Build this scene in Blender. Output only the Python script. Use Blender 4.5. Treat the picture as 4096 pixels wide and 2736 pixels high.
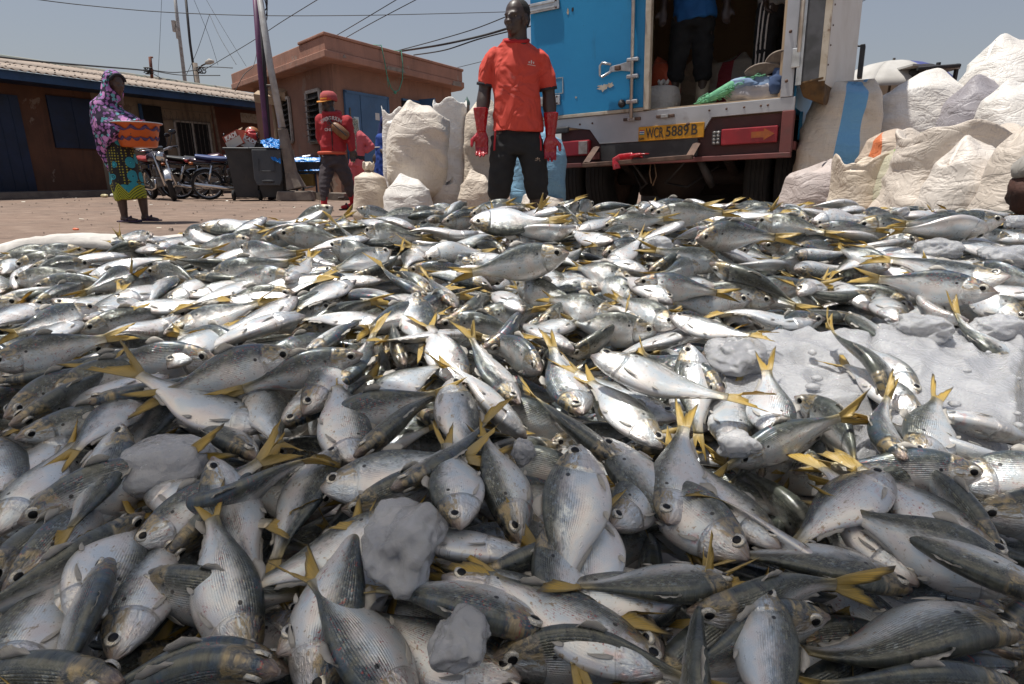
import bpy, bmesh, math, random
import numpy as np
from mathutils import Vector, Matrix, noise as mn
from mathutils.bvhtree import BVHTree

for o in list(bpy.data.objects): bpy.data.objects.remove(o)
SC = bpy.context.scene
COL = SC.collection
R = math.radians

# ------------------------------------------------------------------ camera
PW, PH, FPX, YH, CH = 4096, 2736, 2343.0, 700.0, 0.53
PITCH = math.atan((PH / 2 - YH) / FPX)
cam_d = bpy.data.cameras.new('camera'); cam = bpy.data.objects.new('camera', cam_d); COL.objects.link(cam)
cam.location = (0, 0, CH); cam.rotation_euler = (math.pi / 2 - PITCH, 0, 0)
cam_d.sensor_width = 36; cam_d.lens = FPX / PW * 36; cam_d.clip_start = 0.02; cam_d.clip_end = 800
SC.camera = cam

# ------------------------------------------------------------------ world, sun, exposure
TO_SUN = Vector((-0.26, 0.05, 0.96)).normalized()
SUN_EL = math.asin(TO_SUN.z); SUN_AZ = math.atan2(TO_SUN.x, TO_SUN.y)
world = bpy.data.worlds.new('World'); SC.world = world; world.use_nodes = True
wn = world.node_tree.nodes; wl = world.node_tree.links
bg = wn['Background']
sky = wn.new('ShaderNodeTexSky'); sky.sky_type = 'NISHITA'; sky.sun_disc = False
sky.sun_elevation = SUN_EL; sky.sun_rotation = SUN_AZ
sky.air_density = 1.6; sky.dust_density = 1.2; sky.ozone_density = 1.0; sky.altitude = 0
hz = wn.new('ShaderNodeMix'); hz.data_type = 'RGBA'; hz.inputs[0].default_value = .62; hz.inputs[7].default_value = (3.2, 3.3, 4.15, 1)   # even pale dust haze over the whole sky
wl.new(sky.outputs[0], hz.inputs[6]); wl.new(hz.outputs[2], bg.inputs[0]); bg.inputs[1].default_value = 0.078
sun_d = bpy.data.lights.new('sun', 'SUN'); sun_d.energy = 4.6; sun_d.angle = R(0.55); sun_d.color = (1, .965, .9)
sun = bpy.data.objects.new('sun', sun_d); COL.objects.link(sun)
sun.rotation_euler = TO_SUN.to_track_quat('Z', 'Y').to_euler()
vs = SC.view_settings; vs.view_transform = 'Standard'; vs.look = 'None'; vs.exposure = 0.28; vs.gamma = 1; vs.use_curve_mapping = False
SC.cycles.use_denoising = True
SC.cycles.max_bounces = 6; SC.cycles.transparent_max_bounces = 4; SC.cycles.caustics_reflective = False; SC.cycles.caustics_refractive = False

# ------------------------------------------------------------------ photo pixel -> place in the world
CT, ST = math.cos(PITCH), math.sin(PITCH)
def ray(x, y):
    cx, cy = (x - PW / 2) / FPX, (PH / 2 - y) / FPX
    return Vector((cx, CT + ST * cy, -ST + CT * cy))
EYE = Vector((0, 0, CH))
def atY(x, y, Y): r = ray(x, y); return EYE + r * (Y / r.y)
def atZ(x, y, z): r = ray(x, y); return EYE + r * ((z - CH) / r.z)
def on_plane(x, y, p, n): r = ray(x, y); return EYE + r * ((Vector(p) - EYE).dot(n) / r.dot(n))
def proj(p):
    d = Vector(p) - EYE
    z = d.y * CT - d.z * ST; u = d.y * ST + d.z * CT
    return (PW / 2 + FPX * d.x / z, PH / 2 - FPX * u / z)

# ------------------------------------------------------------------ mesh helpers
class MB:
    def __init__(s): s.v = []; s.f = []; s.m = []
    def add(s, v, f, m=0):
        o = len(s.v); s.v += [tuple(p) for p in v]; s.f += [tuple(i + o for i in q) for q in f]; s.m += [m] * len(f); return s
    def box(s, c, d, rot=None, m=0, taper=1.0):
        x, y, z = d[0] / 2, d[1] / 2, d[2] / 2
        v = [Vector((a * x * (taper if k > 0 else 1), b * y * (taper if k > 0 else 1), k * z)) for k in (-1, 1) for a, b in ((-1, -1), (1, -1), (1, 1), (-1, 1))]
        if rot is not None: v = [rot @ p for p in v]
        c = Vector(c); v = [p + c for p in v]
        return s.add(v, [(3, 2, 1, 0), (4, 5, 6, 7), (0, 1, 5, 4), (1, 2, 6, 5), (2, 3, 7, 6), (3, 0, 4, 7)], m)
    def prism(s, pts, a, b, axis='y', m=0):
        n = len(pts)
        def P(p, t):
            if axis == 'y': return (p[0], t, p[1])
            if axis == 'x': return (t, p[0], p[1])
            return (p[0], p[1], t)
        v = [P(p, a) for p in pts] + [P(p, b) for p in pts]
        f = [tuple(range(n)), tuple(range(2 * n - 1, n - 1, -1))] + [((i + 1) % n, i, n + i, n + (i + 1) % n) for i in range(n)]
        return s.add(v, f, m)
    def tube(s, path, r, n=8, m=0, ref=None, caps=True, flat=1.0):
        path = [Vector(p) for p in path]; k = len(path)
        rs = r if isinstance(r, (list, tuple)) else [r] * k
        v = []; prev = None
        for i, p in enumerate(path):
            t = (path[min(i + 1, k - 1)] - path[max(i - 1, 0)])
            t = t.normalized() if t.length > 1e-9 else Vector((0, 0, 1))
            if prev is None:
                a = Vector(ref) if ref is not None else (Vector((0, 0, 1)) if abs(t.z) < .9 else Vector((1, 0, 0)))
            else: a = prev
            a = (a - t * a.dot(t)).normalized(); prev = a; b = t.cross(a)
            rr = rs[i]; ra, rb = (rr if isinstance(rr, (tuple, list)) else (rr, rr * flat))
            for j in range(n):
                q = 2 * math.pi * j / n; v.append(p + a * (math.cos(q) * ra) + b * (math.sin(q) * rb))
        f = [(i * n + j, i * n + (j + 1) % n, (i + 1) * n + (j + 1) % n, (i + 1) * n + j) for i in range(k - 1) for j in range(n)]
        if caps: f += [tuple(range(n - 1, -1, -1)), tuple(range((k - 1) * n, k * n))]
        return s.add(v, f, m)
    def lathe(s, prof, n=24, c=(0, 0, 0), rot=None, m=0):
        c = Vector(c); v = []
        for r, z in prof:
            for j in range(n):
                q = 2 * math.pi * j / n; p = Vector((r * math.cos(q), r * math.sin(q), z))
                v.append((rot @ p if rot is not None else p) + c)
        k = len(prof)
        f = [(i * n + j, i * n + (j + 1) % n, (i + 1) * n + (j + 1) % n, (i + 1) * n + j) for i in range(k - 1) for j in range(n)]
        return s.add(v, f, m)
    def ball(s, c, r, n=14, k=9, m=0, rot=None):
        rx, ry, rz = r if isinstance(r, (tuple, list)) else (r, r, r)
        c = Vector(c); v = []
        for i in range(k + 1):
            a = -math.pi / 2 + math.pi * i / k
            for j in range(n):
                q = 2 * math.pi * j / n
                p = Vector((rx * math.cos(a) * math.cos(q), ry * math.cos(a) * math.sin(q), rz * math.sin(a)))
                v.append((rot @ p if rot is not None else p) + c)
        return s.add(v, [(i * n + j, i * n + (j + 1) % n, (i + 1) * n + (j + 1) % n, (i + 1) * n + j) for i in range(k) for j in range(n)], m)
    def build(s, name, mats, parent=None, smooth=False, bevel=0, auto=None):
        me = bpy.data.meshes.new(name); me.from_pydata(s.v, [], s.f); me.validate(); 
        ms = mats if isinstance(mats, (list, tuple)) else [mats]
        for m in ms: me.materials.append(m)
        if len(ms) > 1 and len(me.polygons) == len(s.m): me.polygons.foreach_set('material_index', s.m)
        o = link(name, me, parent)
        if smooth: me.polygons.foreach_set('use_smooth', [True] * len(me.polygons))
        if bevel:
            b = o.modifiers.new('bevel', 'BEVEL'); b.width = bevel; b.segments = 2; b.limit_method = 'ANGLE'; b.angle_limit = R(35)
        me.update(); return o
def root_of(p):
    while p.parent is not None: p = p.parent
    return p
def world_of(p):
    m = p.matrix_basis.copy()
    return m if p.parent is None else world_of(p.parent) @ p.matrix_parent_inverse @ m
def link(name, data, parent=None):
    o = bpy.data.objects.new(name, data); COL.objects.link(o)
    if parent is not None:
        o.parent = parent
        if not root_of(parent).get('_local'): o.matrix_parent_inverse = world_of(parent).inverted()
    return o
def tag(o, label, cat=None, group=None, kind=None):
    if label: o['label'] = label
    if cat: o['category'] = cat
    if group: o['group'] = group
    if kind: o['kind'] = kind
    return o
def thing(name, label, cat, loc=(0, 0, 0), group=None, local=False, rot=None):
    o = bpy.data.objects.new(name, None); COL.objects.link(o); o.location = loc; o.empty_display_size = .1
    if rot is not None: o.rotation_euler = rot
    if local: o['_local'] = 1
    return tag(o, label, cat, group)
def struct(name, mb, mat, smooth=False):
    o = mb.build(name, mat, None, smooth); o['kind'] = 'structure'; return o
def rotz(a): return Matrix.Rotation(a, 3, 'Z')
def grid_mesh(P, closed=False):
    """P: array (n,m,3) -> verts, quads"""
    n, m = P.shape[:2]; v = P.reshape(-1, 3).tolist(); f = []
    for i in range(n - 1):
        for j in range(m if closed else m - 1):
            f.append((i * m + j, i * m + (j + 1) % m, (i + 1) * m + (j + 1) % m, (i + 1) * m + j))
    return v, f

# ------------------------------------------------------------------ materials
class NT:
    """tiny node-building shorthand"""
    def __init__(s, name):
        s.mat = bpy.data.materials.new(name); s.mat.use_nodes = True
        s.t = s.mat.node_tree; s.n = s.t.nodes; s.l = s.t.links; s.b = s.n['Principled BSDF']
    def new(s, t, **k):
        n = s.n.new(t)
        for a, b in k.items(): setattr(n, a, b)
        return n
    def set(s, sock, v):
        if isinstance(v, bpy.types.NodeSocket): s.l.new(v, sock)
        elif isinstance(v, (tuple, list)): sock.default_value = (*v, 1) if len(v) == 3 and len(sock.default_value) == 4 else v
        else: sock.default_value = v
    def math(s, op, a, b=0.0, c=None, clamp=False):
        n = s.new('ShaderNodeMath', operation=op); n.use_clamp = clamp
        s.set(n.inputs[0], a); s.set(n.inputs[1], b)
        if c is not None: s.set(n.inputs[2], c)
        return n.outputs[0]
    def step(s, v, a, b):
        n = s.new('ShaderNodeMapRange', interpolation_type='SMOOTHSTEP'); s.set(n.inputs['Value'], v)
        s.set(n.inputs['From Min'], a); s.set(n.inputs['From Max'], b); return n.outputs[0]
    def mix(s, f, a, b, mode='MIX'):
        n = s.new('ShaderNodeMix', data_type='RGBA', blend_type=mode)
        s.set(n.inputs[0], f); s.set(n.inputs[6], a); s.set(n.inputs[7], b); return n.outputs[2]
    def noise(s, scale, detail=3, vec=None, rough=.55, dist=0, w=None):
        n = s.new('ShaderNodeTexNoise'); n.inputs['Scale'].default_value = scale; n.inputs['Detail'].default_value = detail
        n.inputs['Roughness'].default_value = rough; n.inputs['Distortion'].default_value = dist
        if w is not None: n.noise_dimensions = '4D'; s.set(n.inputs['W'], w)
        if vec is not None: s.l.new(vec, n.inputs['Vector'])
        return n.outputs[0]
    def vor(s, scale, vec=None, feature='F1', rnd=1):
        n = s.new('ShaderNodeTexVoronoi', feature=feature); n.inputs['Scale'].default_value = scale; n.inputs['Randomness'].default_value = rnd
        if vec is not None: s.l.new(vec, n.inputs['Vector'])
        return n
    def coord(s, which='Object'): 
        return s.new('ShaderNodeTexCoord').outputs[which]
    def mapv(s, vec, scale=(1, 1, 1), loc=(0, 0, 0), rot=(0, 0, 0)):
        n = s.new('ShaderNodeMapping'); s.l.new(vec, n.inputs[0]); n.inputs['Scale'].default_value = scale; n.inputs['Location'].default_value = loc; n.inputs['Rotation'].default_value = rot
        return n.outputs[0]
    def bump(s, h, strength=.3, dist=.01, normal=None):
        n = s.new('ShaderNodeBump'); s.set(n.inputs['Height'], h); n.inputs['Strength'].default_value = strength; n.inputs['Distance'].default_value = dist
        if normal is not None: s.l.new(normal, n.inputs['Normal'])
        return n.outputs[0]
    def out(s, **k):
        for a, v in k.items(): s.set(s.b.inputs[a.replace('_', ' ')], v)
        return s.mat
MATS = {}
def pm(name, c1, c2=None, scale=6, rough=.6, metal=0, bump=0, bscale=40, bdist=.005, lo=.35, hi=.65, c3=None, s3=2.0, lo3=.55, hi3=.7, spec=.5, coat=0, rvar=.1, detail=4):
    """plain surface with mottling (c1<->c2), patches of c3 and fine relief"""
    if name in MATS: return MATS[name]
    t = NT(name); co = t.coord('Object'); base = c1
    n1 = t.noise(scale, detail, co)
    if c2 is not None: base = t.mix(t.step(n1, lo, hi), c1, c2)
    if c3 is not None: base = t.mix(t.step(t.noise(s3, 5, co, .6, .4), lo3, hi3), base, c3)
    k = dict(Base_Color=base, Roughness=t.math('ADD', t.math('MULTIPLY', t.noise(scale * 2.3, 2, co), rvar * 2), rough - rvar), Metallic=metal, Specular_IOR_Level=spec, Coat_Weight=coat)
    if bump: k['Normal'] = t.bump(t.noise(bscale, 4, co), bump, bdist)
    MATS[name] = t.out(**k); return MATS[name]

def wall_mat(name, c1, c2, stain, patch):
    """painted plaster: mottling, rain streaks running down, flaked patches showing the render beneath, grime"""
    t = NT(name); co = t.coord('Object'); c = t.mix(t.step(t.noise(1.4, 5, co, .6), .35, .65), c1, c2)
    st = t.noise(3.5, 5, t.mapv(co, (1.6, 1.6, .16)), .62); c = t.mix(t.math('MULTIPLY', t.step(st, .5, .72), .55), c, stain)
    f1 = t.noise(1.1, 7, co, .68, .5); c = t.mix(t.math('MULTIPLY', t.step(f1, .60, .63), .8), c, patch); c = t.mix(t.math('MULTIPLY', t.step(t.noise(7, 6, co, .7), .6, .72), .5), c, stain)
    h = t.math('ADD', t.math('MULTIPLY', t.step(f1, .60, .63), -.5), t.math('MULTIPLY', t.noise(35, 4, co), .3)); MATS[name] = t.out(Base_Color=c, Roughness=.88, Specular_IOR_Level=.25, Normal=t.bump(h, .5, .012)); return MATS[name]
# ================================================================== ground
t = NT('dirt'); co = t.coord('Object')
n1 = t.noise(.55, 5, co, .6); n2 = t.noise(3.2, 6, t.mapv(co, (1, 1.3, 1)), .65); n3 = t.noise(45, 4, co)
c = t.mix(t.step(n1, .35, .65), (.245, .170, .130), (.215, .158, .125))
c = t.mix(t.step(n2, .45, .7), c, (.31, .228, .178)); c = t.mix(t.math('MULTIPLY', t.step(n2, .44, .3), .9), c, (.12, .088, .072)); c = t.mix(t.math('MULTIPLY', t.step(t.noise(.35, 6, t.mapv(co, (.6, 1.6, 1)), .65, .6), .5, .66), .5), c, (.15, .112, .092))
c = t.mix(t.math('MULTIPLY', t.step(n3, .55, .75), .5), c, (.40, .31, .25))
h = t.math('ADD', t.math('MULTIPLY', n2, .6), t.math('MULTIPLY', n3, .25))
c = t.mix(.16, c, (.05, .035, .025)); DIRT = t.out(Base_Color=c, Roughness=.95, Specular_IOR_Level=.2, Normal=t.bump(h, .8, .03))
rng = random.Random(3)
xs = np.concatenate([[-300, -120, -60, -35], np.arange(-22, 16.1, .5), [25, 50, 120, 300]]); ys = np.concatenate([[-60, -20, -8], np.arange(-4, 26.1, .5), [35, 60, 120, 320]])
P = np.zeros((len(ys), len(xs), 3))
for i, y in enumerate(ys):
    for j, x in enumerate(xs): P[i, j] = (x, y, -.004 + .018 * (mn.noise(Vector((x * .7, y * .7, 0))) - .3) if abs(x) < 20 and -3 < y < 24 else -.01)
mb = MB(); mb.add(*grid_mesh(P)); struct('ground', mb, DIRT, True)

# litter and pebbles on the yard: too many and too small to count
PAPER = pm('litter_paper', (.7, .68, .62), (.5, .42, .3), 3); mb = MB()
STONE = pm('pebble', (.33, .25, .2), (.2, .16, .13), 20, .9)
for i in range(420):
    x = rng.uniform(-12, 1.5); y = rng.uniform(5.5, 15.5); s = rng.uniform(.008, .03) * (1.6 if rng.random() < .1 else 1)
    m = rng.choice((0, 1, 1, 1, 1)); a = rotz(rng.uniform(0, 6.28)) @ Matrix.Rotation(rng.uniform(-.5, .5), 3, 'X')
    if m == 0: mb.box((x, y, .012), (s * 2.2, s * 1.3, .004), a, 0)
    else: mb.box((x, y, s * .25), (s, s * .8, s * .6), a, 1, .6)
tag(mb.build('yard_litter', [PAPER, STONE]), 'scraps of litter and small stones scattered over the red dirt yard', 'litter', kind='stuff')
for k, (px, py, lab, c) in enumerate(((455, 783, 'crumpled white plastic bag lying by the kerb of the long building', (.75, .75, .72)), (418, 785, 'crumpled yellowish wrapper beside the white bag at the kerb', (.6, .52, .3)), (304, 921, 'orange-red scrap lying on the dirt just beyond the tarp edge', (.75, .16, .06)))):
    p = atZ(px, py, .02); mb = MB(); mb.ball((p.x, p.y, .03), (.09 if k < 2 else .03, .06 if k < 2 else .02, .045 if k < 2 else .012), 12, 8)
    mb.v = [tuple(Vector(q) + Vector((0, 0, .02 if k < 2 else .004)) * mn.noise(Vector(q) * 40)) for q in mb.v]
    tag(mb.build('litter_scrap', pm('scrap%d' % k, c, tuple(x * .8 for x in c), 30, .5)), lab, 'litter')

# ================================================================== long low building on the left
A = Vector((-12.6, 15.0, 0)); DB = Vector((4, 7.6, 0)).normalized(); NB = Vector((DB.y, -DB.x, 0))   # NB: towards the yard
def LB(s, z, off=0.0): p = A + DB * s + NB * off; return Vector((p.x, p.y, z))
def wallbox(mb, F, s0, s1, z0, z1, o0, o1, m=0):
    v = [F(s, z, o) for z in (z0, z1) for s, o in ((s0, o0), (s1, o0), (s1, o1), (s0, o1))]
    return mb.add(v, [(3, 2, 1, 0), (4, 5, 6, 7), (0, 1, 5, 4), (1, 2, 6, 5), (2, 3, 7, 6), (3, 0, 4, 7)], m)
lb = thing('long_building', 'long low building with tan corrugated roof, blue fascia and stained brown walls', 'building', LB(4, 0))
BROWN = wall_mat('brown_wall', (.14, .068, .042), (.10, .053, .036), (.055, .036, .028), (.24, .18, .14))
CREAM = wall_mat('cream_wall', (.27, .215, .155), (.22, .17, .12), (.10, .075, .055), (.16, .12, .09))
RUSTW = pm('rust_wall', (.16, .052, .03), (.12, .045, .03), 2, .85, 0, .3, 30, .01)
BLUEP = pm('blue_paint', (.018, .065, .16), (.014, .05, .115), 2, .55, 0, .2, 30, .004, c3=(.04, .05, .06), s3=1.4, lo3=.6, hi3=.75)
BLUED = pm('dark_blue_door', (.008, .022, .06), (.006, .015, .035), 2, .5, 0, .2, 20, .004)
DARK = pm('dark_void', (.006, .006, .007), (.01, .009, .008), 3, .9)
IRON = pm('painted_iron', (.16, .15, .13), (.08, .06, .05), 9, .55, .3)
CONC = pm('concrete', (.22, .18, .145), (.15, .12, .10), 5, .9, 0, .5, 40, .01, c3=(.10, .075, .06), s3=2.5, lo3=.58, hi3=.72)
mb = MB(); wallbox(mb, LB, -6, 2.44, 0, 2.8, 0, -.2); mb.build('brown_wall', BROWN, lb)
mb = MB(); wallbox(mb, LB, 2.44, 6.05, 0, 2.8, .003, -.2); mb.build('cream_wall', CREAM, lb)
mb = MB(); wallbox(mb, LB, 6.05, 9.6, 0, 2.8, -.25, -.45); mb.build('rust_wall', RUSTW, lb)
mb = MB(); wallbox(mb, LB, -6, 9.6, 0, 2.8, -3.2, -3.4); mb.build('rear_wall', BROWN, lb)
for s0, s1, nm in ((-.9, .7, 'door'), (-4.2, -3.0, 'door')):
    d = wallbox(MB(), LB, s0, s1, .06, 2.42, .004, .045).build(nm, BLUED, lb); mm = MB()
    for q in np.arange(s0 + .1, s1, .26): wallbox(mm, LB, q, q + .02, .1, 2.4, .045, .056)
    mm.build('batten', BLUED, d)
f = wallbox(MB(), LB, 1.33, 2.5, 1.22, 2.5, .006, .05).build('shutter', BLUED, lb)
for q in (1.33, 1.9, 2.44): wallbox(MB(), LB, q, q + .06, 1.22, 2.5, .05, .065).build('batten', BLUED, f)
d = wallbox(MB(), LB, 3.72, 4.35, .3, 2.5, .006, .05).build('doorway', DARK, lb)
wallbox(MB(), LB, 3.66, 3.74, .06, 2.52, .05, .1).build('post', BLUEP, lb)
w = wallbox(MB(), LB, 4.72, 5.86, .95, 2.12, .006, .03).build('window', DARK, lb); mm = MB()
for s0, s1, z0, z1 in ((4.68, 4.74, .92, 2.16), (5.84, 5.9, .92, 2.16), (4.68, 5.9, 2.1, 2.16), (4.68, 5.9, .92, .97), (5.27, 5.32, .95, 2.12)): wallbox(mm, LB, s0, s1, z0, z1, .03, .055)
mm.build('frame', pm('window_frame', (.42, .40, .36), (.3, .28, .25), 8, .6), w)
for q in np.arange(4.72, 5.9, .145): mm = MB(); mm.tube([LB(q, .9, .12), LB(q, 2.15, .12)], .008, 6); mm.build('grille_bar', IRON, w)
mm = MB()
for q in np.arange(4.35, 6.0, .19): mm.tube([LB(q, 2.15, .12), LB(q + .05, 2.4, .12), LB(q + .1, 2.15, .12)], .006, 5)
mm.tube([LB(4.3, 2.15, .12), LB(6.05, 2.15, .12)], .008, 5); mm.tube([LB(4.3, 2.45, .12), LB(6.05, 2.45, .12)], .008, 5); mm.build('grille_crown', IRON, w)
mm = MB(); mm.tube([LB(5.98, 0, .3), LB(5.95, 1.4, .33), LB(5.9, 2.75, .3)], [.06, .05, .045], 8); mm.build('timber_post', pm('bare_timber', (.20, .14, .10), (.12, .085, .06), 8, .9, 0, .5, 20, .01), lb)
# signboard strip under the eave
wallbox(MB(), LB, 7.0, 8.5, 2.25, 2.55, .2, .22).build('signboard', pm('sign_pale', (.42, .38, .33), (.3, .25, .2), 14, .7, c3=(.08, .06, .05), s3=9), lb)
# blue fascia
fa = wallbox(MB(), LB, -6, 9.7, 2.66, 2.86, .95, 1.0).build('fascia', BLUEP, lb)
wallbox(MB(), LB, -6, 9.7, 2.66, 2.70, .2, .95).build('soffit', BLUED, lb)
# corrugated roof sheets: real corrugation, overlapping sheets
ROOF = pm('corrugated_iron', (.33, .26, .205), (.27, .21, .165), 1.3, .75, 0, .25, 14, .006, c3=(.20, .145, .11), s3=1.6, lo3=.6, hi3=.76)
pitch = .176; k = 0
for s0 in np.arange(-6, 9.7, .92):
    for row, (o0, o1) in enumerate(((1.13, -1.1), (-1.0, -3.35))):
        sv = np.arange(s0 - .04, min(s0 + .93, 9.75) + 1e-6, pitch / 8); ov = np.linspace(o0, o1, 3); Pp = np.zeros((len(ov), len(sv), 3))
        for i, o in enumerate(ov):
            for j, s in enumerate(sv):
                z = 2.875 + (1.13 - o) * .195 + .022 * math.sin(2 * math.pi * s / pitch) + .006 * (k % 2) + (.012 if row == 1 else 0)
                Pp[i, j] = LB(s, z + .004 * math.sin(k * 3.1), o)
        mb = MB(); mb.add(*grid_mesh(Pp)); o = mb.build('roof_sheet', ROOF, lb, True); sm = o.modifiers.new('t', 'SOLIDIFY'); sm.thickness = .005
        k += 1
mb = MB(); mb.tube([LB(-6, 3.77, -3.35), LB(9.75, 3.77, -3.35)], [(.08, .12)] * 2, 8); mb.build('ridge_cap', pm('ridge_green', (.22, .26, .23), (.3, .27, .22), 3, .7), lb)
mb = MB()
for q in np.arange(-5.6, 9.6, .53):
    for o in (.8, -.2, -1.2, -2.3): p = LB(q + .1 * math.sin(q * 9 + o), 2.9 + (1.13 - o) * .195, o); mb.box(p, (.03, .045, .02), rotz(.5))
o = mb.build('roof_nails', pm('nail_rust', (.09, .06, .045)), lb); o['kind'] = 'stuff'
# kerb in front
mb = MB(); 
wallbox(mb, LB, -6, 9.8, 0, .13, .0, 1.25)
struct('pavement', mb, CONC)

# ================================================================== pink building with flat parapet roof
PC = Vector((-3.85, 13.2, 0)); D1 = Vector((2.65, 4.8, 0)).normalized(); D2 = Vector((-3.25, 3.8, 0)).normalized(); PB = (D1 + D2).normalized()
WC = PC + PB * .72
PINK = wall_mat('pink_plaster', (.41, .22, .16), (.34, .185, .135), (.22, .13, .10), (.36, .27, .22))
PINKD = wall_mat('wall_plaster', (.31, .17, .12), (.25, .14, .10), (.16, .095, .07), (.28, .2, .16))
pk = thing('pink_building', 'terracotta pink building with thick flat roof slab, blue double door and louvre windows', 'building', (-3.9, 15, 0))
def quadwall(poly, z0, z1, name, mat, parent, bevel=0):
    mb = MB(); mb.prism([(p.x, p.y) for p in poly], z0, z1, 'z'); return mb.build(name, mat, parent, bevel=bevel)
W0 = WC; W1 = WC + D1 * 4.55; W2 = WC + D2 * 5.2; W3 = W1 + D2 * 5.2
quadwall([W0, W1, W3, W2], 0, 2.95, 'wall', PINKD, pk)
S0 = PC; S1 = PC + D1 * 5.45; S2 = PC + D2 * 6.4; S3 = S1 + D2 * 6.4
chip = D1 * .35
def inset(k): return [PC + PB * k, S1 - D1 * k * .6 + D2 * k * .3, S3, S2 - D2 * .2]
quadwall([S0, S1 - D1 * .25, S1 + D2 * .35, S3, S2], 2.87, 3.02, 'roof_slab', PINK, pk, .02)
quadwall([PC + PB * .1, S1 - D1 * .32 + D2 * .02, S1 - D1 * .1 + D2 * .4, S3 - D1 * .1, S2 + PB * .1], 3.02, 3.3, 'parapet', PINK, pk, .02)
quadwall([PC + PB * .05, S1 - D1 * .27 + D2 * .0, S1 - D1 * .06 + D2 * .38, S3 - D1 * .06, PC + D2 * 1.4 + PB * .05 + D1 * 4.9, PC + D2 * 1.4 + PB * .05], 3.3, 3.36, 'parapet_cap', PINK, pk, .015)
GREYP = pm('bare_render', (.30, .25, .21), (.22, .18, .15), 10, .9, 0, .5, 30, .01)
for a0, a1, z0, z1 in ((1.9, 2.6, 2.9, 2.99), (4.6, 5.05, 2.88, 3.0), (4.35, 4.45, 3.08, 3.26), (.5, .62, 2.93, 3.0)):
    off = -.012 if z1 < 3.02 else .09 * 0 + .085
    mb = MB(); nrm = Vector((D1.y, -D1.x, 0)); q0 = PC + D1 * a0 + nrm * (-off if z1 < 3.02 else -.11 + .03); 
    vv = [q0, PC + D1 * a1 + (q0 - PC - D1 * a0)]
    mb.add([(p.x, p.y, z) for p, z in ((vv[0], z0), (vv[1], z0 + .01), (vv[1] - D1 * .06, z1), (vv[0] + D1 * .05, z1 - .01))], [(0, 1, 2, 3)]); ob = mb.build('spalled_patch', GREYP, pk); sm = ob.modifiers.new('t', 'SOLIDIFY'); sm.thickness = .02
def RW(s, z, off=0.0): n = Vector((D1.y, -D1.x, 0)); p = WC + D1 * s + n * off; return Vector((p.x, p.y, z))
def LW(s, z, off=0.0): n = Vector((-D2.y, D2.x, 0)); p = WC + D2 * s + n * off; return Vector((p.x, p.y, z))
def onRW(x, y): q = on_plane(x, y, WC, Vector((D1.y, -D1.x, 0))); return (q - WC).dot(D1), q.z
def onLW(x, y): q = on_plane(x, y, WC, Vector((-D2.y, D2.x, 0))); return (q - WC).dot(D2), q.z
BLUE2 = pm('blue_steel_door', (.055, .14, .27), (.045, .115, .22), 2.5, .5, .0, .15, 30, .003, c3=(.10, .14, .19), s3=3.5, lo3=.6, hi3=.78)
s0 = onRW(1379, 372)[0]; s1 = onRW(1542, 396)[0]; zt = onRW(1379, 372)[1]; sm_ = onRW(1433, 380)[0]
dl = wallbox(MB(), RW, s0, sm_ - .01, .15, zt, .01, .05).build('door', BLUE2, pk); wallbox(MB(), RW, s0 + .05, s0 + .08, .5, 2.0, .05, .07).build('hinge', IRON, dl)
dr = wallbox(MB(), RW, sm_ + .01, s1, .15, zt, .01, .05).build('door', BLUE2, pk); wallbox(MB(), RW, sm_ + .06, sm_ + .09, 1.05, 1.2, .05, .09).build('handle', IRON, dr)
mb = MB()
for a, b, z0, z1 in ((s0 - .06, s0, .1, zt + .05), (s1, s1 + .06, .1, zt + .05), (s0 - .06, s1 + .06, zt, zt + .06)): wallbox(mb, RW, a, b, z0, z1, .008, .06)
mb.build('door_frame', BLUE2, pk)
PAPERW = pm('white_paper', (.72, .70, .66), (.62, .6, .56), 6, .8); PAPERB = pm('poster_blue', (.30, .52, .68), (.5, .62, .68), 4, .7)
def notice(name, pxs, mat, lab, strips=()):
    (x0, y0), (x1, y1) = pxs; a, zt_ = onRW(x0, y0); b, zb_ = onRW(x1, y1)
    mb = MB(); wallbox(mb, RW, a, b, zb_, zt_, .0505, .056); o = mb.build(name, mat, None); tag(o, lab, 'notice')
    for z0, z1, m in strips:
        wallbox(MB(), RW, a + .03, b - .03, zb_ + (zt_ - zb_) * z0, zb_ + (zt_ - zb_) * z1, .0565, .060).build('printed_band', m, o)
    return o
notice('poster', ((1408, 467), (1434, 560)), PAPERB, 'pale blue printed poster on left leaf of the blue double door', ((.7, .92, PAPERW), (.18, .55, pm('poster_photo', (.35, .4, .2), (.6, .5, .3), 20))))
notice('paper_notice', ((1494, 452), (1512, 482)), PAPERW, 'small white arched paper stuck on right leaf of the blue double door', ())
# small window with an opened blue shutter
a, zt2 = onRW(1605, 402); b = onRW(1680, 410)[0]
w = wallbox(MB(), RW, a, b, 1.3, zt2, .004, .02).build('window', DARK, pk)
wallbox(MB(), RW, a, b, zt2, zt2 + .05, .004, .06).build('window_frame', BLUE2, w); wallbox(MB(), RW, b - .05, b, 1.3, zt2 + .1, .02, .5).build('open_shutter', BLUE2, w)
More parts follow.
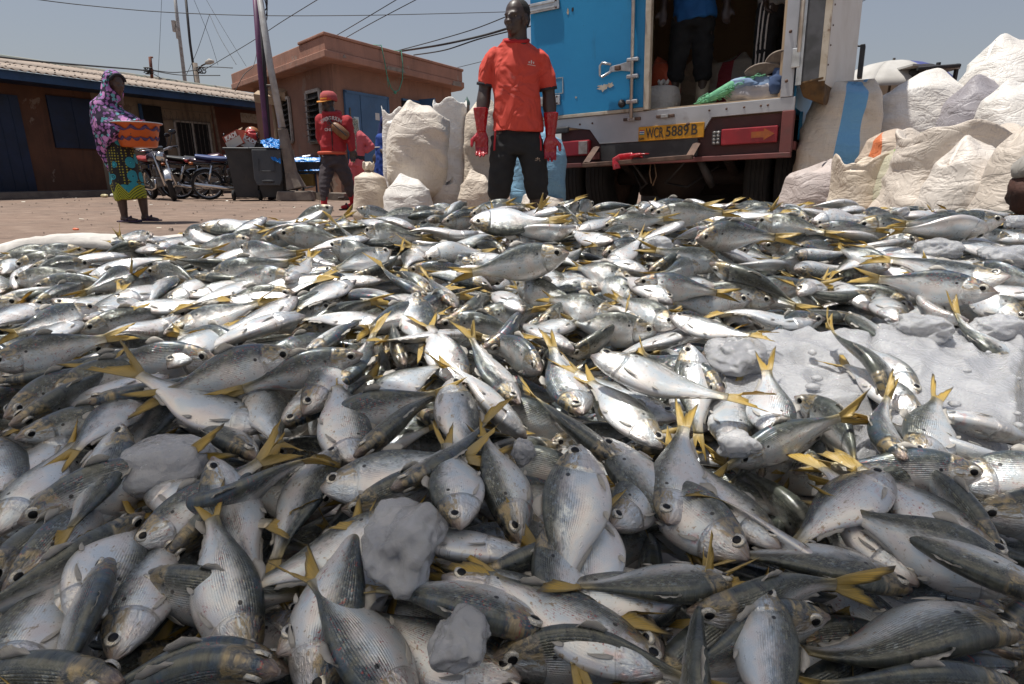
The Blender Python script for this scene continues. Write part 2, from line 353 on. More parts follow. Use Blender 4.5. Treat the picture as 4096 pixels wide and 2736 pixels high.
# louvre windows on the left wall
LOUV = pm('louvre_glass', (.12, .11, .10), (.06, .055, .05), 6, .25); FR = pm('pale_frame', (.48, .44, .39), (.36, .32, .28), 9, .6)
for x0, x1 in ((1231, 1284), (1128, 1158)):
    b, zt3 = onLW(x0, 373 if x0 > 1200 else 400); a = onLW(x1, 373)[0]; zb3 = onLW(x0, 572)[1]
    w = wallbox(MB(), LW, a, b, zb3, zt3, .003, .02).build('louvre_window', DARK, pk)
    mb = MB()
    for p, q, z0, z1 in ((a - .05, a + .03, zb3, zt3), (b - .03, b + .05, zb3, zt3), (a, b, zt3 - .03, zt3 + .04), (a, b, zb3 - .04, zb3 + .03)): wallbox(mb, LW, p, q, z0, z1, .02, .07)
    mb.build('frame', FR, w)
    for i in range(8):
        z = zb3 + (zt3 - zb3) * (i + .6) / 8.4; v = [LW(a + .03, z, .03), LW(b - .03, z, .03), LW(b - .03, z - .07, .14), LW(a + .03, z - .07, .14)]
        mm = MB(); mm.add([*v, *[p + Vector((0, 0, -.012)) for p in v]], [(0, 1, 2, 3), (7, 6, 5, 4), (0, 4, 5, 1), (1, 5, 6, 2), (2, 6, 7, 3), (3, 7, 4, 0)]); mm.build('louvre', LOUV, w)
wallbox(MB(), LW, .35, .75, .75, 1.0, .002, .006).build('torn_paper', PAPERW, pk)
mb = MB(); wallbox(mb, RW, -.5, 4.7, 0, .14, .0, .55); wallbox(mb, LW, 0, 5.2, 0, .14, .0, .5); mb.build('step', CONC, pk)
# green rope loop over the parapet
ROPE = pm('green_rope', (.10, .32, .22), (.06, .22, .15), 30, .8)
mb = MB(); nrm = Vector((D1.y, -D1.x, 0)); pts = []
for (a, z, o) in ((1.72, 3.4, -.2), (1.75, 3.38, .02), (1.8, 3.05, .05), (1.86, 2.75, .05), (1.98, 2.5, .05), (2.12, 2.42, .05), (2.28, 2.5, .05), (2.42, 2.75, .05), (2.46, 3.05, .05), (2.46, 3.38, .02), (2.44, 3.4, -.2)):
    p = PC + D1 * a + nrm * o; pts.append((p.x, p.y, z))
mb.tube(pts, .012, 6); mb.ball(pts[5], .04, 8, 6); mb.tube([pts[3], Vector(pts[3]) + Vector((.02, -.02, -.25))], .008, 5)
tag(mb.build('rope_loop', ROPE, None, True), 'green rope loop hanging over the parapet of the pink building', 'rope')

# planks lying at the roof edge between the buildings
WOOD = pm('pale_timber', (.40, .29, .19), (.30, .21, .13), 7, .8, 0, .4, 18, .006)
for i, (x0, y0, x1, y1) in enumerate(((1025, 385, 1125, 412), (1070, 372, 1150, 392))):
    p, q = atY(x0, y0, 16.2), atY(x1, y1 - 12, 16.0); mb = MB(); mb.tube([p, q], [(.16, .12)] * 2, 4, ref=(0, .4, 1)); tag(mb.build('timber_plank', WOOD), ('lower' if i == 0 else 'upper') + ' pale timber plank jutting behind the leaning pole', 'plank', 'planks behind the leaning pole')
    mm = MB(); c = (p + q) / 2; mm.tube([Vector((c.x, c.y + .3, 0)), Vector((c.x, c.y + .25, c.z - .1))], .05, 6)
    tag(mm.build('plank_prop', WOOD), ('left' if i == 0 else 'right') + ' upright prop holding a plank by the pink wall', 'post')

# ================================================================== poles and cables
STEEL = pm('white_pole_paint', (.42, .42, .41), (.32, .31, .30), 6, .55, .2, .2, 30, .003, c3=(.25, .19, .15), s3=4, lo3=.6, hi3=.75)
PURPLE = pm('purple_paint', (.13, .035, .10), (.09, .03, .08), 5, .5); BLACKP = pm('black_pole', (.02, .019, .02), (.035, .03, .03), 6, .6)
Yp = 14.2
Yp = 13.0; pb = atY(1184, 784, Yp); pb = Vector((pb.x, Yp, 0))
lp = thing('leaning_pole', 'leaning white steel pole set in a tapered concrete footing', 'pole', (pb.x, pb.y, 0))
top = atY(1022, -120, Yp); mid = atY(1130, 515, Yp); low = atY(1187, 755, Yp)
mb = MB(); mb.tube([mid + (low - mid) * -.02, atY(1080, 260, Yp), top], [.075, .07, .06], 10); mb.build('pole_shaft', STEEL, lp, True)
mb = MB(); mb.tube([low, atY(1165, 690, Yp), mid], [(.24, .24), (.15, .15), (.115, .115)], 4, ref=(1, 1, 0)); mb.build('concrete_sleeve', CONC, lp, bevel=.015)
mb = MB(); mb.box((pb.x, pb.y, .1), (.75, .5, .2), rotz(.15), 0, .9); mb.build('concrete_base', CONC, lp, bevel=.02)
mb = MB(); q = atY(1084, 342, Yp); mb.tube([q - Vector((.09, 0, 0)), q + Vector((.09, 0, 0))], .02, 6); mb.build('strap', IRON, lp)
def pole(name, lab, pts, Y, rs, mat, cat='pole', ground=True, z0=0):
    P = [atY(x, y, Y) for x, y in pts]
    if ground: P[-1] = Vector((P[-1].x, P[-1].y, z0))
    mb = MB(); mb.tube(P, rs, 8); return tag(mb.build(name, mat, None, True), lab, cat)
pole('purple_pole', 'thin purple painted pole beside the leaning white pole', ((1016, -80), (1040, 280), (1068, 560), (1080, 780)), Yp + .5, .055, PURPLE)
pole('cable_pole', 'black pole with looped cables just right of the purple pole', ((1040, -60), (1058, 300), (1078, 580), (1086, 780)), Yp + .7, .05, BLACKP)
mb = MB(); q = atY(1050, 40, Yp + .6)
for i in range(3):
    mb.tube([q + Vector((.06 + .05 * math.cos(a) * (1 + .3 * i), -.05, .1 * i + .22 * math.sin(a))) for a in np.linspace(0, 6.28, 14)], .012, 5)
tag(mb.build('cable_coil', BLACKP), 'coil of black cable hung high on the black pole', 'cable')
ms = pole('antenna_mast', 'tall pale lattice mast with small white antenna boxes behind the roof', ((692, -80), (712, 100), (735, 345)), 27, [.06, .07, .09], STEEL, 'mast')
for x, y in ((697, 105), (712, 133)): p = atY(x, y, 27); mb = MB(); mb.box(p, (.13, .13, .42)); mb.build('antenna_box', FR, ms)
pole('slim_black_pole', 'slim black pole rising right of the antenna mast', ((738, -60), (760, 170), (787, 345)), 26, .05, BLACKP)
up = pole('utility_pole', 'short grey utility pole with tangled wires and a street lamp', ((780, 252), (790, 345)), 25, .09, CONC)
mb = MB(); mb.tube([atY(785, 285, 25), atY(808, 262, 25), atY(832, 250, 25)], .03, 6); mb.build('lamp_arm', IRON, up)
mb = MB(); mb.tube([atY(822, 252, 25), atY(838, 246, 25), atY(856, 247, 25)], [.06, .11, .05], 8, flat=.5); mb.build('lamp_head', FR, up, True)
rp = pole('rusty_post', 'short rust red post with cable brackets above the corrugated roof', ((600, 228), (608, 312)), 22, .05, RUSTW, 'post', False)
mb = MB(); mb.tube([atY(600, 229, 22), atY(611, 230, 22)], .03, 5); mb.build('bracket', RUSTW, rp)
mb = MB()
for i in range(7):
    a = rng.uniform(0, 6); mb.tube([atY(596 + 10 * math.cos(a + k) + rng.uniform(-18, 14), 283 + 14 * math.sin(a + k * 1.3), 21.95) for k in np.linspace(0, 4, 9)], .012, 4)
mb.build('wire_tangle', BLACKP, rp)
mb = MB()
for i in range(6):
    a = rng.uniform(0, 6); mb.tube([atY(800 + 12 * math.cos(a + k) + rng.uniform(-10, 14), 280 + 14 * math.sin(a + k * 1.2), 24.9) for k in np.linspace(0, 4, 9)], .014, 4)
mb.build('wire_tangle', BLACKP, up)
CABLE = pm('cable_rubber', (.03, .03, .033), (.05, .05, .05), 4, .6)
def cable(lab, pts, r=.012):
    P = [atY(x, y, Y) for x, y, Y in pts]; Q = []
    for i in range(len(P) - 1):
        a = P[max(i - 1, 0)]; b = P[i]; c = P[i + 1]; d = P[min(i + 2, len(P) - 1)]
        for u in np.linspace(0, 1, 9)[:-1]:
            Q.append(.5 * ((2 * b) + (c - a) * u + (2 * a - 5 * b + 4 * c - d) * u * u + (3 * b - a - 3 * c + d) * u ** 3))
    Q.append(P[-1]); mb = MB(); mb.tube(Q, r, 5); tag(mb.build('overhead_cable', CABLE, None, True), lab, 'cable', 'overhead cables')
cable('long thin cable crossing the whole sky from top left to the man', ((120, -6, 17), (330, 20, 18), (650, 48, 19), (1020, 62, 20), (1400, 62, 21), (1750, 55, 22), (2010, 48, 22.5), (2120, 44, 23)))
cable('thick cable running along above the corrugated roof ridge', ((-20, 226, 15.5), (200, 250, 17), (530, 277, 21), (600, 285, 22)), .025)
cable('pair cable from rusty post to street lamp pole', ((606, 280, 22), (700, 290, 23.5), (800, 278, 25)), .016)
cable('cable from street lamp pole to the pink roof', ((800, 270, 25), (850, 268, 24), (930, 272, 21)), .016)
cable('lower sagging cable from rusty post to the pink roof', ((606, 282, 22), (720, 300, 23), (880, 302, 22)), .016)
cable('slack cable dropping from rusty post to the roof', ((606, 290, 22), (650, 315, 22.5), (720, 335, 23)), .012)
cable('diagonal cable from the roof up past the leaning pole to top', ((790, 295, 25), (1000, 170, 22), (1130, 85, 20), (1300, -20, 18)), .012)
cable('left guy wire spreading from the peak down to the mast foot', ((838, 58, 27), (790, 200, 27), (745, 300, 27)), .01)
cable('right guy wire spreading from the peak to the pink roof', ((838, 58, 27), (880, 150, 26), (945, 258, 24)), .01)
cable('steep thin wire left of the guy peak', ((772, -10, 27), (830, 130, 27), (872, 260, 27)), .008)
cable('steep thin wire right of the guy peak', ((820, -10, 27), (890, 110, 26.5), (985, 265, 26)), .008)
cable('vertical thin wire dropping beside the antenna mast', ((647, -10, 25), (640, 150, 25), (632, 310, 25)), .007)
cable('left of two thin cables rising over the pink roof', ((1345, 142, 15), (1450, 80, 14), (1600, -10, 13)), .009)
cable('right of two thin cables rising over the pink roof', ((1385, 150, 15), (1500, 85, 14), (1700, -20, 13)), .009)
cable('upper bundled cable between the pink roof and the man', ((1590, 203, 17), (1750, 160, 16), (1900, 115, 15), (2040, 60, 14)), .012)
cable('thick middle cable between the pink roof and the man', ((1600, 205, 17), (1760, 180, 16), (1920, 145, 15), (2050, 108, 14)), .026)
cable('third cable between the pink roof and the man', ((1655, 220, 17), (1780, 200, 16), (1930, 152, 15), (2160, 96, 14)), .016)
cable('faint cable behind the man at shoulder height', ((1830, 270, 20), (1920, 248, 19), (2000, 228, 18)), .009)
cable('short cable at the upper right corner beside the truck', ((3330, 50, 16), (3400, 28, 15.5), (3480, -10, 15)), .009)
cable('thin wire hanging down the pink parapet by the leaning pole', ((1030, 185, 15), (1015, 260, 14.6), (975, 300, 14.2), (940, 365, 14)), .008)
# ================================================================== the truck (local: x right along the rear, y into the load bed, z up)
TRK_O = Vector((.22, 5.8, 0)); TRK_R = (0, R(-2), math.atan2(-.52, .854))
from mathutils import Euler
TRK_M = Matrix.Translation(TRK_O) @ Euler(TRK_R).to_matrix().to_4x4()
tk = thing('box_truck', 'box truck with one blue rear door shut, the other open, rusty maroon chassis', 'truck', TRK_O, None, True, TRK_R)
t = NT('truck_blue'); co = t.coord('Object')
n = t.noise(1.2, 4, co); sc = t.noise(28, 5, co, .7); st = t.noise(9, 6, t.mapv(co, (1, 1, .25)), .65)
cc = t.mix(t.step(n, .35, .65), (.012, .22, .46), (.016, .25, .50))
cc = t.mix(t.math('MULTIPLY', t.step(st, .6, .75), .35), cc, (.02, .14, .28)); cc = t.mix(t.step(sc, .70, .76), cc, (.012, .03, .05))
TBLUE = t.out(Base_Color=cc, Roughness=.42, Normal=t.bump(t.noise(14, 3, co), .12, .01))
TCREAM = pm('cream_edge', (.52, .46, .37), (.42, .35, .26), 9, .6, 0, .3, 40, .004, c3=(.16, .09, .05), s3=6, lo3=.6, hi3=.72)
TWHITE = pm('white_panel', (.62, .58, .53), (.54, .49, .43), 3, .5, 0, .15, 14, .004, c3=(.40, .31, .24), s3=3, lo3=.6, hi3=.8)
ALU = pm('aluminium', (.50, .50, .51), (.40, .40, .41), 3, .42, .55, .15, 30, .003, c3=(.26, .22, .2), s3=4, lo3=.62, hi3=.8)
CHROME = pm('galvanised', (.58, .58, .57), (.42, .41, .39), 10, .32, .85, .1, 40, .002)
MAROON = pm('maroon_paint', (.19, .052, .045), (.14, .045, .04), 5, .6, 0, .3, 30, .004, c3=(.10, .055, .045), s3=5, lo3=.58, hi3=.72)
MAROOND = pm('maroon_dark', (.075, .02, .018), (.05, .018, .016), 5, .65, 0, .2, 30, .004)
TGREY = pm('grimy_grey', (.05, .048, .048), (.03, .028, .028), 8, .6, 0, .2, 30)
RUST = pm('rusty_steel', (.15, .09, .065), (.09, .055, .042), 12, .75, .2, .4, 40, .004)
WALLIN = pm('inner_wall', (.62, .47, .31), (.54, .40, .26), 2, .75)
RUBBER = pm('tyre_rubber', (.013, .013, .0135), (.022, .02, .019), 7, .85, 0, .3, 30)
GREASE = pm('greasy_axle', (.045, .03, .024), (.03, .022, .02), 7, .8, 0, .3, 20)
REDL = pm('red_lens', (.30, .012, .02), (.22, .012, .018), 8, .4, c3=(.36, .02, .03), s3=14); 
def T(d, nm, mat, par=tk, **k): return d.build(nm, mat, par, **k)
bx = lambda x0, x1, y0, y1, z0, z1, m=0, mb=None: (mb or MB()).box(((x0 + x1) / 2, (y0 + y1) / 2, (z0 + z1) / 2), (x1 - x0, y1 - y0, z1 - z0), None, m)
T(bx(.04, 2.2, .002, 4.6, .96, 1.02), 'load_floor', WALLIN); T(bx(.0, .06, .004, 4.6, .94, 3.15), 'side_wall', TBLUE)
T(bx(2.16, 2.23, .03, 4.6, .94, 3.15), 'side_wall', TBLUE); T(bx(.0, 2.23, .004, 4.64, 3.15, 3.22), 'roof', TWHITE)
T(bx(.06, 2.16, 4.5, 4.6, 1.02, 3.15), 'front_wall', WALLIN); T(bx(2.10, 2.158, .06, 4.5, 1.02, 3.15), 'lining', WALLIN); T(bx(.062, .1, .06, 4.5, 1.02, 3.15), 'lining', WALLIN)
T(bx(.02, 2.2, -.02, .08, 3.05, 3.15), 'header_beam', ALU)
# cab far ahead
cb = MB(); cb.prism([(4.75, .6), (6.6, .6), (6.6, 1.5), (6.3, 2.5), (4.75, 2.6)], .05, 2.18, 'x'); T(cb, 'cab', TWHITE)
mm = MB(); mm.box((2.42, 5.0, 1.95), (.06, .2, .42)); mm.tube([(2.2, 5.1, 2.2), (2.42, 5.0, 2.15)], .015, 6); T(mm, 'wing_mirror', BLACKP, bevel=.02)
# closed blue door
dr = T(bx(.06, 1.085, -.045, -.002, 1.035, 3.1), 'door', TBLUE, bevel=.004); dr['label'] = 'shut bright blue left door with galvanised lock bar'
T(bx(1.087, 1.135, -.06, -.002, 1.012, 3.1), 'edge_strip', TCREAM, dr, bevel=.004); T(bx(.06, 1.085, -.052, -.002, 1.006, 1.033), 'bottom_strip', TCREAM, dr, bevel=.003)
mm = MB(); mm.tube([(.99, -.075, .955), (.99, -.075, 3.1)], .0155, 10); T(mm, 'lock_bar', CHROME, dr, smooth=True)
for z in (1.083, 1.277, 1.404, 1.9): T(bx(.945, 1.045, -.09, -.045, z - .016, z + .016), 'bar_bracket', CHROME, dr, bevel=.008)
hm = MB()
hm.prism([(.985, 1.315), (.985, 1.4), (.90, 1.385), (.80, 1.375), (.79, 1.33), (.90, 1.33)], -.085, -.07); T(hm, 'latch_plate', CHROME, dr, bevel=.004)
hm = MB(); hm.tube([(.81, -.085, 1.39), (.73, -.085, 1.41), (.71, -.085, 1.39), (.712, -.085, 1.315), (.73, -.085, 1.30), (.81, -.085, 1.335)], .011, 8); T(hm, 'latch_loop', CHROME, dr, smooth=True)
hm = MB(); hm.box((.87, -.092, 1.355), (.05, .02, .035)); T(hm, 'latch_lock', RUST, dr, bevel=.006)
hm = MB(); hm.lathe([(0, 0), (.03, .002), (.033, .015), (.02, .03), (0, .034)], 14, (.9, -.047, 1.078), Matrix.Rotation(R(90), 3, 'X')); T(hm, 'rubber_stop', BLACKP, dr, smooth=True)
for z in (1.165, 1.935, 2.7):
    h_ = T(bx(-.02, .32, -.065, -.045, z - .04, z + .04), 'hinge', CHROME, dr, bevel=.006)
    for q in (-.02, .02): T(bx(.03, .28, -.072, -.064, z + q - .007, z + q + .007), 'hinge_rib', CHROME, h_, bevel=.003)
    hm = MB(); hm.tube([(-.02, -.06, z - .06), (-.02, -.06, z + .06)], .022, 10); T(hm, 'hinge_pin', CHROME, h_, smooth=True)
    for q in ((.03, .028), (.29, .028), (.03, -.028), (.29, -.028)): hm = MB(); hm.ball((q[0], -.066, z + q[1]), .009, 8, 5); T(hm, 'bolt', RUST, h_, smooth=True)
pt = T(bx(.18, .342, -.0475, -.044, 1.22, 1.345), 'sticker', pm('sticker_blue', (.03, .2, .38), (.06, .26, .44), 25, .45), dr)
hm = MB()
for a, b, c_, d_ in ((.178, .345, 1.215, 1.222), (.178, .345, 1.343, 1.35), (.172, .18, 1.215, 1.35), (.338, .347, 1.215, 1.35)): bx(a, b, -.050, -.0475, c_, d_, 0, hm)
T(hm, 'sticker_edge', pm('sticker_pale', (.45, .45, .42), (.2, .3, .36), 60), pt)
CHIP = pm('paint_chip', (.45, .36, .26), (.55, .50, .42), 20, .7)
for i, (x, z, w, h_) in enumerate(((.72, 1.225, .085, .05), (.79, 1.235, .06, .035), (.47, 1.17, .018, .014), (.44, 1.87, .02, .03), (.395, 1.86, .018, .045))):
    q = [(x + w * .5 * math.cos(a) * (1 + 1.1 * mn.noise(Vector((i, a * 2.2, 0)))), z + h_ * .5 * math.sin(a) * (1 + 1.1 * mn.noise(Vector((i, a * 2.2, 3))))) for a in np.linspace(0, 6.28, 25)[:-1]]
    hm = MB(); hm.prism(q, -.0475, -.044); T(hm, 'paint_chip', CHIP if i != 3 else BLACKP, dr)
# rear sill and plate carrier
sl = MB(); sl.prism([(.02, 1.003), (2.235, 1.008), (2.235, .915), (1.64, .912), (1.55, .764), (.69, .768), (.596, .893), (.36, .93), (.02, .935)], -.03, .0); sl = T(sl, 'rear_sill', ALU, bevel=.003)
for x in (1.62, 1.75, 1.88, 2.0, 2.05, .5, .62): hm = MB(); hm.ball((x, -.031, .965 - .02 * (x < 1)), .009, 8, 5); T(hm, 'rivet', RUST, sl, smooth=True)
for x in (.985, 1.27): k_ = T(bx(x - .075, x + .075, -.05, -.03, .938, .962), 'lock_keeper', RUST, sl, bevel=.004); T(bx(x - .03, x + .03, -.065, -.05, .935, .965), 'keeper_lug', CHROME, k_, bevel=.004)
T(bx(.05, .40, -.06, -.03, .88, .935), 'bumper_rubber', TGREY, bevel=.012)
ps = T(bx(2.13, 2.215, -.035, .05, 1.01, 3.1), 'door_post', ALU, bevel=.004)
for z in (1.12, 1.45, 1.8): hm = MB(); hm.ball((2.165, -.037, z), .012, 8, 5); T(hm, 'bolt', RUST, ps, smooth=True)
T(bx(2.19, 2.25, -.07, -.03, 1.20, 1.33), 'bar_guide', CHROME, ps, bevel=.006); hm = MB(); hm.tube([(2.235, -.06, 1.3), (2.225, -.06, 3.1)], .016, 8); T(hm, 'lock_bar', CHROME, ps, smooth=True)
# maroon rear frame
T(bx(.30, 2.16, .0, .05, .62, .905), 'frame_panel', MAROOND); rl = T(bx(.28, 2.235, -.05, .03, .58, .618), 'bottom_rail', MAROON, bevel=.005)
T(bx(2.155, 2.238, -.045, .03, .6185, .914), 'corner_post', MAROON, bevel=.005); T(bx(.62, .69, -.04, -.001, .64, .70), 'bracket', MAROON, bevel=.004)
# lights
tl_ = T(bx(.26, .60, -.055, -.001, .68, .81), 'tail_light', REDL, bevel=.01); T(bx(.50, .585, -.062, -.0552, .69, .80), 'lens', pm('clear_lens', (.35, .3, .27), (.25, .2, .18), 20, .3), tl_, bevel=.006)
tl_ = T(bx(1.725, 2.135, -.05, -.001, .695, .815), 'tail_light', REDL, bevel=.008)
ar = MB(); ar.prism([(1.95, .735), (2.04, .735), (2.04, .715), (2.115, .757), (2.04, .80), (2.04, .78), (1.95, .78)], -.054, -.0502); T(ar, 'arrow_lens', pm('amber_lens', (.38, .10, .015), (.30, .08, .02), 30, .35), tl_)
lc = T(bx(1.655, 1.722, -.05, -.001, .70, .805), 'lamp_cluster', TGREY, bevel=.01)
for i in range(2):
    for j in range(4): hm = MB(); hm.ball((1.674 + i * .03, -.052, .716 + j * .026), (.012, .008, .011), 8, 6); T(hm, 'lamp_cell', pm('lamp_cell', (.35, .34, .33), (.2, .19, .18), 30, .2), lc, smooth=True)
# number plate
YEL = pm('plate_yellow', (.62, .30, .012), (.55, .25, .01), 9, .5, 0, .1, 30, .002, c3=(.30, .13, .01), s3=9, lo3=.62, hi3=.75)
INK = pm('plate_ink', (.02, .016, .01), (.06, .04, .02), 40, .5)
pl = T(bx(1.045, 1.59, -.043, -.031, .766, .882), 'number_plate', YEL, bevel=.008)
def text(s, x, z, size, mat, par, y, sx=1.0, nm='plate_lettering', ext=.0015, rot=(math.pi / 2, 0, 0)):
    cu = bpy.data.curves.new(nm, 'FONT'); cu.body = s; cu.size = size; cu.extrude = ext; cu.align_x = 'LEFT'; cu.offset = size * .012
    tmp = bpy.data.objects.new('tmp', cu); me = bpy.data.meshes.new_from_object(tmp); bpy.data.objects.remove(tmp); me.name = nm
    me.transform(Matrix.Translation((x, y, z)) @ Euler(rot).to_matrix().to_4x4() @ Matrix.Diagonal((sx, 1, 1, 1)))
    me.materials.clear(); me.materials.append(mat); return link(nm, me, par)
def text_fit(body, x0, x1, z0, z1, y, par, mat=None):
    o = text(body, 0, 0, 1.0, mat or INK, par, 0, ext=.01); me = o.data; xs_ = [v.co.x for v in me.vertices]; zs_ = [v.co.z for v in me.vertices]; kx = (x1 - x0) / (max(xs_) - min(xs_)); kz = (z1 - z0) / (max(zs_) - min(zs_)); mx0, mz0 = min(xs_), min(zs_)
    for v in me.vertices: v.co = Vector((x0 + (v.co.x - mx0) * kx, y + v.co.y * .15, z0 + (v.co.z - mz0) * kz))
text_fit('WCR', 1.112, 1.262, .788, .868, -.0445, pl); text_fit('5889', 1.282, 1.468, .789, .869, -.0445, pl); text_fit('B', 1.49, 1.538, .79, .87, -.0445, pl); text_fit('GPF', 1.053, 1.098, .775, .794, -.0445, pl)
for i, c_ in enumerate(((.45, .03, .03), (.55, .55, .5), (.03, .12, .40), (.55, .55, .5), (.03, .25, .2))): T(bx(1.058, 1.098, -.0455, -.0432, .848 - i * .0075, .855 - i * .0075), 'flag_stripe', pm('flag%d' % i, c_), pl)
hm = MB()
for a, b, c_, d_ in ((1.05, 1.585, .876, .8795), (1.05, 1.585, .769, .7725), (1.05, 1.0535, .7727, .8758), (1.5815, 1.585, .7727, .8758)): bx(a, b, -.0455, -.0432, c_, d_, 0, hm)
T(hm, 'plate_rim', YEL, pl)
hm = MB(); hm.ball((1.46, -.045, .875), (.016, .008, .013), 8, 6); T(hm, 'plate_bolt', RUST, pl, smooth=True)
# step
T(bx(.70, 1.54, -.028, -.002, .625, .762), 'step_recess', TGREY)
hm = MB(); hm.box((1.10, -.25, .60), (.93, .05, .035), Matrix.Rotation(R(-1.5), 3, 'Y')); T(hm, 'step_bar', RUST, bevel=.005)
for x in (.66, 1.535): hm = MB(); hm.tube([(x, -.03, .745 - .02 * (x > 1)), (x, -.25, .61)], [(.03, .008)] * 2, 4, ref=(1, 0, 0)); T(hm, 'step_arm', RUST)
# wheels, axle, springs
def wheel(x0, x1, y, z, r):
    w = MB(); x = (x0 + x1) / 2; hw = (x1 - x0) / 2; rot = Matrix.Rotation(R(90), 3, 'Y')
    w.lathe([(r * .55, -hw * .9), (r * .8, -hw), (r * .95, -hw * .95), (r * .985, -hw * .8), (r, -hw * .5), (r, 0), (r, hw * .5), (r * .985, hw * .8), (r * .95, hw * .95), (r * .8, hw), (r * .55, hw * .9)], 40, (x, y, z), rot)
    o = T(w, 'wheel', RUBBER, smooth=True); w = MB()
    for q in (-.5, -.17, .17, .5): w.lathe([(r * 1.001, q * hw - .012), (r * 1.012, q * hw - .01), (r * 1.012, q * hw + .1 * hw), (r * 1.001, q * hw + .12 * hw)], 40, (x, y, z), rot)
    T(w, 'tread_rib', RUBBER, o); w = MB(); w.lathe([(0, -hw * .5), (r * .56, -hw * .5), (r * .58, -hw * .85), (r * .58, hw * .85), (r * .56, hw * .5), (0, hw * .5)], 24, (x, y, z), rot); T(w, 'rim', RUST, o, smooth=True)
for x0, x1, dz in ((.08, .32, 0), (.36, .60, 0), (1.83, 2.035, -.06), (2.07, 2.28, -.07)): wheel(x0, x1, .85, .49 + dz, .49)
hm = MB(); hm.tube([(.1, .85, .49), (2.25, .85, .45)], .07, 10); T(hm, 'axle', GREASE, smooth=True)
hm = MB(); hm.ball((1.15, .82, .46), (.27, .24, .24), 20, 12); T(hm, 'differential', GREASE, smooth=True)
for x in (.72, 1.68):
    for i in range(5): L_ = .62 - i * .09; hm = MB(); hm.tube([(x, .85 - L_, .66 - i * .028), (x, .85, .56 - i * .028), (x, .85 + L_, .66 - i * .028)], [(.008, .04)] * 3, 4, ref=(0, 0, 1)); T(hm, 'spring_leaf', GREASE)
for x in (.68, 1.60): T(bx(x, x + .07, .05, 6, .66, .90), 'chassis_rail', MAROOND)
for x, a in ((.95, .1), (1.42, -.2)): hm = MB(); hm.tube([(x, .1, .6), (x + a, .2, .42), (x + a * .2, .3, .38), (x - a, .4, .55)], .011, 6); T(hm, 'hanging_hose', BLACKP, smooth=True)
hm = MB(); hm.tube([(1.545, .05, .6), (1.6, .15, .45), (1.62, .2, .38)], [.03, .035, .025], 8); T(hm, 'shock_absorber', BLACKP, smooth=True)
hm = MB(); hm.tube([(1.13, .05, .6), (1.12, .06, .5), (1.14, .06, .42)], .006, 5); hm.tube([(1.16, .05, .6), (1.18, .06, .48), (1.15, .06, .40)], .005, 5); T(hm, 'hanging_twine', pm('twine', (.2, .13, .08)), smooth=True)
T(bx(2.235, 2.26, .3, 4.4, .72, .93), 'side_rail', TBLUE, bevel=.004); T(bx(2.226, 2.25, .05, 4.5, .64, .70), 'side_guard', MAROON, bevel=.004)
for y0_, z0_ in ((2.3, .16), (4.2, .10)): T(bx(.25, 1.98, y0_, y0_ + .3, z0_, .95), 'underbody_blocker', TGREY, bevel=.03)  # dark boxes added to block the lit ground seen beneath the truck
T(bx(.5, 1.7, 1.5, 2.2, .28, .7), 'gearbox_blocker', GREASE, bevel=.05)  # added block, also closing off the view under the bed
for y in (1.9, 3.2): T(bx(1.9, 2.2, y, y + .5, .35, .8), 'side_blocker', TGREY, bevel=.03)  # more dark blocks added to keep the underside dark
# open right-hand door folded back along the side: thick insulated panel with seal strips
a_ = math.atan2(.08, 1.0); hx, hy = 2.25, -.05; dirx = Vector((math.sin(R(7)), math.cos(R(7)), 0)); nrm_ = Vector((dirx.y, -dirx.x, 0))
def DP(u, w, z): p = Vector((hx, hy, 0)) + dirx * u + nrm_ * w; return (p.x, p.y, z)
def dbox(u0, u1, w0, w1, z0, z1): mb = MB(); mb.add([DP(u, w, z) for z in (z0, z1) for u, w in ((u0, w0), (u1, w0), (u1, w1), (u0, w1))], [(3, 2, 1, 0), (4, 5, 6, 7), (0, 1, 5, 4), (1, 2, 6, 5), (2, 3, 7, 6), (3, 0, 4, 7)]); return mb
od = T(dbox(.02, 1.08, .05, .17, 1.07, 3.1), 'open_door', TWHITE, bevel=.006); od['label'] = 'open right door with white inside face and worn lower edge'
T(dbox(-.005, .019, .02, .13, 1.10, 3.1), 'seal_strip', pm('grey_seal', (.09, .09, .095), (.05, .05, .05), 9, .5), od); T(dbox(-.012, .018, -.02, .018, 1.08, 3.1), 'edge_channel', CHROME, od); T(dbox(-.004, .0185, .131, .175, 1.09, 3.1), 'edge_strip', TCREAM, od)
for z in np.arange(1.2, 3.0, .13): hm = MB(); hm.ball(DP(.07 + .02 * math.sin(z * 40), .171, z), .007, 6, 4); T(hm, 'rivet', RUST, od)
rw = MB(); rw.add([DP(*q) for q in ((-.01, 0, 1.10), (.5, 0.02, 1.07), (.5, .16, 1.07), (-.01, .17, 1.12), (.02, .03, 1.0), (.42, .04, .99), (.4, .15, .96), (.05, .17, .93))], [(0, 1, 2, 3), (7, 6, 5, 4), (0, 4, 5, 1), (1, 5, 6, 2), (2, 6, 7, 3), (3, 7, 4, 0)])
T(rw, 'rotten_wood_core', pm('rotten_wood', (.14, .075, .025), (.07, .04, .018), 14, .9, 0, .8, 30, .02), od, bevel=.012)
def TW(x, y, z): return TRK_M @ Vector((x, y, z))
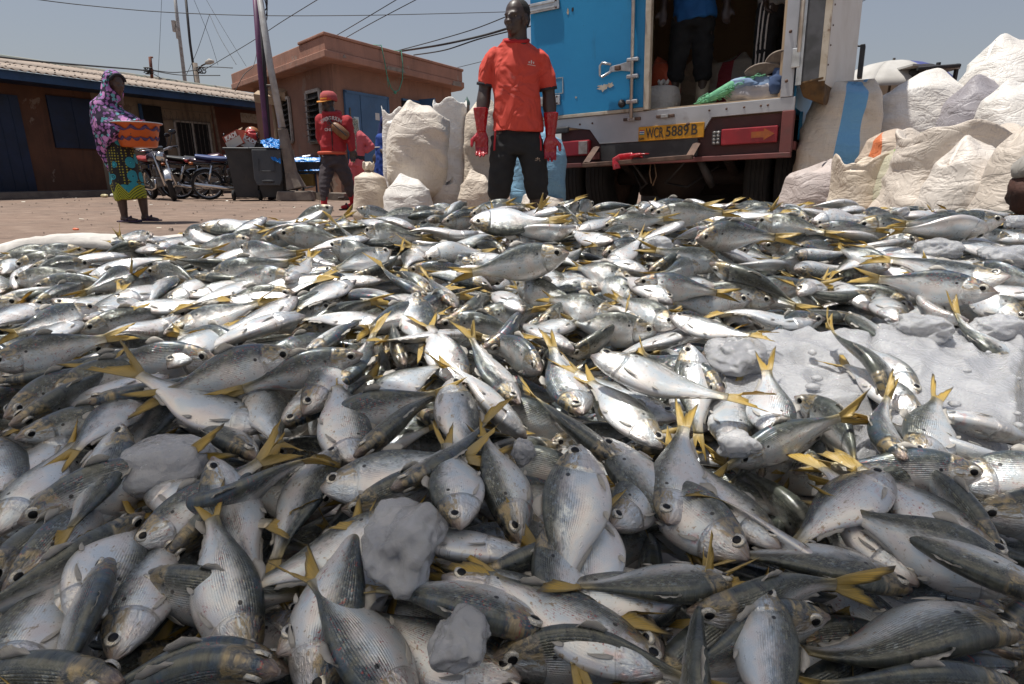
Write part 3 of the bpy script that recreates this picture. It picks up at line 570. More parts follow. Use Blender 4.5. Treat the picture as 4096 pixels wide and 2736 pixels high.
# ================================================================== people: one continuous body each, clothes as children
def loft(mb, secs, n=16, ref=(1, 0, 0), round_ends=(False, False)):
    """secs: (point, half width along ref, half depth)"""
    P = [Vector(s[0]) for s in secs]; k = len(P); v = []; ref = Vector(ref)
    for i, p in enumerate(P):
        tg = (P[min(i + 1, k - 1)] - P[max(i - 1, 0)]).normalized(); a = (ref - tg * ref.dot(tg)).normalized(); b = tg.cross(a)
        for j in range(n):
            q = 2 * math.pi * j / n; v.append(p + a * (math.cos(q) * secs[i][1]) + b * (math.sin(q) * secs[i][2]))
    f = [(i * n + j, i * n + (j + 1) % n, (i + 1) * n + (j + 1) % n, (i + 1) * n + j) for i in range(k - 1) for j in range(n)] + [tuple(range(n - 1, -1, -1)), tuple(range((k - 1) * n, k * n))]
    mb.add(v, f)
    for e, i in ((0, 0), (1, k - 1)):
        if round_ends[e]: r = min(secs[i][1], secs[i][2]); mb.ball(P[i], (secs[i][1] * .98, secs[i][2] * .98, r), 14, 8)
def limb(mb, pts, rs, n=12):
    for i in range(len(pts)): mb.ball(pts[i], rs[i], n, 8)
    for i in range(len(pts) - 1): mb.tube([pts[i], pts[i + 1]], [rs[i], rs[i + 1]], n)
def fuse(mb, name, mat, parent, voxel=.012, it=6, fold=0, fscale=9, seed=0, aniso=(1, 1, 1), M=None):
    me = bpy.data.meshes.new(name); me.from_pydata(mb.v, [], mb.f); me.validate(); o = bpy.data.objects.new('tmp', me); COL.objects.link(o)
    m = o.modifiers.new('r', 'REMESH'); m.mode = 'VOXEL'; m.voxel_size = voxel
    if it: s = o.modifiers.new('s', 'SMOOTH'); s.factor = .5; s.iterations = it
    dg = bpy.context.evaluated_depsgraph_get(); out = bpy.data.meshes.new_from_object(o.evaluated_get(dg)); bpy.data.objects.remove(o); bpy.data.meshes.remove(me)
    if fold:
        sd = Vector((seed * 7.1, seed * 3.3, 0)); nv = [(v.co.copy(), v.normal.copy()) for v in out.vertices]
        for i, (c, nn) in enumerate(nv):
            q = Vector((c.x * aniso[0], c.y * aniso[1], c.z * aniso[2])) * fscale + sd
            d = 1 - abs(mn.noise(q)) * 2.2; d2 = mn.noise(q * 2.3 + sd)
            out.vertices[i].co = c + nn * (fold * (.75 * d + .35 * d2 - .35))
    if M is not None: out.transform(M)
    out.name = name; out.materials.clear(); out.materials.append(mat); out.polygons.foreach_set('use_smooth', [True] * len(out.polygons))
    return link(name, out, parent)
def V(*a): return Vector(a)
def hand(mb, w, d, side, s=1.0, curl=.5, fwd=V(0, -1, 0)):
    """w wrist, d direction down the hand; side: which way the thumb sits"""
    d = d.normalized(); f = fwd - d * fwd.dot(d); f.normalize(); a = d.cross(f) * side
    mb.tube([w, w + d * .05 * s, w + d * .095 * s], [(.021 * s, .028 * s), (.021 * s, .043 * s), (.018 * s, .042 * s)], 12, ref=f)
    for i, (o, L) in enumerate(((-.031, .072), (-.011, .084), (.011, .08), (.031, .064))):
        p0 = w + d * (.085 * s) + a * (-o * s); p1 = p0 + (d + f * curl * .5).normalized() * (L * .5 * s); p2 = p1 + (d * .75 + f * curl).normalized() * (L * .3 * s); p3 = p2 + (d * .45 + f * curl * 1.3).normalized() * (L * .28 * s)
        limb(mb, [p0, p1, p2, p3], [.0105 * s, .0098 * s, .009 * s, .0075 * s], 8)
    p0 = w + d * .03 * s + a * .026 * s; p1 = p0 + (d * .7 + a * .75 + f * .35) * .04 * s; p2 = p1 + (d * .95 + a * .1 + f * .35) * .035 * s
    limb(mb, [p0, p1, p2], [.015 * s, .0125 * s, .0095 * s], 8)
def head_mesh(mb, c, h, turn, tilt=0, neck=None, nose=1.0):
    """c: centre of the head, h: head height; face looks towards -y turned by `turn`"""
    M = Matrix.Rotation(turn, 3, 'Z') @ Matrix.Rotation(tilt, 3, 'X'); s = h / .23
    def B(p, r): mb.ball(c + M @ (V(*p) * s), tuple(x * s for x in r), 14, 10, 0, M)
    B((0, .012, .03), (.074, .094, .086)); B((0, -.018, -.04), (.058, .07, .072)); B((0, -.05, -.085), (.036, .034, .026))
    B((0, -.070, .016), (.052, .022, .016)); B((.040, -.044, -.022), (.027, .028, .026)); B((-.040, -.044, -.022), (.027, .028, .026))
    B((0, -.094, -.012), (.011, .014, .028)); B((0, -.1, -.032), (.026, .018, .013)); B((0, -.091, -.059), (.027, .016, .0085)); B((0, -.089, -.079), (.025, .016, .0095))
    for q in (-1, 1): B((q * .074, .012, -.012), (.010, .021, .032))
    return M, s
def eyes(c, M, s, parent, white):
    for q in (-1, 1):
        mb = MB(); mb.ball(c + M @ (V(q * .03, -.066, .001) * s), tuple(x * s for x in (.0125, .009, .0055)), 10, 6, 0, M); e = mb.build('eye', white, parent, True)
        mb = MB(); mb.ball(c + M @ (V(q * .03, -.0725, .001) * s), tuple(x * s for x in (.0052, .0035, .0048)), 8, 6, 0, M); mb.build('iris', DARK, e, True)
SKIN = pm('dark_skin', (.055, .035, .027), (.044, .028, .022), 14, .43, 0, .12, 90, .002, spec=.5)
SKIN2 = pm('brown_skin', (.075, .042, .03), (.06, .034, .025), 14, .48, 0, .1, 90, .002)
HAIR = pm('black_hair', (.008, .0075, .007), (.012, .011, .01), 60, .8, 0, .9, 120, .006)
EYEW = pm('eye_white', (.16, .13, .115))
def cloth(name, c1, c2, rough=.85, weave=260, scale=8, **k): return pm(name, c1, c2, scale, rough, 0, .25, weave, .0015, **k)

# ---- 1. man in the red T-shirt and red gloves
MX, MY = .03, 4.5; g = V(MX, MY, 0)
p = thing('person', 'man in coral red T-shirt, black trousers and long red rubber gloves standing over the fish', 'person', g)
HC = g + V(.0, -.005, 1.568); sh = 1.405
mb = MB(); Mh, hs = head_mesh(mb, HC, .240, R(-32), R(2))
mb.tube([g + V(.012, .035, 1.36), g + V(.008, .02, 1.46), g + V(.005, .01, 1.54)], [(.085, .085), (.068, .07), (.068, .072)], 14)
loft(mb, [(g + V(0, .02, .84), .15, .10), (g + V(0, .02, 1.0), .135, .095), (g + V(0, .02, 1.2), .15, .10), (g + V(0, .03, 1.32), .13, .08), (g + V(0, .03, 1.37), .08, .06)], 18)
arms = {-1: (g + V(-.178, .03, 1.365), g + V(-.225, .05, 1.12), g + V(-.252, -.02, .90)), 1: (g + V(.188, .03, 1.35), g + V(.235, .05, 1.09), g + V(.25, -.01, .87))}
for s_, (a, b, c_) in arms.items(): limb(mb, [a + V(-s_ * .03, 0, -.055), (a + b) / 2 + V(0, 0, .01), b, (b * .62 + c_ * .38), c_], [.036, .056, .047, .052, .034], 12)
legs = {-1: (g + V(-.085, .02, .82), g + V(-.125, 0, .46), g + V(-.13, .02, .08)), 1: (g + V(.085, .02, .82), g + V(.165, -.01, .46), g + V(.175, .02, .08))}
for s_, (a, b, c_) in legs.items(): limb(mb, [a, b, c_], [.085, .058, .045], 12)
body = fuse(mb, 'body', SKIN, p, .0085, 3)
eyes(HC, Mh, hs, p, EYEW)
mb = MB(); mb.ball(HC + Mh @ (V(0, .026, .042) * hs), (.079 * hs, .088 * hs, .08 * hs), 18, 12, 0, Mh); mb.ball(HC + Mh @ (V(0, .06, -.0) * hs), (.068 * hs, .05 * hs, .07 * hs), 14, 10, 0, Mh); fuse(mb, 'hair', HAIR, p, .008, 3)
t = NT('coral_jersey'); co = t.coord('Object'); fd_ = t.math('ABSOLUTE', t.math('SUBTRACT', t.noise(5.5, 2, t.mapv(co, (1, 1, .8), rot=(0, .5, 0)), .5, .8), .5)); nf = t.bump(t.step(fd_, .0, .14), .55, .022)
RED = t.out(Base_Color=t.mix(t.noise(8, 3, co), (.58, .065, .04), (.54, .055, .035)), Roughness=.85, Normal=t.bump(t.noise(260, 3, co), .2, .0015, nf))
mb = MB(); loft(mb, [(g + V(.01, .015, .832), .190, .134), (g + V(.01, .015, .93), .176, .130), (g + V(0, .015, 1.1), .163, .118), (g + V(0, .02, 1.25), .168, .118), (g + V(0, .03, 1.33), .172, .105), (g + V(0, .035, 1.385), .138, .088), (g + V(0, .033, 1.43), .098, .078), (g + V(0, .03, 1.445), .08, .07)], 24)
for s_, (a, b, c_) in arms.items():
    e = a + (b - a) * .86; mb.ball(a + V(-s_ * .03, 0, -.022), (.056, .062, .05), 14, 10); mb.tube([a + V(-s_ * .06, 0, .0), a + V(-s_ * .012, 0, -.05), a + (b - a) * .45, e + V(s_ * .004, 0, 0)], [.05, .06, .062, .064], 14)
ts = fuse(mb, 'shirt', RED, p, .008, 5, .015, 6.5, 2, (1, 1, .8))
TRIM = cloth('dark_trim', (.02, .02, .028), (.015, .015, .02)); 
for s_, (a, b, c_) in arms.items():
    d = (b - a).normalized(); e = a + (b - a) * .86; mb = MB(); ring = []
    mb.tube([e - d * .006, e + d * .012], [.0665, .0655], 18, caps=False); o = mb.build('sleeve_trim', TRIM, ts, True); o.modifiers.new('t', 'SOLIDIFY').thickness = .006
mb = MB(); mb.tube([g + V(.085 * math.cos(q), .03 + .078 * math.sin(q), 1.437 + .022 * math.sin(q)) for q in np.linspace(0, 2 * math.pi, 25)], .012, 8); mb.build('collar', cloth('red_rib', (.42, .015, .02), (.38, .012, .018)), ts, True)
BLACK = cloth('black_fleece', (.011, .011, .012), (.015, .015, .016), .9)
mb = MB(); loft(mb, [(g + V(.01, .015, .86), .150, .10), (g + V(.01, .018, .76), .170, .115), (g + V(.01, .02, .68), .16, .11)], 20)
for s_, (a, b, c_) in legs.items(): kx = g.x + (-.12 if s_ < 0 else .15); mb.tube([V(g.x + s_ * .085, g.y + .02, .80), V(kx - s_ * .02, g.y + .01, .62), V(kx, g.y, .46), V(kx + s_ * .01, g.y + .01, .385), V(kx + s_ * .012, g.y + .01, .355)], [(.1, .1), (.098, .1), (.088, .09), (.08, .082), (.066, .07)], 16)
tr = fuse(mb, 'trousers', BLACK, p, .0095, 5, .010, 9, 5, (1, 1, 1.4))
STRIPE = cloth('red_piping', (.42, .02, .03), (.38, .02, .03))
bvh = BVHTree.FromPolygons([v.co for v in tr.data.vertices], [q.vertices[:] for q in tr.data.polygons])
def on_body(tree, x, z, y0=-1.0, off=.003):
    h_ = tree.ray_cast(V(x, g.y + y0, z), V(0, 1, 0)); return h_[0] + V(0, -off, 0) if h_[0] is not None else V(x, g.y - .12, z)
for s_ in (-1, 1):
    pts = [tr_ for tr_ in [on_body(bvh, g.x + (s_ * .158 + .01) * k_, z) for k_, z in ((1.0, .83), (1.02, .79), (1.05, .75), (1.06, .70))]]
    mb = MB(); mb.tube(pts, .008, 6); mb.build('side_stripe', STRIPE, tr, True)
bvh2 = BVHTree.FromPolygons([v.co for v in ts.data.vertices], [q.vertices[:] for q in ts.data.polygons])
EMB = pm('emblem_white', (.68, .62, .58), (.6, .55, .5), 30)
def emblem(tree, x, z, s, par, mat):
    mb = MB()
    for dx, h0, w in ((0, 1.0, .34), (-.6, .55, .3), (.6, .55, .3)):
        pts = [on_body(tree, x + (dx + w * math.sin(q) * .5) * s, z + (h0 * .5 * (1 - math.cos(q))) * s + (.1 * s if dx else .0)) for q in np.linspace(0, 2 * math.pi, 9)[:-1]]
        mb.add(pts, [tuple(range(8))])
    a = on_body(tree, x - s * 1.0, z - s * .28); b = on_body(tree, x + s * 1.1, z - s * .42); mb.add([a, b, b + V(0, 0, s * .13), a + V(0, 0, s * .13)], [(0, 1, 2, 3)])
    o = mb.build('emblem', mat, par); o.modifiers.new('t', 'SOLIDIFY').thickness = .003
emblem(bvh2, g.x + .105, 1.27, .026, ts, EMB); emblem(bvh, g.x + .155, .635, .019, tr, pm('emblem_tan', (.5, .38, .28), (.42, .3, .22), 30))
WELL = pm('rubber_boot', (.028, .03, .032), (.02, .021, .022), 8, .5)
for s_ in (-1, 1):
    x = g.x + (-.135 if s_ < 0 else .168); mb = MB(); mb.tube([V(x, g.y + .03, .36), V(x, g.y + .03, .2), V(x, g.y + .03, .06)], [(.068, .068), (.062, .066), (.055, .065)], 16); loft(mb, [(V(x, g.y + .1, .045), .045, .045), (V(x, g.y, .05), .05, .05), (V(x, g.y - .12, .04), .052, .04), (V(x, g.y - .17, .035), .04, .03)], 12); fuse(mb, 'boot', WELL, p, .01, 3)
GLOVE = pm('red_rubber', (.36, .008, .014), (.30, .006, .012), 9, .28, 0, .15, 30, .004, coat=.4)
for s_, (a, b, c_) in arms.items():
    d = V(-.02 * s_, -.06, -1).normalized(); w = c_ + d * .07
    mb = MB(); mb.tube([c_ + V(0, 0, .09), c_ + V(0, 0, .02), w], [(.056, .062), (.047, .05), (.034, .036)], 14); hand(mb, w + d * -.01, d, -s_, 1.18, .55); fuse(mb, 'glove', GLOVE, p, .0052, 2, .003, 25, 3)

# ---- 2. woman carrying an orange basin
W = atZ(530, 886, 0); W = V(W.x, W.y, 0)
p = thing('person', 'woman in pink floral headscarf and turquoise patterned wrap skirt carrying a basin', 'person', W)
hc = V(*atY(465, 335, W.y)); up_ = hc.z
mb = MB(); Mh, hs = head_mesh(mb, hc, .215, R(62), R(4)); mb.tube([hc + V(-.03, .01, -.22), hc + V(-.01, 0, -.06)], [.06, .055], 12)
cx = W.x - .02
loft(mb, [(V(cx, W.y, .75), .13, .12), (V(cx - .03, W.y, 1.0), .12, .11), (V(cx - .06, W.y, 1.25), .13, .10)], 14)
for s_, y0 in ((-1, -.16), (1, .16)): limb(mb, [V(cx - .05, W.y + y0 * .75, 1.22), V(cx + .03, W.y + y0 * 1.0, 1.04), V(cx + .22, W.y + y0 * 1.1, 1.0)], [.05, .042, .032], 10)
for x, y, fx in ((-.02, -.05, .02), (.13, .10, .03)):
    limb(mb, [V(cx, W.y + y, .6), V(W.x + x - .03, W.y + y, .3), V(W.x + x - .03, W.y + y, .06)], [.08, .058, .036], 10); loft(mb, [(V(W.x + x - .07, W.y + y, .035), .03, .03), (V(W.x + x + .04, W.y + y - .02, .03), .042, .026), (V(W.x + x + .13, W.y + y - .03, .022), .035, .016)], 10, (0, 1, 0))
for s_, y0 in ((-1, -.19), (1, .19)): hand(mb, V(cx + .22, W.y + y0, 1.0), V(1, 0, -.25), s_, .95, .4, V(0, -s_, 0))
fuse(mb, 'body', SKIN2, p, .011, 3); eyes(hc, Mh, hs, p, EYEW)
SAND = pm('sandal_purple', (.05, .025, .06), (.04, .02, .045), 20, .6)
for x, y in ((-.02, -.05), (.13, .10)): mb = MB(); mb.box((W.x + x + .03, W.y + y - .02, .009), (.26, .095, .018), rotz(-.1)); sd = mb.build('sandal', SAND, p, bevel=.008); mb = MB(); mb.tube([V(W.x + x + .02, W.y + y - .07, .02), V(W.x + x + .06, W.y + y - .02, .068), V(W.x + x + .02, W.y + y + .04, .02)], .008, 6); mb.build('strap', SAND, sd)
# floral print
t = NT('floral_scarf'); co = t.coord('Object'); warp = t.new('ShaderNodeVectorMath', operation='ADD'); nn = t.new('ShaderNodeTexNoise'); nn.inputs['Scale'].default_value = 12
t.l.new(co, nn.inputs['Vector']); sc_ = t.new('ShaderNodeVectorMath', operation='SCALE'); t.l.new(nn.outputs['Color'], sc_.inputs[0]); sc_.inputs['Scale'].default_value = .05; t.l.new(co, warp.inputs[0]); t.l.new(sc_.outputs[0], warp.inputs[1])
v1 = t.vor(9, warp.outputs[0]); v2 = t.vor(26, warp.outputs[0]); v3 = t.vor(38, co)
base = (.02, .010, .035); pk_ = t.mix(t.noise(60, 2, co), (.50, .16, .42), (.62, .32, .58))
c1 = t.mix(t.math('LESS_THAN', v2.outputs['Distance'], .36), base, t.mix(t.math('GREATER_THAN', t.new('ShaderNodeSeparateColor').outputs[0], 2), (.45, .18, .42), (.45, .18, .42)))
sep = t.new('ShaderNodeSeparateColor'); t.l.new(v2.outputs['Color'], sep.inputs[0])
petal = t.mix(t.math('GREATER_THAN', sep.outputs[0], .76), t.mix(sep.outputs[1], (.46, .20, .46), (.22, .09, .30)), (.12, .36, .40)); c1 = t.mix(t.math('LESS_THAN', v2.outputs['Distance'], .50), base, petal)
c1 = t.mix(t.math('LESS_THAN', v1.outputs['Distance'], .32), c1, pk_)
FLORAL = t.out(Base_Color=c1, Roughness=.75)
mb = MB()
mb.ball(hc + V(-.035, .012, .03), (.115, .105, .115), 18, 12); mb.ball(hc + V(-.06, .01, -.06), (.095, .1, .1), 16, 10)
loft(mb, [(hc + V(-.05, .01, .02), .1, .11), (hc + V(-.07, .01, -.13), .105, .12), (V(cx - .05, W.y, 1.28), .14, .18), (V(cx - .01, W.y, 1.14), .19, .22), (V(cx + .07, W.y, 1.0), .26, .24), (V(cx + .12, W.y, .945), .29, .25)], 22)
loft(mb, [(V(cx - .12, W.y, 1.2), .09, .14), (V(cx - .16, W.y, .98), .07, .13), (V(cx - .14, W.y, .76), .06, .11), (V(cx - .09, W.y, .58), .045, .08), (V(cx - .07, W.y, .52), .025, .04)], 16)
sc = fuse(mb, 'headscarf', FLORAL, p, .012, 5, .014, 8, 4, (1, 1, .6))
# cut the face opening: push scarf vertices near the face back behind it
fdir = (Mh @ V(0, -1, 0)).normalized()
for v in sc.data.vertices:
    d = v.co - hc; f_ = d.dot(fdir); l_ = (d - fdir * f_); 
    if f_ > .0 and l_.length < .098 and abs(d.z + .01) < .115: v.co -= fdir * (f_ + .005)
mb = MB(); mb.tube([hc + Mh @ (V(.085 * math.cos(q), -.03 - .02 * math.sin(q), .095 * math.sin(q)) * 1.0) for q in np.linspace(.35, 2.8, 12)], .016, 8); mb.build('headband', TRIM, p, True)
t = NT('wrap_print'); co = t.coord('Object'); v1 = t.vor(6.2, co, rnd=.55); v2 = t.vor(34, co, rnd=.15); ring = t.math('SINE', t.math('MULTIPLY', v1.outputs['Distance'], 190)); sp = t.new('ShaderNodeSeparateXYZ'); t.l.new(co, sp.inputs[0])
c1 = t.mix(t.math('LESS_THAN', v2.outputs['Distance'], .30), (.010, .009, .008), (.30, .27, .02)); tq = t.mix(t.step(ring, -.5, .5), (.01, .10, .13), (.03, .38, .46)); c1 = t.mix(t.math('LESS_THAN', v1.outputs['Distance'], .46), c1, tq)
zz = t.math('ADD', sp.outputs[2], t.math('MULTIPLY', t.math('PINGPONG', t.math('ADD', sp.outputs[0], 10), .085), -1.3)); lime = t.mix(t.step(t.math('SINE', t.math('MULTIPLY', zz, 210)), .1, .5), (.34, .36, .015), (.05, .06, .01)); c1 = t.mix(t.math('LESS_THAN', zz, .335), c1, lime)
WRAP = t.out(Base_Color=c1, Roughness=.75)
mb = MB(); loft(mb, [(V(W.x + .03, W.y, .255), .165, .17), (V(W.x + .01, W.y, .42), .165, .175), (V(cx + .04, W.y, .62), .15, .16), (V(cx + .02, W.y, .82), .14, .15), (V(cx, W.y, .98), .13, .13)], 22); fuse(mb, 'wrap_skirt', WRAP, p, .012, 4, .014, 9, 8, (1, 1, .3))
# basin
b = atY(525, 590, W.y); bz = b.z; bt = atY(525, 497, W.y).z; bc = V(cx + .25, W.y, 0)
ORANGE = pm('orange_plastic', (.52, .10, .012), (.48, .085, .01), 3, .38); PURP = pm('purple_swirl', (.075, .035, .12), (.06, .03, .10), 9, .4)
bs = thing('basin', 'orange plastic basin with dark purple scallops held at the waist of the woman', 'basin', (bc.x, bc.y, bz))
mb = MB(); r0, r1 = .185, .232
mb.lathe([(0, bz), (r0 - .02, bz), (r0, bz + .01), (r1, bt - .01), (r1 + .03, bt), (r1 + .03, bt + .012), (r1 - .005, bt + .01), (r0 - .005, bz + .03), (0, bz + .02)], 40, (bc.x, bc.y, 0)); mb.build('bowl', ORANGE, bs, True)
mb = MB(); mb.lathe([(r1 + .028, bt + .004), (r1 + .036, bt + .006), (r1 + .036, bt + .014), (r1 + .0, bt + .018)], 40, (bc.x, bc.y, 0)); mb.build('rim', pm('rim_grey', (.5, .47, .5), (.4, .38, .42), 9, .4), bs, True)
for lev, nsc in ((.90, 10), (.42, 14)):
    mb = MB(); pts = []
    for q in np.linspace(0, 2 * math.pi, nsc * 8 + 1):
        u = lev - (.16 if lev > .8 else .12) * abs(math.sin(q * nsc / 2)); r = r0 + (r1 - r0) * u + .003; pts.append(V(bc.x + r * math.cos(q), bc.y + r * math.sin(q), bz + .01 + (bt - bz - .02) * u))
    mb.tube(pts, [(.004, .014 + .008 * math.sin(i * .9)) for i in range(len(pts))], 6, ref=(1, 0, 0)); mb.build('scallop_band', PURP, bs, True)

# ---- 3. man walking in a red hooded sweater and cap
C = atZ(1330, 862, 0); C = V(C.x, C.y, 0); p = thing('person', 'man striding in red zip sweater, grey trousers, red socks and red cap', 'person', C)
def cpx(x, y, dy=0): q = atY(x, y, C.y); return V(q.x, C.y + dy, q.z)
hc = cpx(1312, 412); mb = MB(); Mh, hs = head_mesh(mb, hc, .225, R(-28), R(6)); mb.tube([cpx(1328, 462), cpx(1318, 430)], [.062, .055], 12)
hipc = cpx(1338, 640); ch_ = cpx(1330, 500)
loft(mb, [(hipc, .14, .1), (cpx(1336, 570), .13, .095), (ch_, .16, .1)], 14)
armL = (cpx(1285, 482), cpx(1278, 550, .06), cpx(1300, 600, .10)); armR = (cpx(1388, 486), cpx(1402, 555, -.02), cpx(1412, 595, -.05))
for a, b_, c_ in (armL, armR): limb(mb, [a, b_, c_], [.055, .045, .032], 10)
hand(mb, armR[2], V(.05, 0, -1), -1, 1.05, .5); hand(mb, armL[2], V(.3, .2, -1), 1, 1.0, .5)
lgL = (cpx(1315, 650), cpx(1308, 715, -.08), cpx(1312, 800, -.18)); lgR = (cpx(1358, 650), cpx(1385, 720, .05), cpx(1398, 800, .16))
for a, b_, c_ in (lgL, lgR): limb(mb, [a, b_, c_], [.085, .06, .042], 10)
fuse(mb, 'body', SKIN, p, .011, 3); eyes(hc, Mh, hs, p, EYEW)
HOOD = cloth('red_fleece', (.36, .022, .028), (.32, .02, .025)); mb = MB()
loft(mb, [(cpx(1330, 615), .16, .125), (cpx(1334, 590), .175, .13), (cpx(1332, 545), .165, .125), (cpx(1331, 500), .185, .125), (cpx(1330, 470), .16, .1), (cpx(1326, 452), .09, .085)], 20)
for a, b_, c_ in (armL, armR): limb(mb, [a, (a + b_) / 2, b_, c_ + (b_ - c_) * .1], [.08, .068, .062, .05], 12)
hd = fuse(mb, 'sweater', HOOD, p, .011, 4, .014, 8, 6); mb = MB(); mb.tube([cpx(1326, 452) + V(.1 * math.cos(q), .01 + .09 * math.sin(q), .02 * math.sin(q)) for q in np.linspace(0, 6.28, 17)], [.03] * 17, 8); mb.build('hood', HOOD, hd, True)
mb = MB(); mb.tube([cpx(1322, 612) + V(.17 * math.cos(q) + .02, .13 * math.sin(q), .0) for q in np.linspace(0, 6.28, 21)], .02, 8); mb.build('hem_band', cloth('coral_hem', (.55, .10, .05), (.5, .09, .05)), hd, True)
bvh3 = BVHTree.FromPolygons([v.co for v in hd.data.vertices], [q.vertices[:] for q in hd.data.polygons])
def onb(x, y, off=.004):
    r_ = ray(x, y).normalized(); h_ = bvh3.ray_cast(EYE, r_); return (h_[0] - r_ * off) if h_[0] is not None else None
LETW = pm('print_white', (.62, .52, .5), (.5, .4, .38), 40); LETD = pm('print_grey', (.16, .03, .035), (.12, .03, .03), 40)
def print_word(s_, x0, x1, ys, size, mat, nm='print_lettering'):
    n_ = len(s_)
    for i, chh in enumerate(s_):
        if chh == ' ': continue
        u = (i + .5) / n_; x = x0 + (x1 - x0) * u; y = ys(u); q = onb(x, y + size * 100, .012)
        if q is None: continue
        cu = bpy.data.curves.new('t', 'FONT'); cu.body = chh; cu.size = size; cu.extrude = .003; cu.align_x = 'CENTER'; cu.offset = size * .03
        ob = bpy.data.objects.new('tmp', cu); me = bpy.data.meshes.new_from_object(ob); bpy.data.objects.remove(ob)
        me.transform(Matrix.Translation(q) @ Matrix.Rotation(R(90), 4, 'X')); me.materials.clear(); me.materials.append(mat); link(nm, me, hd)
print_word('STRONG FUTURY', 1284, 1368, lambda u: 489 - 17 * math.sin(math.pi * u), .058, LETW)
print_word('50', 1303, 1352, lambda u: 498, .11, LETD)
print_word('ONE', 1300, 1330, lambda u: 519, .05, LETW)
mb = MB(); zp = [onb(x, y, .006) for x, y in ((1322, 470), (1325, 510), (1328, 550), (1330, 600))]; mb.tube([q for q in zp if q], .006, 6); mb.build('zip', TRIM, hd, True)
GREYT = cloth('grey_twill', (.055, .042, .046), (.045, .035, .04)); mb = MB(); loft(mb, [(hipc + V(0, 0, .06), .15, .115), (hipc, .165, .125), (cpx(1338, 665), .16, .12)], 18)
for (a, b_, c_), e in ((lgL, .92), (lgR, .9)): limb(mb, [a + V(0, 0, -.02), (a + b_) / 2, b_, b_ + (c_ - b_) * .5, b_ + (c_ - b_) * e * .82], [.1, .095, .08, .07, .052], 12)
fuse(mb, 'trousers', GREYT, p, .011, 4, .016, 8, 9, (1, 1, 1.5))
SOCK = cloth('red_sock', (.40, .015, .02), (.36, .012, .018)); SANDB = pm('slipper_rubber', (.05, .035, .035), (.035, .028, .028), 12, .6)
for (a, b_, c_), ft, yaw in ((lgL, cpx(1288, 838, -.22), -.5), (lgR, cpx(1394, 838, .18), -.3)):
    an = c_ + (b_ - c_) * -.05; mb = MB(); limb(mb, [b_ + (c_ - b_) * .7, V(an.x, an.y, ft.z + .09)], [.048, .042], 10); d = V(-.75, -.65, -.1 if yaw < -.4 else 0).normalized()
    heel = V(an.x, an.y, ft.z + .05); loft(mb, [(heel - d * .05, .036, .036), (heel + d * .06 + V(0, 0, -.012), .045, .034), (heel + d * .17 + V(0, 0, -.025), .042, .024)], 12, (.65, -.75, 0)); fuse(mb, 'sock', SOCK, p, .011, 3)
    mb = MB(); e1 = heel - d * .08 + V(0, 0, -.05); e2 = heel + d * .2 + V(0, 0, -.055); mb.tube([e1, (e1 + e2) / 2, e2], [(.013, .045), (.014, .05), (.012, .04)], 10, ref=(0, 0, 1)); sl_ = mb.build('slipper', SANDB, p, True); mb = MB(); q = heel + d * .1; mb.tube([q + V(-.04, .045, -.035), q + V(0, 0, .025), q + V(.04, -.045, -.035)], .012, 6); mb.build('strap', SANDB, sl_, True)
CAPR = cloth('cap_red', (.40, .075, .075), (.36, .065, .065)); CAPY = cloth('cap_amber', (.58, .24, .03), (.5, .2, .03))
mb = MB(); cm = hc + V(.01, .01, .035); prof = [(.108, -.01), (.11, .03), (.10, .075), (.065, .105), (.0, .115)]; mb.lathe(prof, 24, cm); cp = mb.build('cap', CAPR, p, True); cp.modifiers.new('t', 'SOLIDIFY').thickness = .006
bd = Mh @ V(0, -1, 0); sd_ = V(-bd.y, bd.x, 0); mb = MB(); mb.add([cm + bd * (.09 + .08 * math.cos(q)) + sd_ * (.1 * math.sin(q)) + V(0, 0, .0 - .02 * math.cos(q)) for q in np.linspace(-1.5, 1.5, 13)] + [cm + bd * .06 + sd_ * .1 + V(0, 0, 0), cm + bd * .06 - sd_ * .1], [tuple(range(15))]); br = mb.build('brim', CAPY, cp); br.modifiers.new('t', 'SOLIDIFY').thickness = .008
mb = MB(); pts = [cm + bd * (.112 * math.cos(q)) + sd_ * (.112 * math.sin(q)) for q in np.linspace(-.55, .55, 7)]; mb.add([q + V(0, 0, .012) for q in pts] + [q * 1 + V(0, 0, .06) - bd * .006 for q in pts], [(i, i + 1, i + 8, i + 7) for i in range(6)]); fp = mb.build('front_panel', CAPY, cp); fp.modifiers.new('t', 'SOLIDIFY').thickness = .012
# crossbody bag and phone in hand
BAG = pm('tan_leather', (.20, .085, .03), (.15, .065, .025), 9, .5); bgp = onb(1362, 525, .05) or cpx(1362, 525, -.15)
bgt = thing('shoulder_bag', 'brown leather crossbody bag on the chest of the man in the red sweater', 'bag', bgp); mb = MB(); d = (cpx(1385, 545) - cpx(1338, 505)).normalized()
mb.tube([bgp - d * .14, bgp - d * .09, bgp, bgp + d * .09, bgp + d * .12], [(.02, .03), (.045, .06), (.05, .068), (.045, .062), (.015, .03)], 14, ref=(0, 1, 0)); mb.build('pouch', BAG, bgt, True)
mb = MB(); mb.tube([bgp + V(.0, -.06, .02) - d * .16, bgp + V(0, -.066, .02) + d * .12], .006, 6); mb.build('zip', TRIM, bgt)
mb = MB(); st_ = [q for q in [onb(x, y, .008) for x, y in ((1308, 452), (1316, 470), (1326, 490), (1336, 505))] if q]; mb.tube(st_, [(.006, .022)] * len(st_), 6, ref=(1, 0, 0)); mb.build('strap', TRIM, bgt)

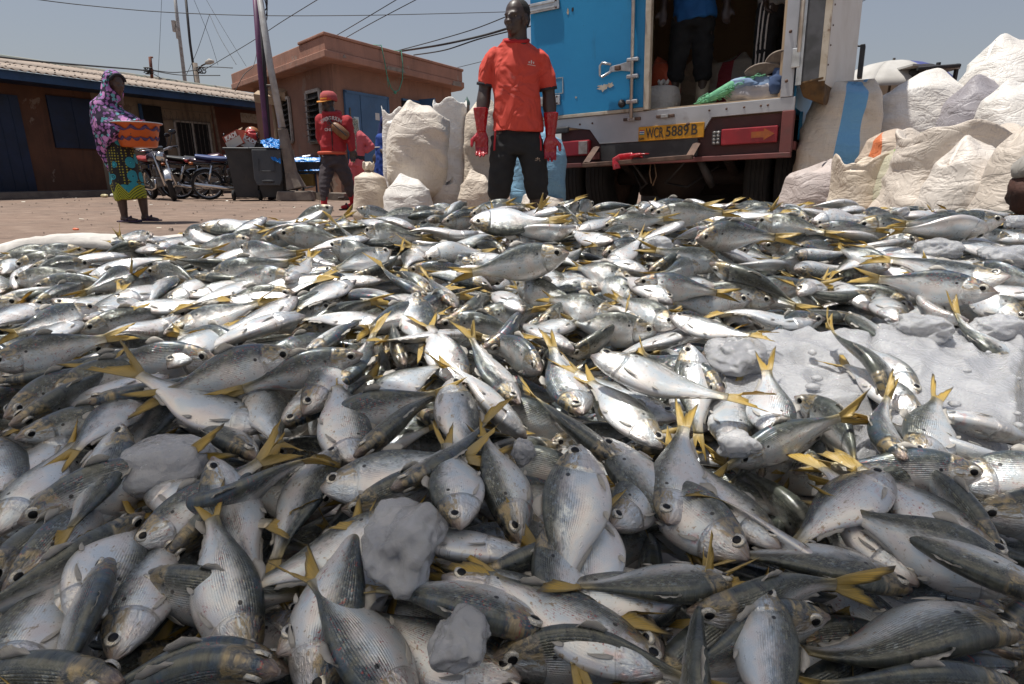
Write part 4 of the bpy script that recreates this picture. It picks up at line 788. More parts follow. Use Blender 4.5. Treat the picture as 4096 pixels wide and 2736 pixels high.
# ---- 4. person in pink bending behind him
Q = V(*atZ(1415, 800, 0)); Q = V(Q.x, Q.y, 0); p = thing('person', 'person in coral pink clothes with hand on hip, half hidden behind the walking man', 'person', Q)
def qpx(x, y, dy=0): q = atY(x, y, Q.y); return V(q.x, Q.y + dy, q.z)
mb = MB(); hc = qpx(1408, 500, .05); Mh, hs = head_mesh(mb, hc, .22, R(-20)); mb.tube([qpx(1422, 545), hc], [.06, .055], 10); loft(mb, [(qpx(1428, 625), .13, .1), (qpx(1435, 555), .15, .1)], 12)
el = qpx(1488, 588); wr = qpx(1450, 612); limb(mb, [qpx(1455, 552), el, wr], [.052, .042, .03], 10); hand(mb, wr, V(-1, 0, -.3), 1, .95, .4)
for x0, x1, fy in ((1410, 1400, 0), (1432, 1436, .1)): limb(mb, [qpx(x0 + 5, 640), qpx(x0, 720, fy), qpx(x1, 795, fy)], [.085, .06, .04], 10)
loft(mb, [(V(Q.x - .18, Q.y - .02, .05), .035, .035), (V(Q.x - .32, Q.y - .1, .04), .045, .028)], 10, (0, 1, 0)); fuse(mb, 'body', SKIN, p, .012, 3)
PINKC = cloth('coral_pink', (.52, .10, .12), (.46, .085, .10)); mb = MB(); loft(mb, [(qpx(1428, 622), .16, .12), (qpx(1432, 580), .16, .12), (qpx(1438, 545), .17, .11), (qpx(1428, 532), .09, .08)], 16); limb(mb, [qpx(1458, 552), el + V(-.01, 0, .01), wr + (el - wr) * .45], [.075, .07, .065], 12); fuse(mb, 'top', PINKC, p, .012, 4, .012, 9, 3)
mb = MB(); loft(mb, [(qpx(1428, 632), .15, .12), (qpx(1428, 665), .185, .14)], 16)
for x0, x1, fy in ((1412, 1402, 0), (1436, 1440, .1)): limb(mb, [qpx(x0 + 5, 660), qpx(x0, 725, fy), qpx(x1, 785, fy)], [.11, .085, .055], 12)
fuse(mb, 'trousers', PINKC, p, .012, 4, .014, 9, 5)
mb = MB(); mb.ball(hc + V(.02, .02, .05), (.10, .11, .1), 16, 10); loft(mb, [(hc + V(.03, 0, .0), .09, .1), (qpx(1424, 545), .08, .11), (qpx(1424, 590, -.12), .05, .03), (qpx(1418, 650, -.14), .05, .02)], 12); fuse(mb, 'scarf', pm('spotted_scarf', (.42, .40, .30), (.12, .13, .11), 40, .8), p, .012, 3)
mb = MB(); loft(mb, [(qpx(1428, 640), .165, .125), (qpx(1428, 622), .165, .125)], 16); fuse(mb, 'waistband', TRIM, p, .012, 2)

# ---- 5. person in blue behind the sacks
Bq = V(-2.62 + .1, 10.4, 0); bq = atY(1530, 600, 10.4); Bq = V(bq.x, 10.4, 0); p = thing('person', 'person in royal blue headscarf and tunic standing behind the left sack pile', 'person', Bq)
def spx(x, y, dy=0): q = atY(x, y, 10.4); return V(q.x, 10.4 + dy, q.z)
mb = MB(); hc = spx(1542, 495); Mh, hs = head_mesh(mb, hc, .22, R(25)); mb.tube([spx(1545, 540), hc], [.06, .055], 10); loft(mb, [(spx(1545, 640), .15, .12), (spx(1545, 550), .15, .1)], 12); limb(mb, [spx(1520, 550), spx(1525, 600, -.05), spx(1550, 615, -.2)], [.055, .048, .035], 10); hand(mb, spx(1550, 615, -.2), V(1, -.3, 0), 1, .95, .4)
for s_ in (-1, 1): limb(mb, [V(Bq.x + s_ * .09, 10.4, .8), V(Bq.x + s_ * .1, 10.4, .45), V(Bq.x + s_ * .1, 10.4, .06)], [.09, .06, .045], 10)
fuse(mb, 'body', SKIN, p, .012, 3); RBLUE = cloth('royal_blue', (.012, .05, .26), (.01, .04, .2)); mb = MB(); loft(mb, [(V(Bq.x + .06, 10.4, .25), .24, .2), (spx(1545, 640), .2, .15), (spx(1545, 590), .17, .13), (spx(1543, 548), .17, .11), (spx(1543, 535), .09, .08)], 16); limb(mb, [spx(1522, 552), spx(1520, 585, -.03)], [.075, .07], 12); fuse(mb, 'tunic', RBLUE, p, .012, 4, .014, 8, 2)
mb = MB(); mb.ball(hc + V(0, .03, .03), (.10, .10, .12), 16, 10); loft(mb, [(hc + V(-.03, .05, .0), .09, .08), (spx(1530, 545, .04), .10, .08), (spx(1526, 580, .05), .07, .05)], 12); fuse(mb, 'headscarf', cloth('navy_scarf', (.01, .02, .11), (.008, .016, .08)), p, .012, 3)
mb = MB(); mb.tube([spx(1520, 590, -.03) + V(.075 * math.cos(q), .07 * math.sin(q), 0) for q in np.linspace(0, 6.28, 15)], .008, 6); mb.build('sleeve_trim', EMB, p, True)

# ---- 6/7. two men standing in the truck
def inside(lab, x, y, face, shirt, trous, boots, stripes=False, fold=0, arm=None):
    o_ = TW(x, y, 1.03); p = thing('person', lab, 'person', o_); M = Matrix.Translation(o_) @ Matrix.Rotation(TRK_R[2] + face, 4, 'Z')
    mb = MB(); Mh, hs = head_mesh(mb, V(0, -.01, 1.60), .23, 0, R(8)); mb.tube([V(0, .03, 1.36), V(0, 0, 1.56)], [.07, .06], 12); loft(mb, [(V(0, .01, .8), .15, .1), (V(0, .01, 1.1), .14, .1), (V(0, .02, 1.38), .17, .09)], 14)
    A_ = arm or {}; 
    for s_ in (-1, 1):
        e_, w_ = A_.get(s_, (V(s_ * .26, .04, 1.12), V(s_ * .27, -.06, .88))); limb(mb, [V(s_ * .2, .02, 1.37), e_, w_], [.06, .045, .032], 10); hand(mb, w_, V(0, -.15, -1), -s_, 1.05, .5); limb(mb, [V(s_ * .09, 0, .82), V(s_ * .12, -.01, .46), V(s_ * .13, .02, .06)], [.09, .06, .045], 10); loft(mb, [(V(s_ * .13, .06, .04), .035, .035), (V(s_ * .13, -.15, .03), .045, .025)], 10)
    b_ = fuse(mb, 'body', SKIN, p, .012, 3, M=M)
    mb = MB(); mb.ball(V(0, .02, 1.64), (.08, .092, .085), 16, 10); fuse(mb, 'hair', HAIR, p, .012, 2, M=M)
    mb = MB(); loft(mb, [(V(.02, .0, .78 if fold else .84), .19, .135), (V(0, 0, .95), .18, .13), (V(0, .01, 1.2), .185, .125), (V(0, .02, 1.38), .19, .1), (V(0, .02, 1.44), .08, .07)], 20)
    for s_ in (-1, 1): limb(mb, [V(s_ * .2, .02, 1.37), V(s_ * .24, .03, 1.18)], [.08, .072], 12)
    fuse(mb, 'shirt', shirt, p, .012, 4, .014, 8, 3, M=M)
    mb = MB(); loft(mb, [(V(0, .01, .9), .16, .12), (V(0, .01, .72), .175, .13)], 18)
    for s_ in (-1, 1): limb(mb, [V(s_ * .085, .01, .78), V(s_ * .105, 0, .5), V(s_ * .12, .01, .34 if boots is not None else .1)], [.105, .092, .085 if boots is not None else .07], 12)
    tr = fuse(mb, 'trousers', trous, p, .012, 4, .014, 8, 7, (1, 1, 1.4), M=M)
    if boots is not None:
        for s_ in (-1, 1): mb = MB(); mb.tube([V(s_ * .125, .02, .33), V(s_ * .13, .02, .06)], [.064, .058], 14); loft(mb, [(V(s_ * .13, .08, .045), .045, .045), (V(s_ * .13, -.13, .04), .05, .035)], 12); fuse(mb, 'boot', boots, p, .012, 2, M=M)
    if stripes:
        tree = BVHTree.FromPolygons([v.co for v in tr.data.vertices], [q.vertices[:] for q in tr.data.polygons]); Mi = M.to_3x3()
        for k_ in (-.035, 0, .035):
            pts = []
            for z in np.linspace(.95, .12, 12):
                w0 = M @ V(-.6, k_, z); h_ = tree.ray_cast(w0, Mi @ V(1, 0, 0))
                if h_[0] is not None: pts.append(h_[0] - (Mi @ V(1, 0, 0)) * .003)
            if len(pts) > 2: mb = MB(); mb.tube(pts, [(.003, .0075)] * len(pts), 6, ref=Mi @ V(1, 0, 0)); mb.build('side_stripe', EMB, tr, True)
    return M
inside('man in blue T-shirt, black trousers and white boots standing inside the truck', 1.22, .75, R(20), cloth('blue_tee', (.012, .10, .30), (.01, .08, .25)), BLACK, pm('white_boot', (.42, .36, .27), (.3, .25, .18), 9, .5), fold=1)
inside('man in black track trousers with three white side stripes inside the truck', 1.86, .95, R(75), cloth('grey_tee', (.30, .29, .27), (.25, .24, .23)), BLACK, None, True, arm={-1: (V(-.27, .02, 1.12), V(-.28, -.04, .88))})
# ================================================================== sacks
def sack_mat(name, c1, c2, dirt=(.30, .21, .14), lo=.52, hi=.78, stripe=None, grid=False):
    if name in MATS: return MATS[name]
    t = NT(name); co = t.coord('Object'); uv = t.coord('UV')
    c = t.mix(t.step(t.noise(3.5, 4, co), .35, .65), c1, c2); c = t.mix(t.step(t.noise(2.3, 6, co, .65, .5), lo, hi), c, dirt)
    su = t.new('ShaderNodeSeparateXYZ'); t.l.new(uv, su.inputs[0])
    wu = t.math('SINE', t.math('MULTIPLY', su.outputs[0], 1300)); wv = t.math('SINE', t.math('MULTIPLY', su.outputs[1], 900)); wv2 = t.noise(1, 2, t.mapv(uv, (9, 330, 1))); wu2 = t.noise(1, 2, t.mapv(uv, (420, 6, 1)))
    weave = t.math('ADD', wv2, wu2); c = t.mix(t.math('MULTIPLY', t.step(weave, .95, 1.35), .38), c, tuple(x * .55 for x in c2))
    c = t.mix(t.math('MULTIPLY', t.step(t.noise(46, 3, co, .6), .62, .74), .5), c, dirt)
    if stripe:
        for u0, u1, col in stripe: c = t.mix(t.math('MULTIPLY', t.math('MULTIPLY', t.math('GREATER_THAN', su.outputs[0], u0), t.math('LESS_THAN', su.outputs[0], u1)), .92), c, col)
    cr = t.math('ABSOLUTE', t.math('SUBTRACT', t.noise(5, 3, t.mapv(co, (1, 1, 2.2), rot=(0, .4, .3)), .5, .9), .5)); cr2 = t.math('ABSOLUTE', t.math('SUBTRACT', t.noise(9, 3, t.mapv(co, (1.6, 1, 1), rot=(.5, -.5, 0)), .5, 1.2), .5))
    cr = t.math('ADD', t.step(cr, .0, .09), t.math('MULTIPLY', t.step(cr2, .0, .06), .5)); n1 = t.bump(cr, .34, .010); n2 = t.bump(weave, .22, .003, n1)
    MATS[name] = t.out(Base_Color=c, Roughness=.5, Specular_IOR_Level=.35, Normal=n2, Sheen_Weight=.1); return MATS[name]
S_WHITE = sack_mat('sack_white', (.74, .71, .67), (.67, .63, .58), (.42, .33, .25), .58, .85)
S_BEIGE = sack_mat('sack_beige', (.62, .53, .43), (.55, .46, .36), (.36, .27, .19), .55, .82); S_TAN = sack_mat('sack_tan', (.60, .53, .46), (.53, .46, .39), (.36, .28, .22), .55, .82)
S_BROWN = sack_mat('sack_brown', (.30, .20, .14), (.24, .16, .11), (.14, .09, .06)); S_BLUE = sack_mat('sack_blue', (.22, .42, .58), (.18, .36, .52), (.3, .38, .42), .6, .85)
S_STRIPE = sack_mat('sack_blue_stripe', (.68, .61, .51), (.61, .53, .43), (.34, .25, .17), stripe=((.735, .80, (.10, .34, .60)),)); S_GREY = sack_mat('sack_grey', (.33, .31, .33), (.26, .24, .26), (.2, .16, .15))
S_GREEN = sack_mat('sack_green_tint', (.46, .44, .33), (.40, .37, .27), (.3, .23, .15), stripe=((.62, .645, (.14, .28, .03)),)); S_ORANGE = sack_mat('sack_orange_band', (.52, .42, .33), (.46, .36, .28), (.32, .2, .13), stripe=((.0, .14, (.58, .12, .025)), (.52, .60, (.55, .13, .03)))); S_REDST = sack_mat('sack_red_stripe', (.55, .52, .47), (.48, .45, .4), (.3, .24, .2), stripe=((.715, .765, (.36, .02, .05)),))
S_YELLOW = sack_mat('sack_yellow', (.55, .42, .03), (.48, .36, .03), (.3, .22, .05))
def sack(lab, base, w, d, h, mat, yaw=0, lean=(0, 0), seed=0, top='seam', group=None, mouth=None, sag=.0, nu=64, nv=52, bulge=.1):
    rg = random.Random(seed); sd = Vector((seed * 3.7, seed * 1.9, seed * .7)); P = np.zeros((nv, nu, 3)); UV = np.zeros((nv, nu, 2)); M = rotz(yaw)
    prm = [(rg.uniform(0, 6.28), rg.choice((2, 3, 3, 4, 5))) for _ in range(3)]
    for i in range(nv):
        v = i / (nv - 1)
        if top == 'tied':
            rw = np.interp(v, (0, .03, .10, .3, .6, .76, .85, .885, .94, 1), (.0, .72, .97, 1.0, .97, .9, .45, .2, .34, .30)); rd = rw; z = h * np.interp(v, (0, .03, .76, .85, .885, 1), (0.0, .0, .87, .93, .95, 1.06)) 
        elif top == 'open':
            rw = np.interp(v, (0, .03, .10, .35, .7, .85, .93, .97, 1), (.0, .72, .97, 1.02, .97, .98, 1.04, .96, .80)); rd = rw * np.interp(v, (0, .8, 1), (1, 1, .92)); z = h * np.interp(v, (0, .03, .93, .97, 1), (0, 0, 1.0, .985, .90))
        else:
            rw = np.interp(v, (0, .03, .10, .35, .7, .85, .95, 1), (.0, .72, .97, 1.03, 1.0, .94, .84, .74)); rd = np.interp(v, (0, .03, .10, .35, .7, .85, .95, 1), (.0, .7, .95, 1.05, .92, .62, .2, .03)); z = h * np.interp(v, (0, .03, .7, .85, 1), (0, 0, .74, .92, 1.0))
        b = 1 + bulge * math.sin(math.pi * min(v * 1.1, 1)); k_ = math.sin(math.pi * v) ** .5 if v < .97 else .3
        for j in range(nu):
            q = 2 * math.pi * j / nu; cq, sq = math.cos(q), math.sin(q); e = 2 / 2.7
            x = abs(cq) ** e * math.copysign(1, cq) * w / 2 * rw * b; y = abs(sq) ** e * math.copysign(1, sq) * d / 2 * rd * b
            if top == 'seam' and v > .8: x += 0; z_ = z + (.045 * math.sin(cq * 2.2 + seed) + .018 * math.sin(cq * 6 + seed * 2)) * (v - .8) / .2 - .22 * w * abs(cq) ** 4 * ((v - .8) / .2) ** .7
            elif top == 'tied' and v > .8: rr = 1 + .22 * math.sin(q * 7 + seed) * min(1, (v - .8) * 8); x *= rr; y *= rr; z_ = z + .02 * math.sin(q * 5 + seed) * (v > .93)
            elif top == 'open' and v > .85: z_ = z + .03 * math.sin(q * 3 + seed) + .014 * math.sin(q * 7 + seed)
            else: z_ = z
            c = Vector((x, y, z_)); n_ = Vector((x / (w * w), y / (d * d), .0)); n_ = n_.normalized() if n_.length > 1e-6 else Vector((0, 0, 1))
            sc_ = min(w, d)
            f1 = mn.noise(c * 2.6 + sd) * .065; f2 = (1 - abs(mn.noise(Vector((c.x * 3.0 + c.z, c.y * 3.0, c.z * 6 + 2.5 * c.x)) + sd)) * 3.4) * .015; f3 = max(0, 1 - abs(mn.noise(Vector((c.x * 7 + c.z * 4, c.y * 7, c.z * 12 - c.x * 3)) + sd * 2)) * 5) * .006
            for ph, fr in prm: f1 += .006 * math.sin(fr * q + ph + c.z * 9)
            c += n_ * ((f1 + f2 + f3) * k_ * (sc_ / .5)); s_ = max(0, z_) / h
            c.z -= sag * max(0, s_ - .6) * (1 + cq) ; 
            c = M @ c; c.x += lean[0] * s_ ** 1.3; c.y += lean[1] * s_ ** 1.3
            P[i, j] = Vector(base) + c; UV[i, j] = (j / nu, v)
    vts, f = grid_mesh(P, True); me = bpy.data.meshes.new('sack'); f = f + [tuple(range((nv - 1) * nu, nv * nu))]; me.from_pydata(vts, [], f); me.materials.append(mat)
    ul = me.uv_layers.new(name='UV'); uvs = UV.reshape(-1, 2); data = []
    for pl in me.polygons:
        for li, vi in zip(pl.loop_indices, pl.vertices):
            u_, v_ = uvs[vi]
            data.append((li, (u_, v_)))
    arr = np.zeros((len(me.loops), 2)); 
    for li, q in data: arr[li] = q
    L = np.array([l.vertex_index for l in me.loops]); 
    for pl in me.polygons:
        if len(pl.vertices) == 4:
            us = [arr[l][0] for l in pl.loop_indices]
            if max(us) - min(us) > .5:
                for l in pl.loop_indices:
                    if arr[l][0] < .5: arr[l][0] += 1
    ul.data.foreach_set('uv', arr.ravel()); me.polygons.foreach_set('use_smooth', [True] * len(me.polygons))
    o = link('sack', me); tag(o, lab, 'sack', group)
    if top == 'tied':
        mb = MB(); zt = .95 * h; cc = Vector(base) + Vector((lean[0] * .95 ** 1.3, lean[1] * .95 ** 1.3, zt)); mb.tube([cc + Vector((w * .115 * math.cos(a), d * .115 * math.sin(a), .006 * math.sin(a * 3))) for a in np.linspace(0, 12.5, 30)], .008, 6); mb.build('tie_string', pm('twine', (.2, .13, .08)), o, True)
    return o
def spx2(x, y, Y): q = atY(x, y, Y); return q
def gsack(lab, x0, x1, ytop, Y, mat, zb=0.0, d=None, **k):
    """sack standing with its photo extent x0..x1 and top at ytop, at distance Y"""
    a, b = atY(x0, (ytop + 800) / 2, Y), atY(x1, (ytop + 800) / 2, Y); w = b.x - a.x; h = atY((x0 + x1) / 2, ytop, Y).z - zb
    return sack(lab, ((a.x + b.x) / 2 - k.get('lean', (0, 0))[0] * .4, Y, zb), w * .93, d or w * .8, h, mat, **k)
GL = 'sacks piled left of the man'
gsack('small tied beige sack with gathered neck at left end of the pile', 1412, 1545, 672, 5.35, S_BEIGE, top='tied', seed=1, group=GL)
gsack('short bulging white sack in front of the big leaning sack', 1545, 1728, 722, 5.15, S_WHITE, seed=2, group=GL, top='seam')
S_CREAM = sack_mat('sack_cream', (.68, .61, .53), (.61, .54, .45), (.42, .33, .25), .54, .8)
gsack('big cream sack leaning right on top of the left pile', 1565, 1785, 425, 5.55, S_CREAM, zb=.32, seed=3, group=GL, lean=(.10, -.05), top='seam', yaw=.2, bulge=.12)
gsack('cream sack with rolled top behind the big leaning sack', 1535, 1640, 440, 5.95, S_WHITE, seed=4, group=GL, top='open')
gsack('dull tan sack filling the gap right of the short white sack', 1725, 1840, 715, 5.55, S_TAN, seed=5, group=GL)
gsack('tall bright white sack with crumpled top behind the leaning sack', 1735, 1875, 410, 6.1, S_WHITE, seed=6, group=GL, top='open')
gsack('tall beige sack just left of the man in red', 1850, 1985, 405, 6.0, S_BEIGE, seed=7, group=GL, top='seam', lean=(.05, 0))
gsack('low beige sack at the left knee of the man in red', 1832, 1975, 705, 5.3, S_BEIGE, seed=8, group=GL)
gsack('light blue sack standing right behind the man in red', 2040, 2258, 505, 5.25, S_BLUE, zb=.18, seed=9, group=GL, lean=(-.04, 0), top='seam', d=.3)
gsack('low tan sack under the light blue sack', 2075, 2262, 765, 5.15, S_TAN, seed=10, group=GL)
GR = 'sacks heaped right of the truck'
gsack('tall cream sack with a wide blue stripe beside the truck', 3215, 3485, 312, 4.75, S_STRIPE, seed=11, group=GR, lean=(.08, 0), top='seam', yaw=-.35, d=.42)
gsack('small pinkish white sack in front of the blue-striped sack', 3150, 3375, 655, 4.3, sack_mat('sack_pinkish', (.52, .45, .42), (.46, .39, .36), (.34, .26, .22)), seed=12, group=GR, top='seam')
gsack('yellow sack squeezed behind the blue-striped sack by the truck', 3225, 3330, 490, 5.15, S_YELLOW, seed=29, group=GR)
gsack('wide white sack right of the blue-striped sack', 3475, 3840, 300, 5.0, S_WHITE, seed=13, group=GR, top='seam', d=.5)
gsack('grey seamed sack leaning under the highest white sack', 3730, 3960, 330, 4.7, S_GREY, seed=14, group=GR, lean=(.1, 0), d=.45)
gsack('highest white sack with folded crown at the right edge', 3835, 4180, 165, 4.9, S_WHITE, seed=15, group=GR, top='seam', d=.6)
gsack('white sack sagging below the highest sack at the right edge', 3890, 4260, 330, 4.4, S_WHITE, seed=16, group=GR, d=.5)
gsack('sack with orange bands in the middle of the right heap', 3440, 3740, 505, 4.2, S_ORANGE, seed=17, group=GR, lean=(.05, 0), d=.4)
gsack('beige sack with loose threads below the orange-banded sack', 3335, 3560, 640, 3.75, S_BEIGE, seed=18, group=GR, top='open', d=.3)
gsack('pale sack with green edge slumped in the right heap', 3500, 3730, 560, 3.6, S_GREEN, seed=19, group=GR, lean=(.08, .05), d=.3)
gsack('large open-mouthed tan sack at the front of the right heap', 3570, 3990, 520, 3.35, S_TAN, seed=20, group=GR, top='open', lean=(.06, .0), d=.5)
gsack('bulging light tan sack nearest the fish on the right', 3745, 4030, 590, 3.0, sack_mat('sack_light_tan', (.68, .62, .56), (.60, .54, .48), (.40, .33, .27)), seed=21, group=GR, top='seam', d=.35)
gsack('brown sack cut by the right edge of the view', 3930, 4210, 540, 2.75, S_TAN, seed=22, group=GR, lean=(.12, 0), d=.3)
# dark rounded rusty thing at the right edge, on a thin black post
q = atY(4092, 770, 2.35); mb = MB(); mb.ball((q.x + .03, q.y, q.z), (.075, .08, .085), 18, 12); mb.v = [tuple(Vector(a) + (Vector(a) - q) * (.35 * mn.noise(Vector(a) * 22))) for a in mb.v]
rt = thing('rusty_lump', 'dark brown rounded lump under a grey cloth at the right edge', 'lump', (q.x, q.y, .3)); mb.build('lump', pm('dark_rust', (.06, .022, .014), (.035, .016, .012), 14, .8, 0, .5, 40, .01), rt, True)
mb = MB(); mb.ball((q.x + .05, q.y, q.z + .09), (.095, .09, .06), 18, 10); mb.v = [tuple(Vector(a) + Vector((0, 0, .03)) * mn.noise(Vector(a) * 18)) for a in mb.v]; mb.build('cloth_cover', sack_mat('sack_dirty', (.33, .31, .28), (.24, .22, .2), (.14, .11, .09)), rt, True)
mb = MB(); mb.tube([(q.x + .02, q.y, .05), (q.x + .02, q.y, q.z)], .012, 8); mb.build('post', BLACKP, rt)

# ================================================================== inside the truck
def tsack(lab, x, y, w, d, h, mat, seed, z=1.03, **k):
    b = TW(x, y, z); return sack(lab, b, w, d, h, mat, TRK_R[2] + k.pop('yaw', 0), seed=seed, **k)
GT = 'sacks inside the truck'
tsack('white sack with a red vertical stripe inside the truck', 1.38, 1.75, .46, .4, .62, S_REDST, 31, group=GT)
tsack('plain white sack right of the red-striped sack inside the truck', 1.80, 1.85, .42, .4, .66, S_WHITE, 32, group=GT)
tsack('dim brownish sack at the far back of the truck', .95, 2.2, .5, .45, .7, S_TAN, 33, group=GT)
tsack('bulging white bag by the shut door inside the truck', 1.03, .62, .26, .3, .27, S_WHITE, 34, group=GT, top='tied')
tsack('orange-red bag on the white bag inside the truck', .98, .78, .24, .25, .5, sack_mat('bag_orange', (.45, .08, .03), (.38, .06, .02), (.2, .05, .03)), 35, group=GT, z=1.03, top='seam')
def rag(name, lab, c, r, mat, seed, cat, fold=.03, yaw=0):
    mb = MB(); mb.ball((0, 0, 0), r, 36, 22); out = []
    for a in mb.v:
        a = Vector(a); n_ = a.normalized(); q_ = Vector((a.x * 9, a.y * 12, a.z * 18)) + Vector((seed, seed * 2, 0)); a = a + n_ * (fold * (1 - abs(mn.noise(q_)) * 2.4) + fold * .7 * mn.noise(q_ * .5)); a.z = max(a.z, -r[2] * .55); out.append(tuple(Vector(c) + rotz(yaw) @ a + Vector((0, 0, r[2] * .55))))
    mb.v = out; return tag(mb.build(name, mat, None, True), lab, cat)
yw = TRK_R[2]
rag('cloth_bundle', 'grey and white cloth bundle on the truck sill at right', TW(1.93, .2, 1.02), (.24, .14, .11), pm('grey_linen', (.42, .41, .42), (.34, .33, .35), 9, .9, 0, .3, 120, .002), 3, 'cloth', .03, yw)
rag('blue_cloth', 'faded blue cloth draped over the grey bundle on the sill', TW(1.90, .13, 1.11), (.19, .09, .055), pm('faded_denim', (.13, .20, .33), (.24, .32, .44), 5, .9, 0, .3, 120, .002), 5, 'cloth', .03, yw)
rag('blue_cloth', 'strip of dark blue cloth at the right door post', TW(2.08, .1, 1.05), (.05, .05, .13), pm('dark_denim', (.06, .10, .2), (.04, .07, .15), 9, .9), 6, 'cloth', .02, yw)
SH = pm('sandal_sole', (.20, .16, .125), (.14, .11, .09), 30, .8)
for i, (x, z, l_, an) in enumerate(((1.96, 1.235, .13, .12), (2.06, 1.30, .09, .5))):
    mb = MB(); c = TW(x, .08, z); n_ = 20; pts = [Vector((l_ * math.cos(a) * (1 + .1 * math.cos(a)), 0, .042 * math.sin(a) * (1 - .18 * math.cos(2 * a)))) for a in np.linspace(0, 6.28, n_ + 1)[:-1]]; rm = rotz(yw) @ Matrix.Rotation(-an, 3, 'Y') @ Matrix.Rotation(.5, 3, 'X')
    mb.add([c + rm @ (q + Vector((0, t_, 0))) for t_ in (-.012, .012) for q in pts], [tuple(range(n_)), tuple(range(2 * n_ - 1, n_ - 1, -1))] + [((i_ + 1) % n_, i_, n_ + i_, n_ + (i_ + 1) % n_) for i_ in range(n_)]); tag(mb.build('sandal', SH, None, bevel=.004), ('larger' if i == 0 else 'smaller upper') + ' brown worn sandal sole on the cloth bundle', 'sandal', 'sandals on the cloth bundle')
NETG = pm('green_net', (.16, .42, .24), (.10, .32, .18), 40, .8); mb = MB(); rg = random.Random(8)
for i in range(90):
    u = rg.random(); x = 1.45 + .5 * u; z = 1.03 + .17 * max(0, (u - .25)) * 1.2 + rg.uniform(0, .05) * (1 - u * .5); y = .06 + rg.uniform(-.05, .06); p0 = TW(x, y, z); a = rg.uniform(-.5, .5)
    L_ = rg.uniform(.03, .11); mb.tube([p0, p0 + Vector((L_ * .5 * math.cos(a), rg.uniform(-.02, .02), rg.uniform(-.01, .03))), p0 + Vector((L_ * math.cos(a), rg.uniform(-.03, .03), rg.uniform(-.025, .03)))], .0035, 4)
mb.tube([TW(1.5, .08, 1.045), TW(1.62, .06, 1.075), TW(1.75, .08, 1.14), TW(1.9, .1, 1.18)], [.02, .035, .04, .03], 10, flat=.6)
tag(mb.build('fishing_net', NETG, None, True), 'frayed green net hanging over the truck sill', 'net')
# red glove on the step
mb = MB(); d0 = (TW(1.3, -.26, .67) - TW(.98, -.26, .635)).normalized(); upv = TW(0, 0, 1) - TW(0, 0, 0)
mb.tube([TW(.955, -.285, .545), TW(.945, -.285, .585), TW(.935, -.275, .615), TW(.97, -.262, .632), TW(1.08, -.262, .642)], [(.007, .035), (.007, .032), (.009, .03), (.012, .034), (.013, .03)], 12, ref=(0, -1, .4))
hand(mb, TW(1.07, -.262, .642), d0, 1, .82, .05, -upv); o = fuse(mb, 'red_glove', GLOVE, None, .0045, 1); tag(o, 'empty red rubber glove draped over the truck step', 'glove')

# ================================================================== far right background
UMB = pm('umbrella_canvas', (.48, .46, .43), (.40, .38, .35), 3, .8); u0 = atY(3575, 245, 11); um = thing('parasol', 'white market parasol rising behind the right sack heap', 'parasol', (u0.x, u0.y, 0))
nR = 8; mb = MB(); rr = 1.0
for k in range(nR):
    a0, a1 = 2 * math.pi * k / nR, 2 * math.pi * (k + 1) / nR; mb = MB(); G = np.zeros((7, 6, 3))
    for i in range(7):
        u = i / 6; 
        for j in range(6):
            a = a0 + (a1 - a0) * j / 5; sgg = 1 - .06 * math.sin(math.pi * j / 5) * u; r_ = rr * math.sin(u * 1.25) / math.sin(1.25) * sgg; G[i, j] = (u0.x + r_ * math.cos(a), u0.y + r_ * math.sin(a), u0.z - .48 * (1 - math.cos(u * 1.25)) / (1 - math.cos(1.25)) - .02 * math.sin(math.pi * j / 5) * u)
    mb.add(*grid_mesh(G)); o = mb.build('canopy_panel', UMB if k != 6 else pm('umbrella_blue', (.06, .07, .25), (.05, .06, .2), 4), um, True); o.modifiers.new('t', 'SOLIDIFY').thickness = .004
mb = MB(); mb.tube([(u0.x, u0.y, 0), (u0.x, u0.y, u0.z + .05)], .022, 8); mb.build('pole', IRON, um)
tb = atY(3765, 300, 10); ft = thing('timber_rack', 'dark timber rack with pale sheet on top behind the right sacks', 'rack', (tb.x, tb.y, 0))
for x, y in ((3690, 262), (3755, 250), (3830, 255)): q = atY(x, y, 10); mb = MB(); mb.tube([(q.x, q.y, 0), q], .035, 6); mb.build('post', BLACKP, ft)
a, b = atY(3670, 275, 9.9), atY(3840, 262, 9.9); mb = MB(); mb.tube([a, b], .03, 6); mb.build('rail', BLACKP, ft); mb = MB(); c = (a + b) / 2; mb.box(c + V(0, .5, .02), (.75, .9, .03), Matrix.Rotation(.06, 3, 'Y')); mb.build('sheet', UMB, ft)
q = atY(3700, 290, 10.2); mb = MB(); mb.ball(q - V(0, 0, .03), (.27, .2, .16), 16, 10); mb.tube([q, (q.x, q.y, 0)], .12, 8); tag(mb.build('dark_basket', BLACKP, None, True), 'dark rounded basket between the parasol and the timber frame', 'basket')
a = atY(3358, 410, 14); b = atY(3369, 215, 14); am = thing('whip_antenna', 'thin whip antenna with a pale ball at its tip right of the truck', 'antenna', (a.x, a.y, 0)); mb = MB(); mb.tube([(a.x, a.y, 0), a, b], .015, 6); mb.build('whip', IRON, am); mb = MB(); mb.ball(b, (.11, .11, .13), 12, 8); mb.build('ball', UMB, am, True)
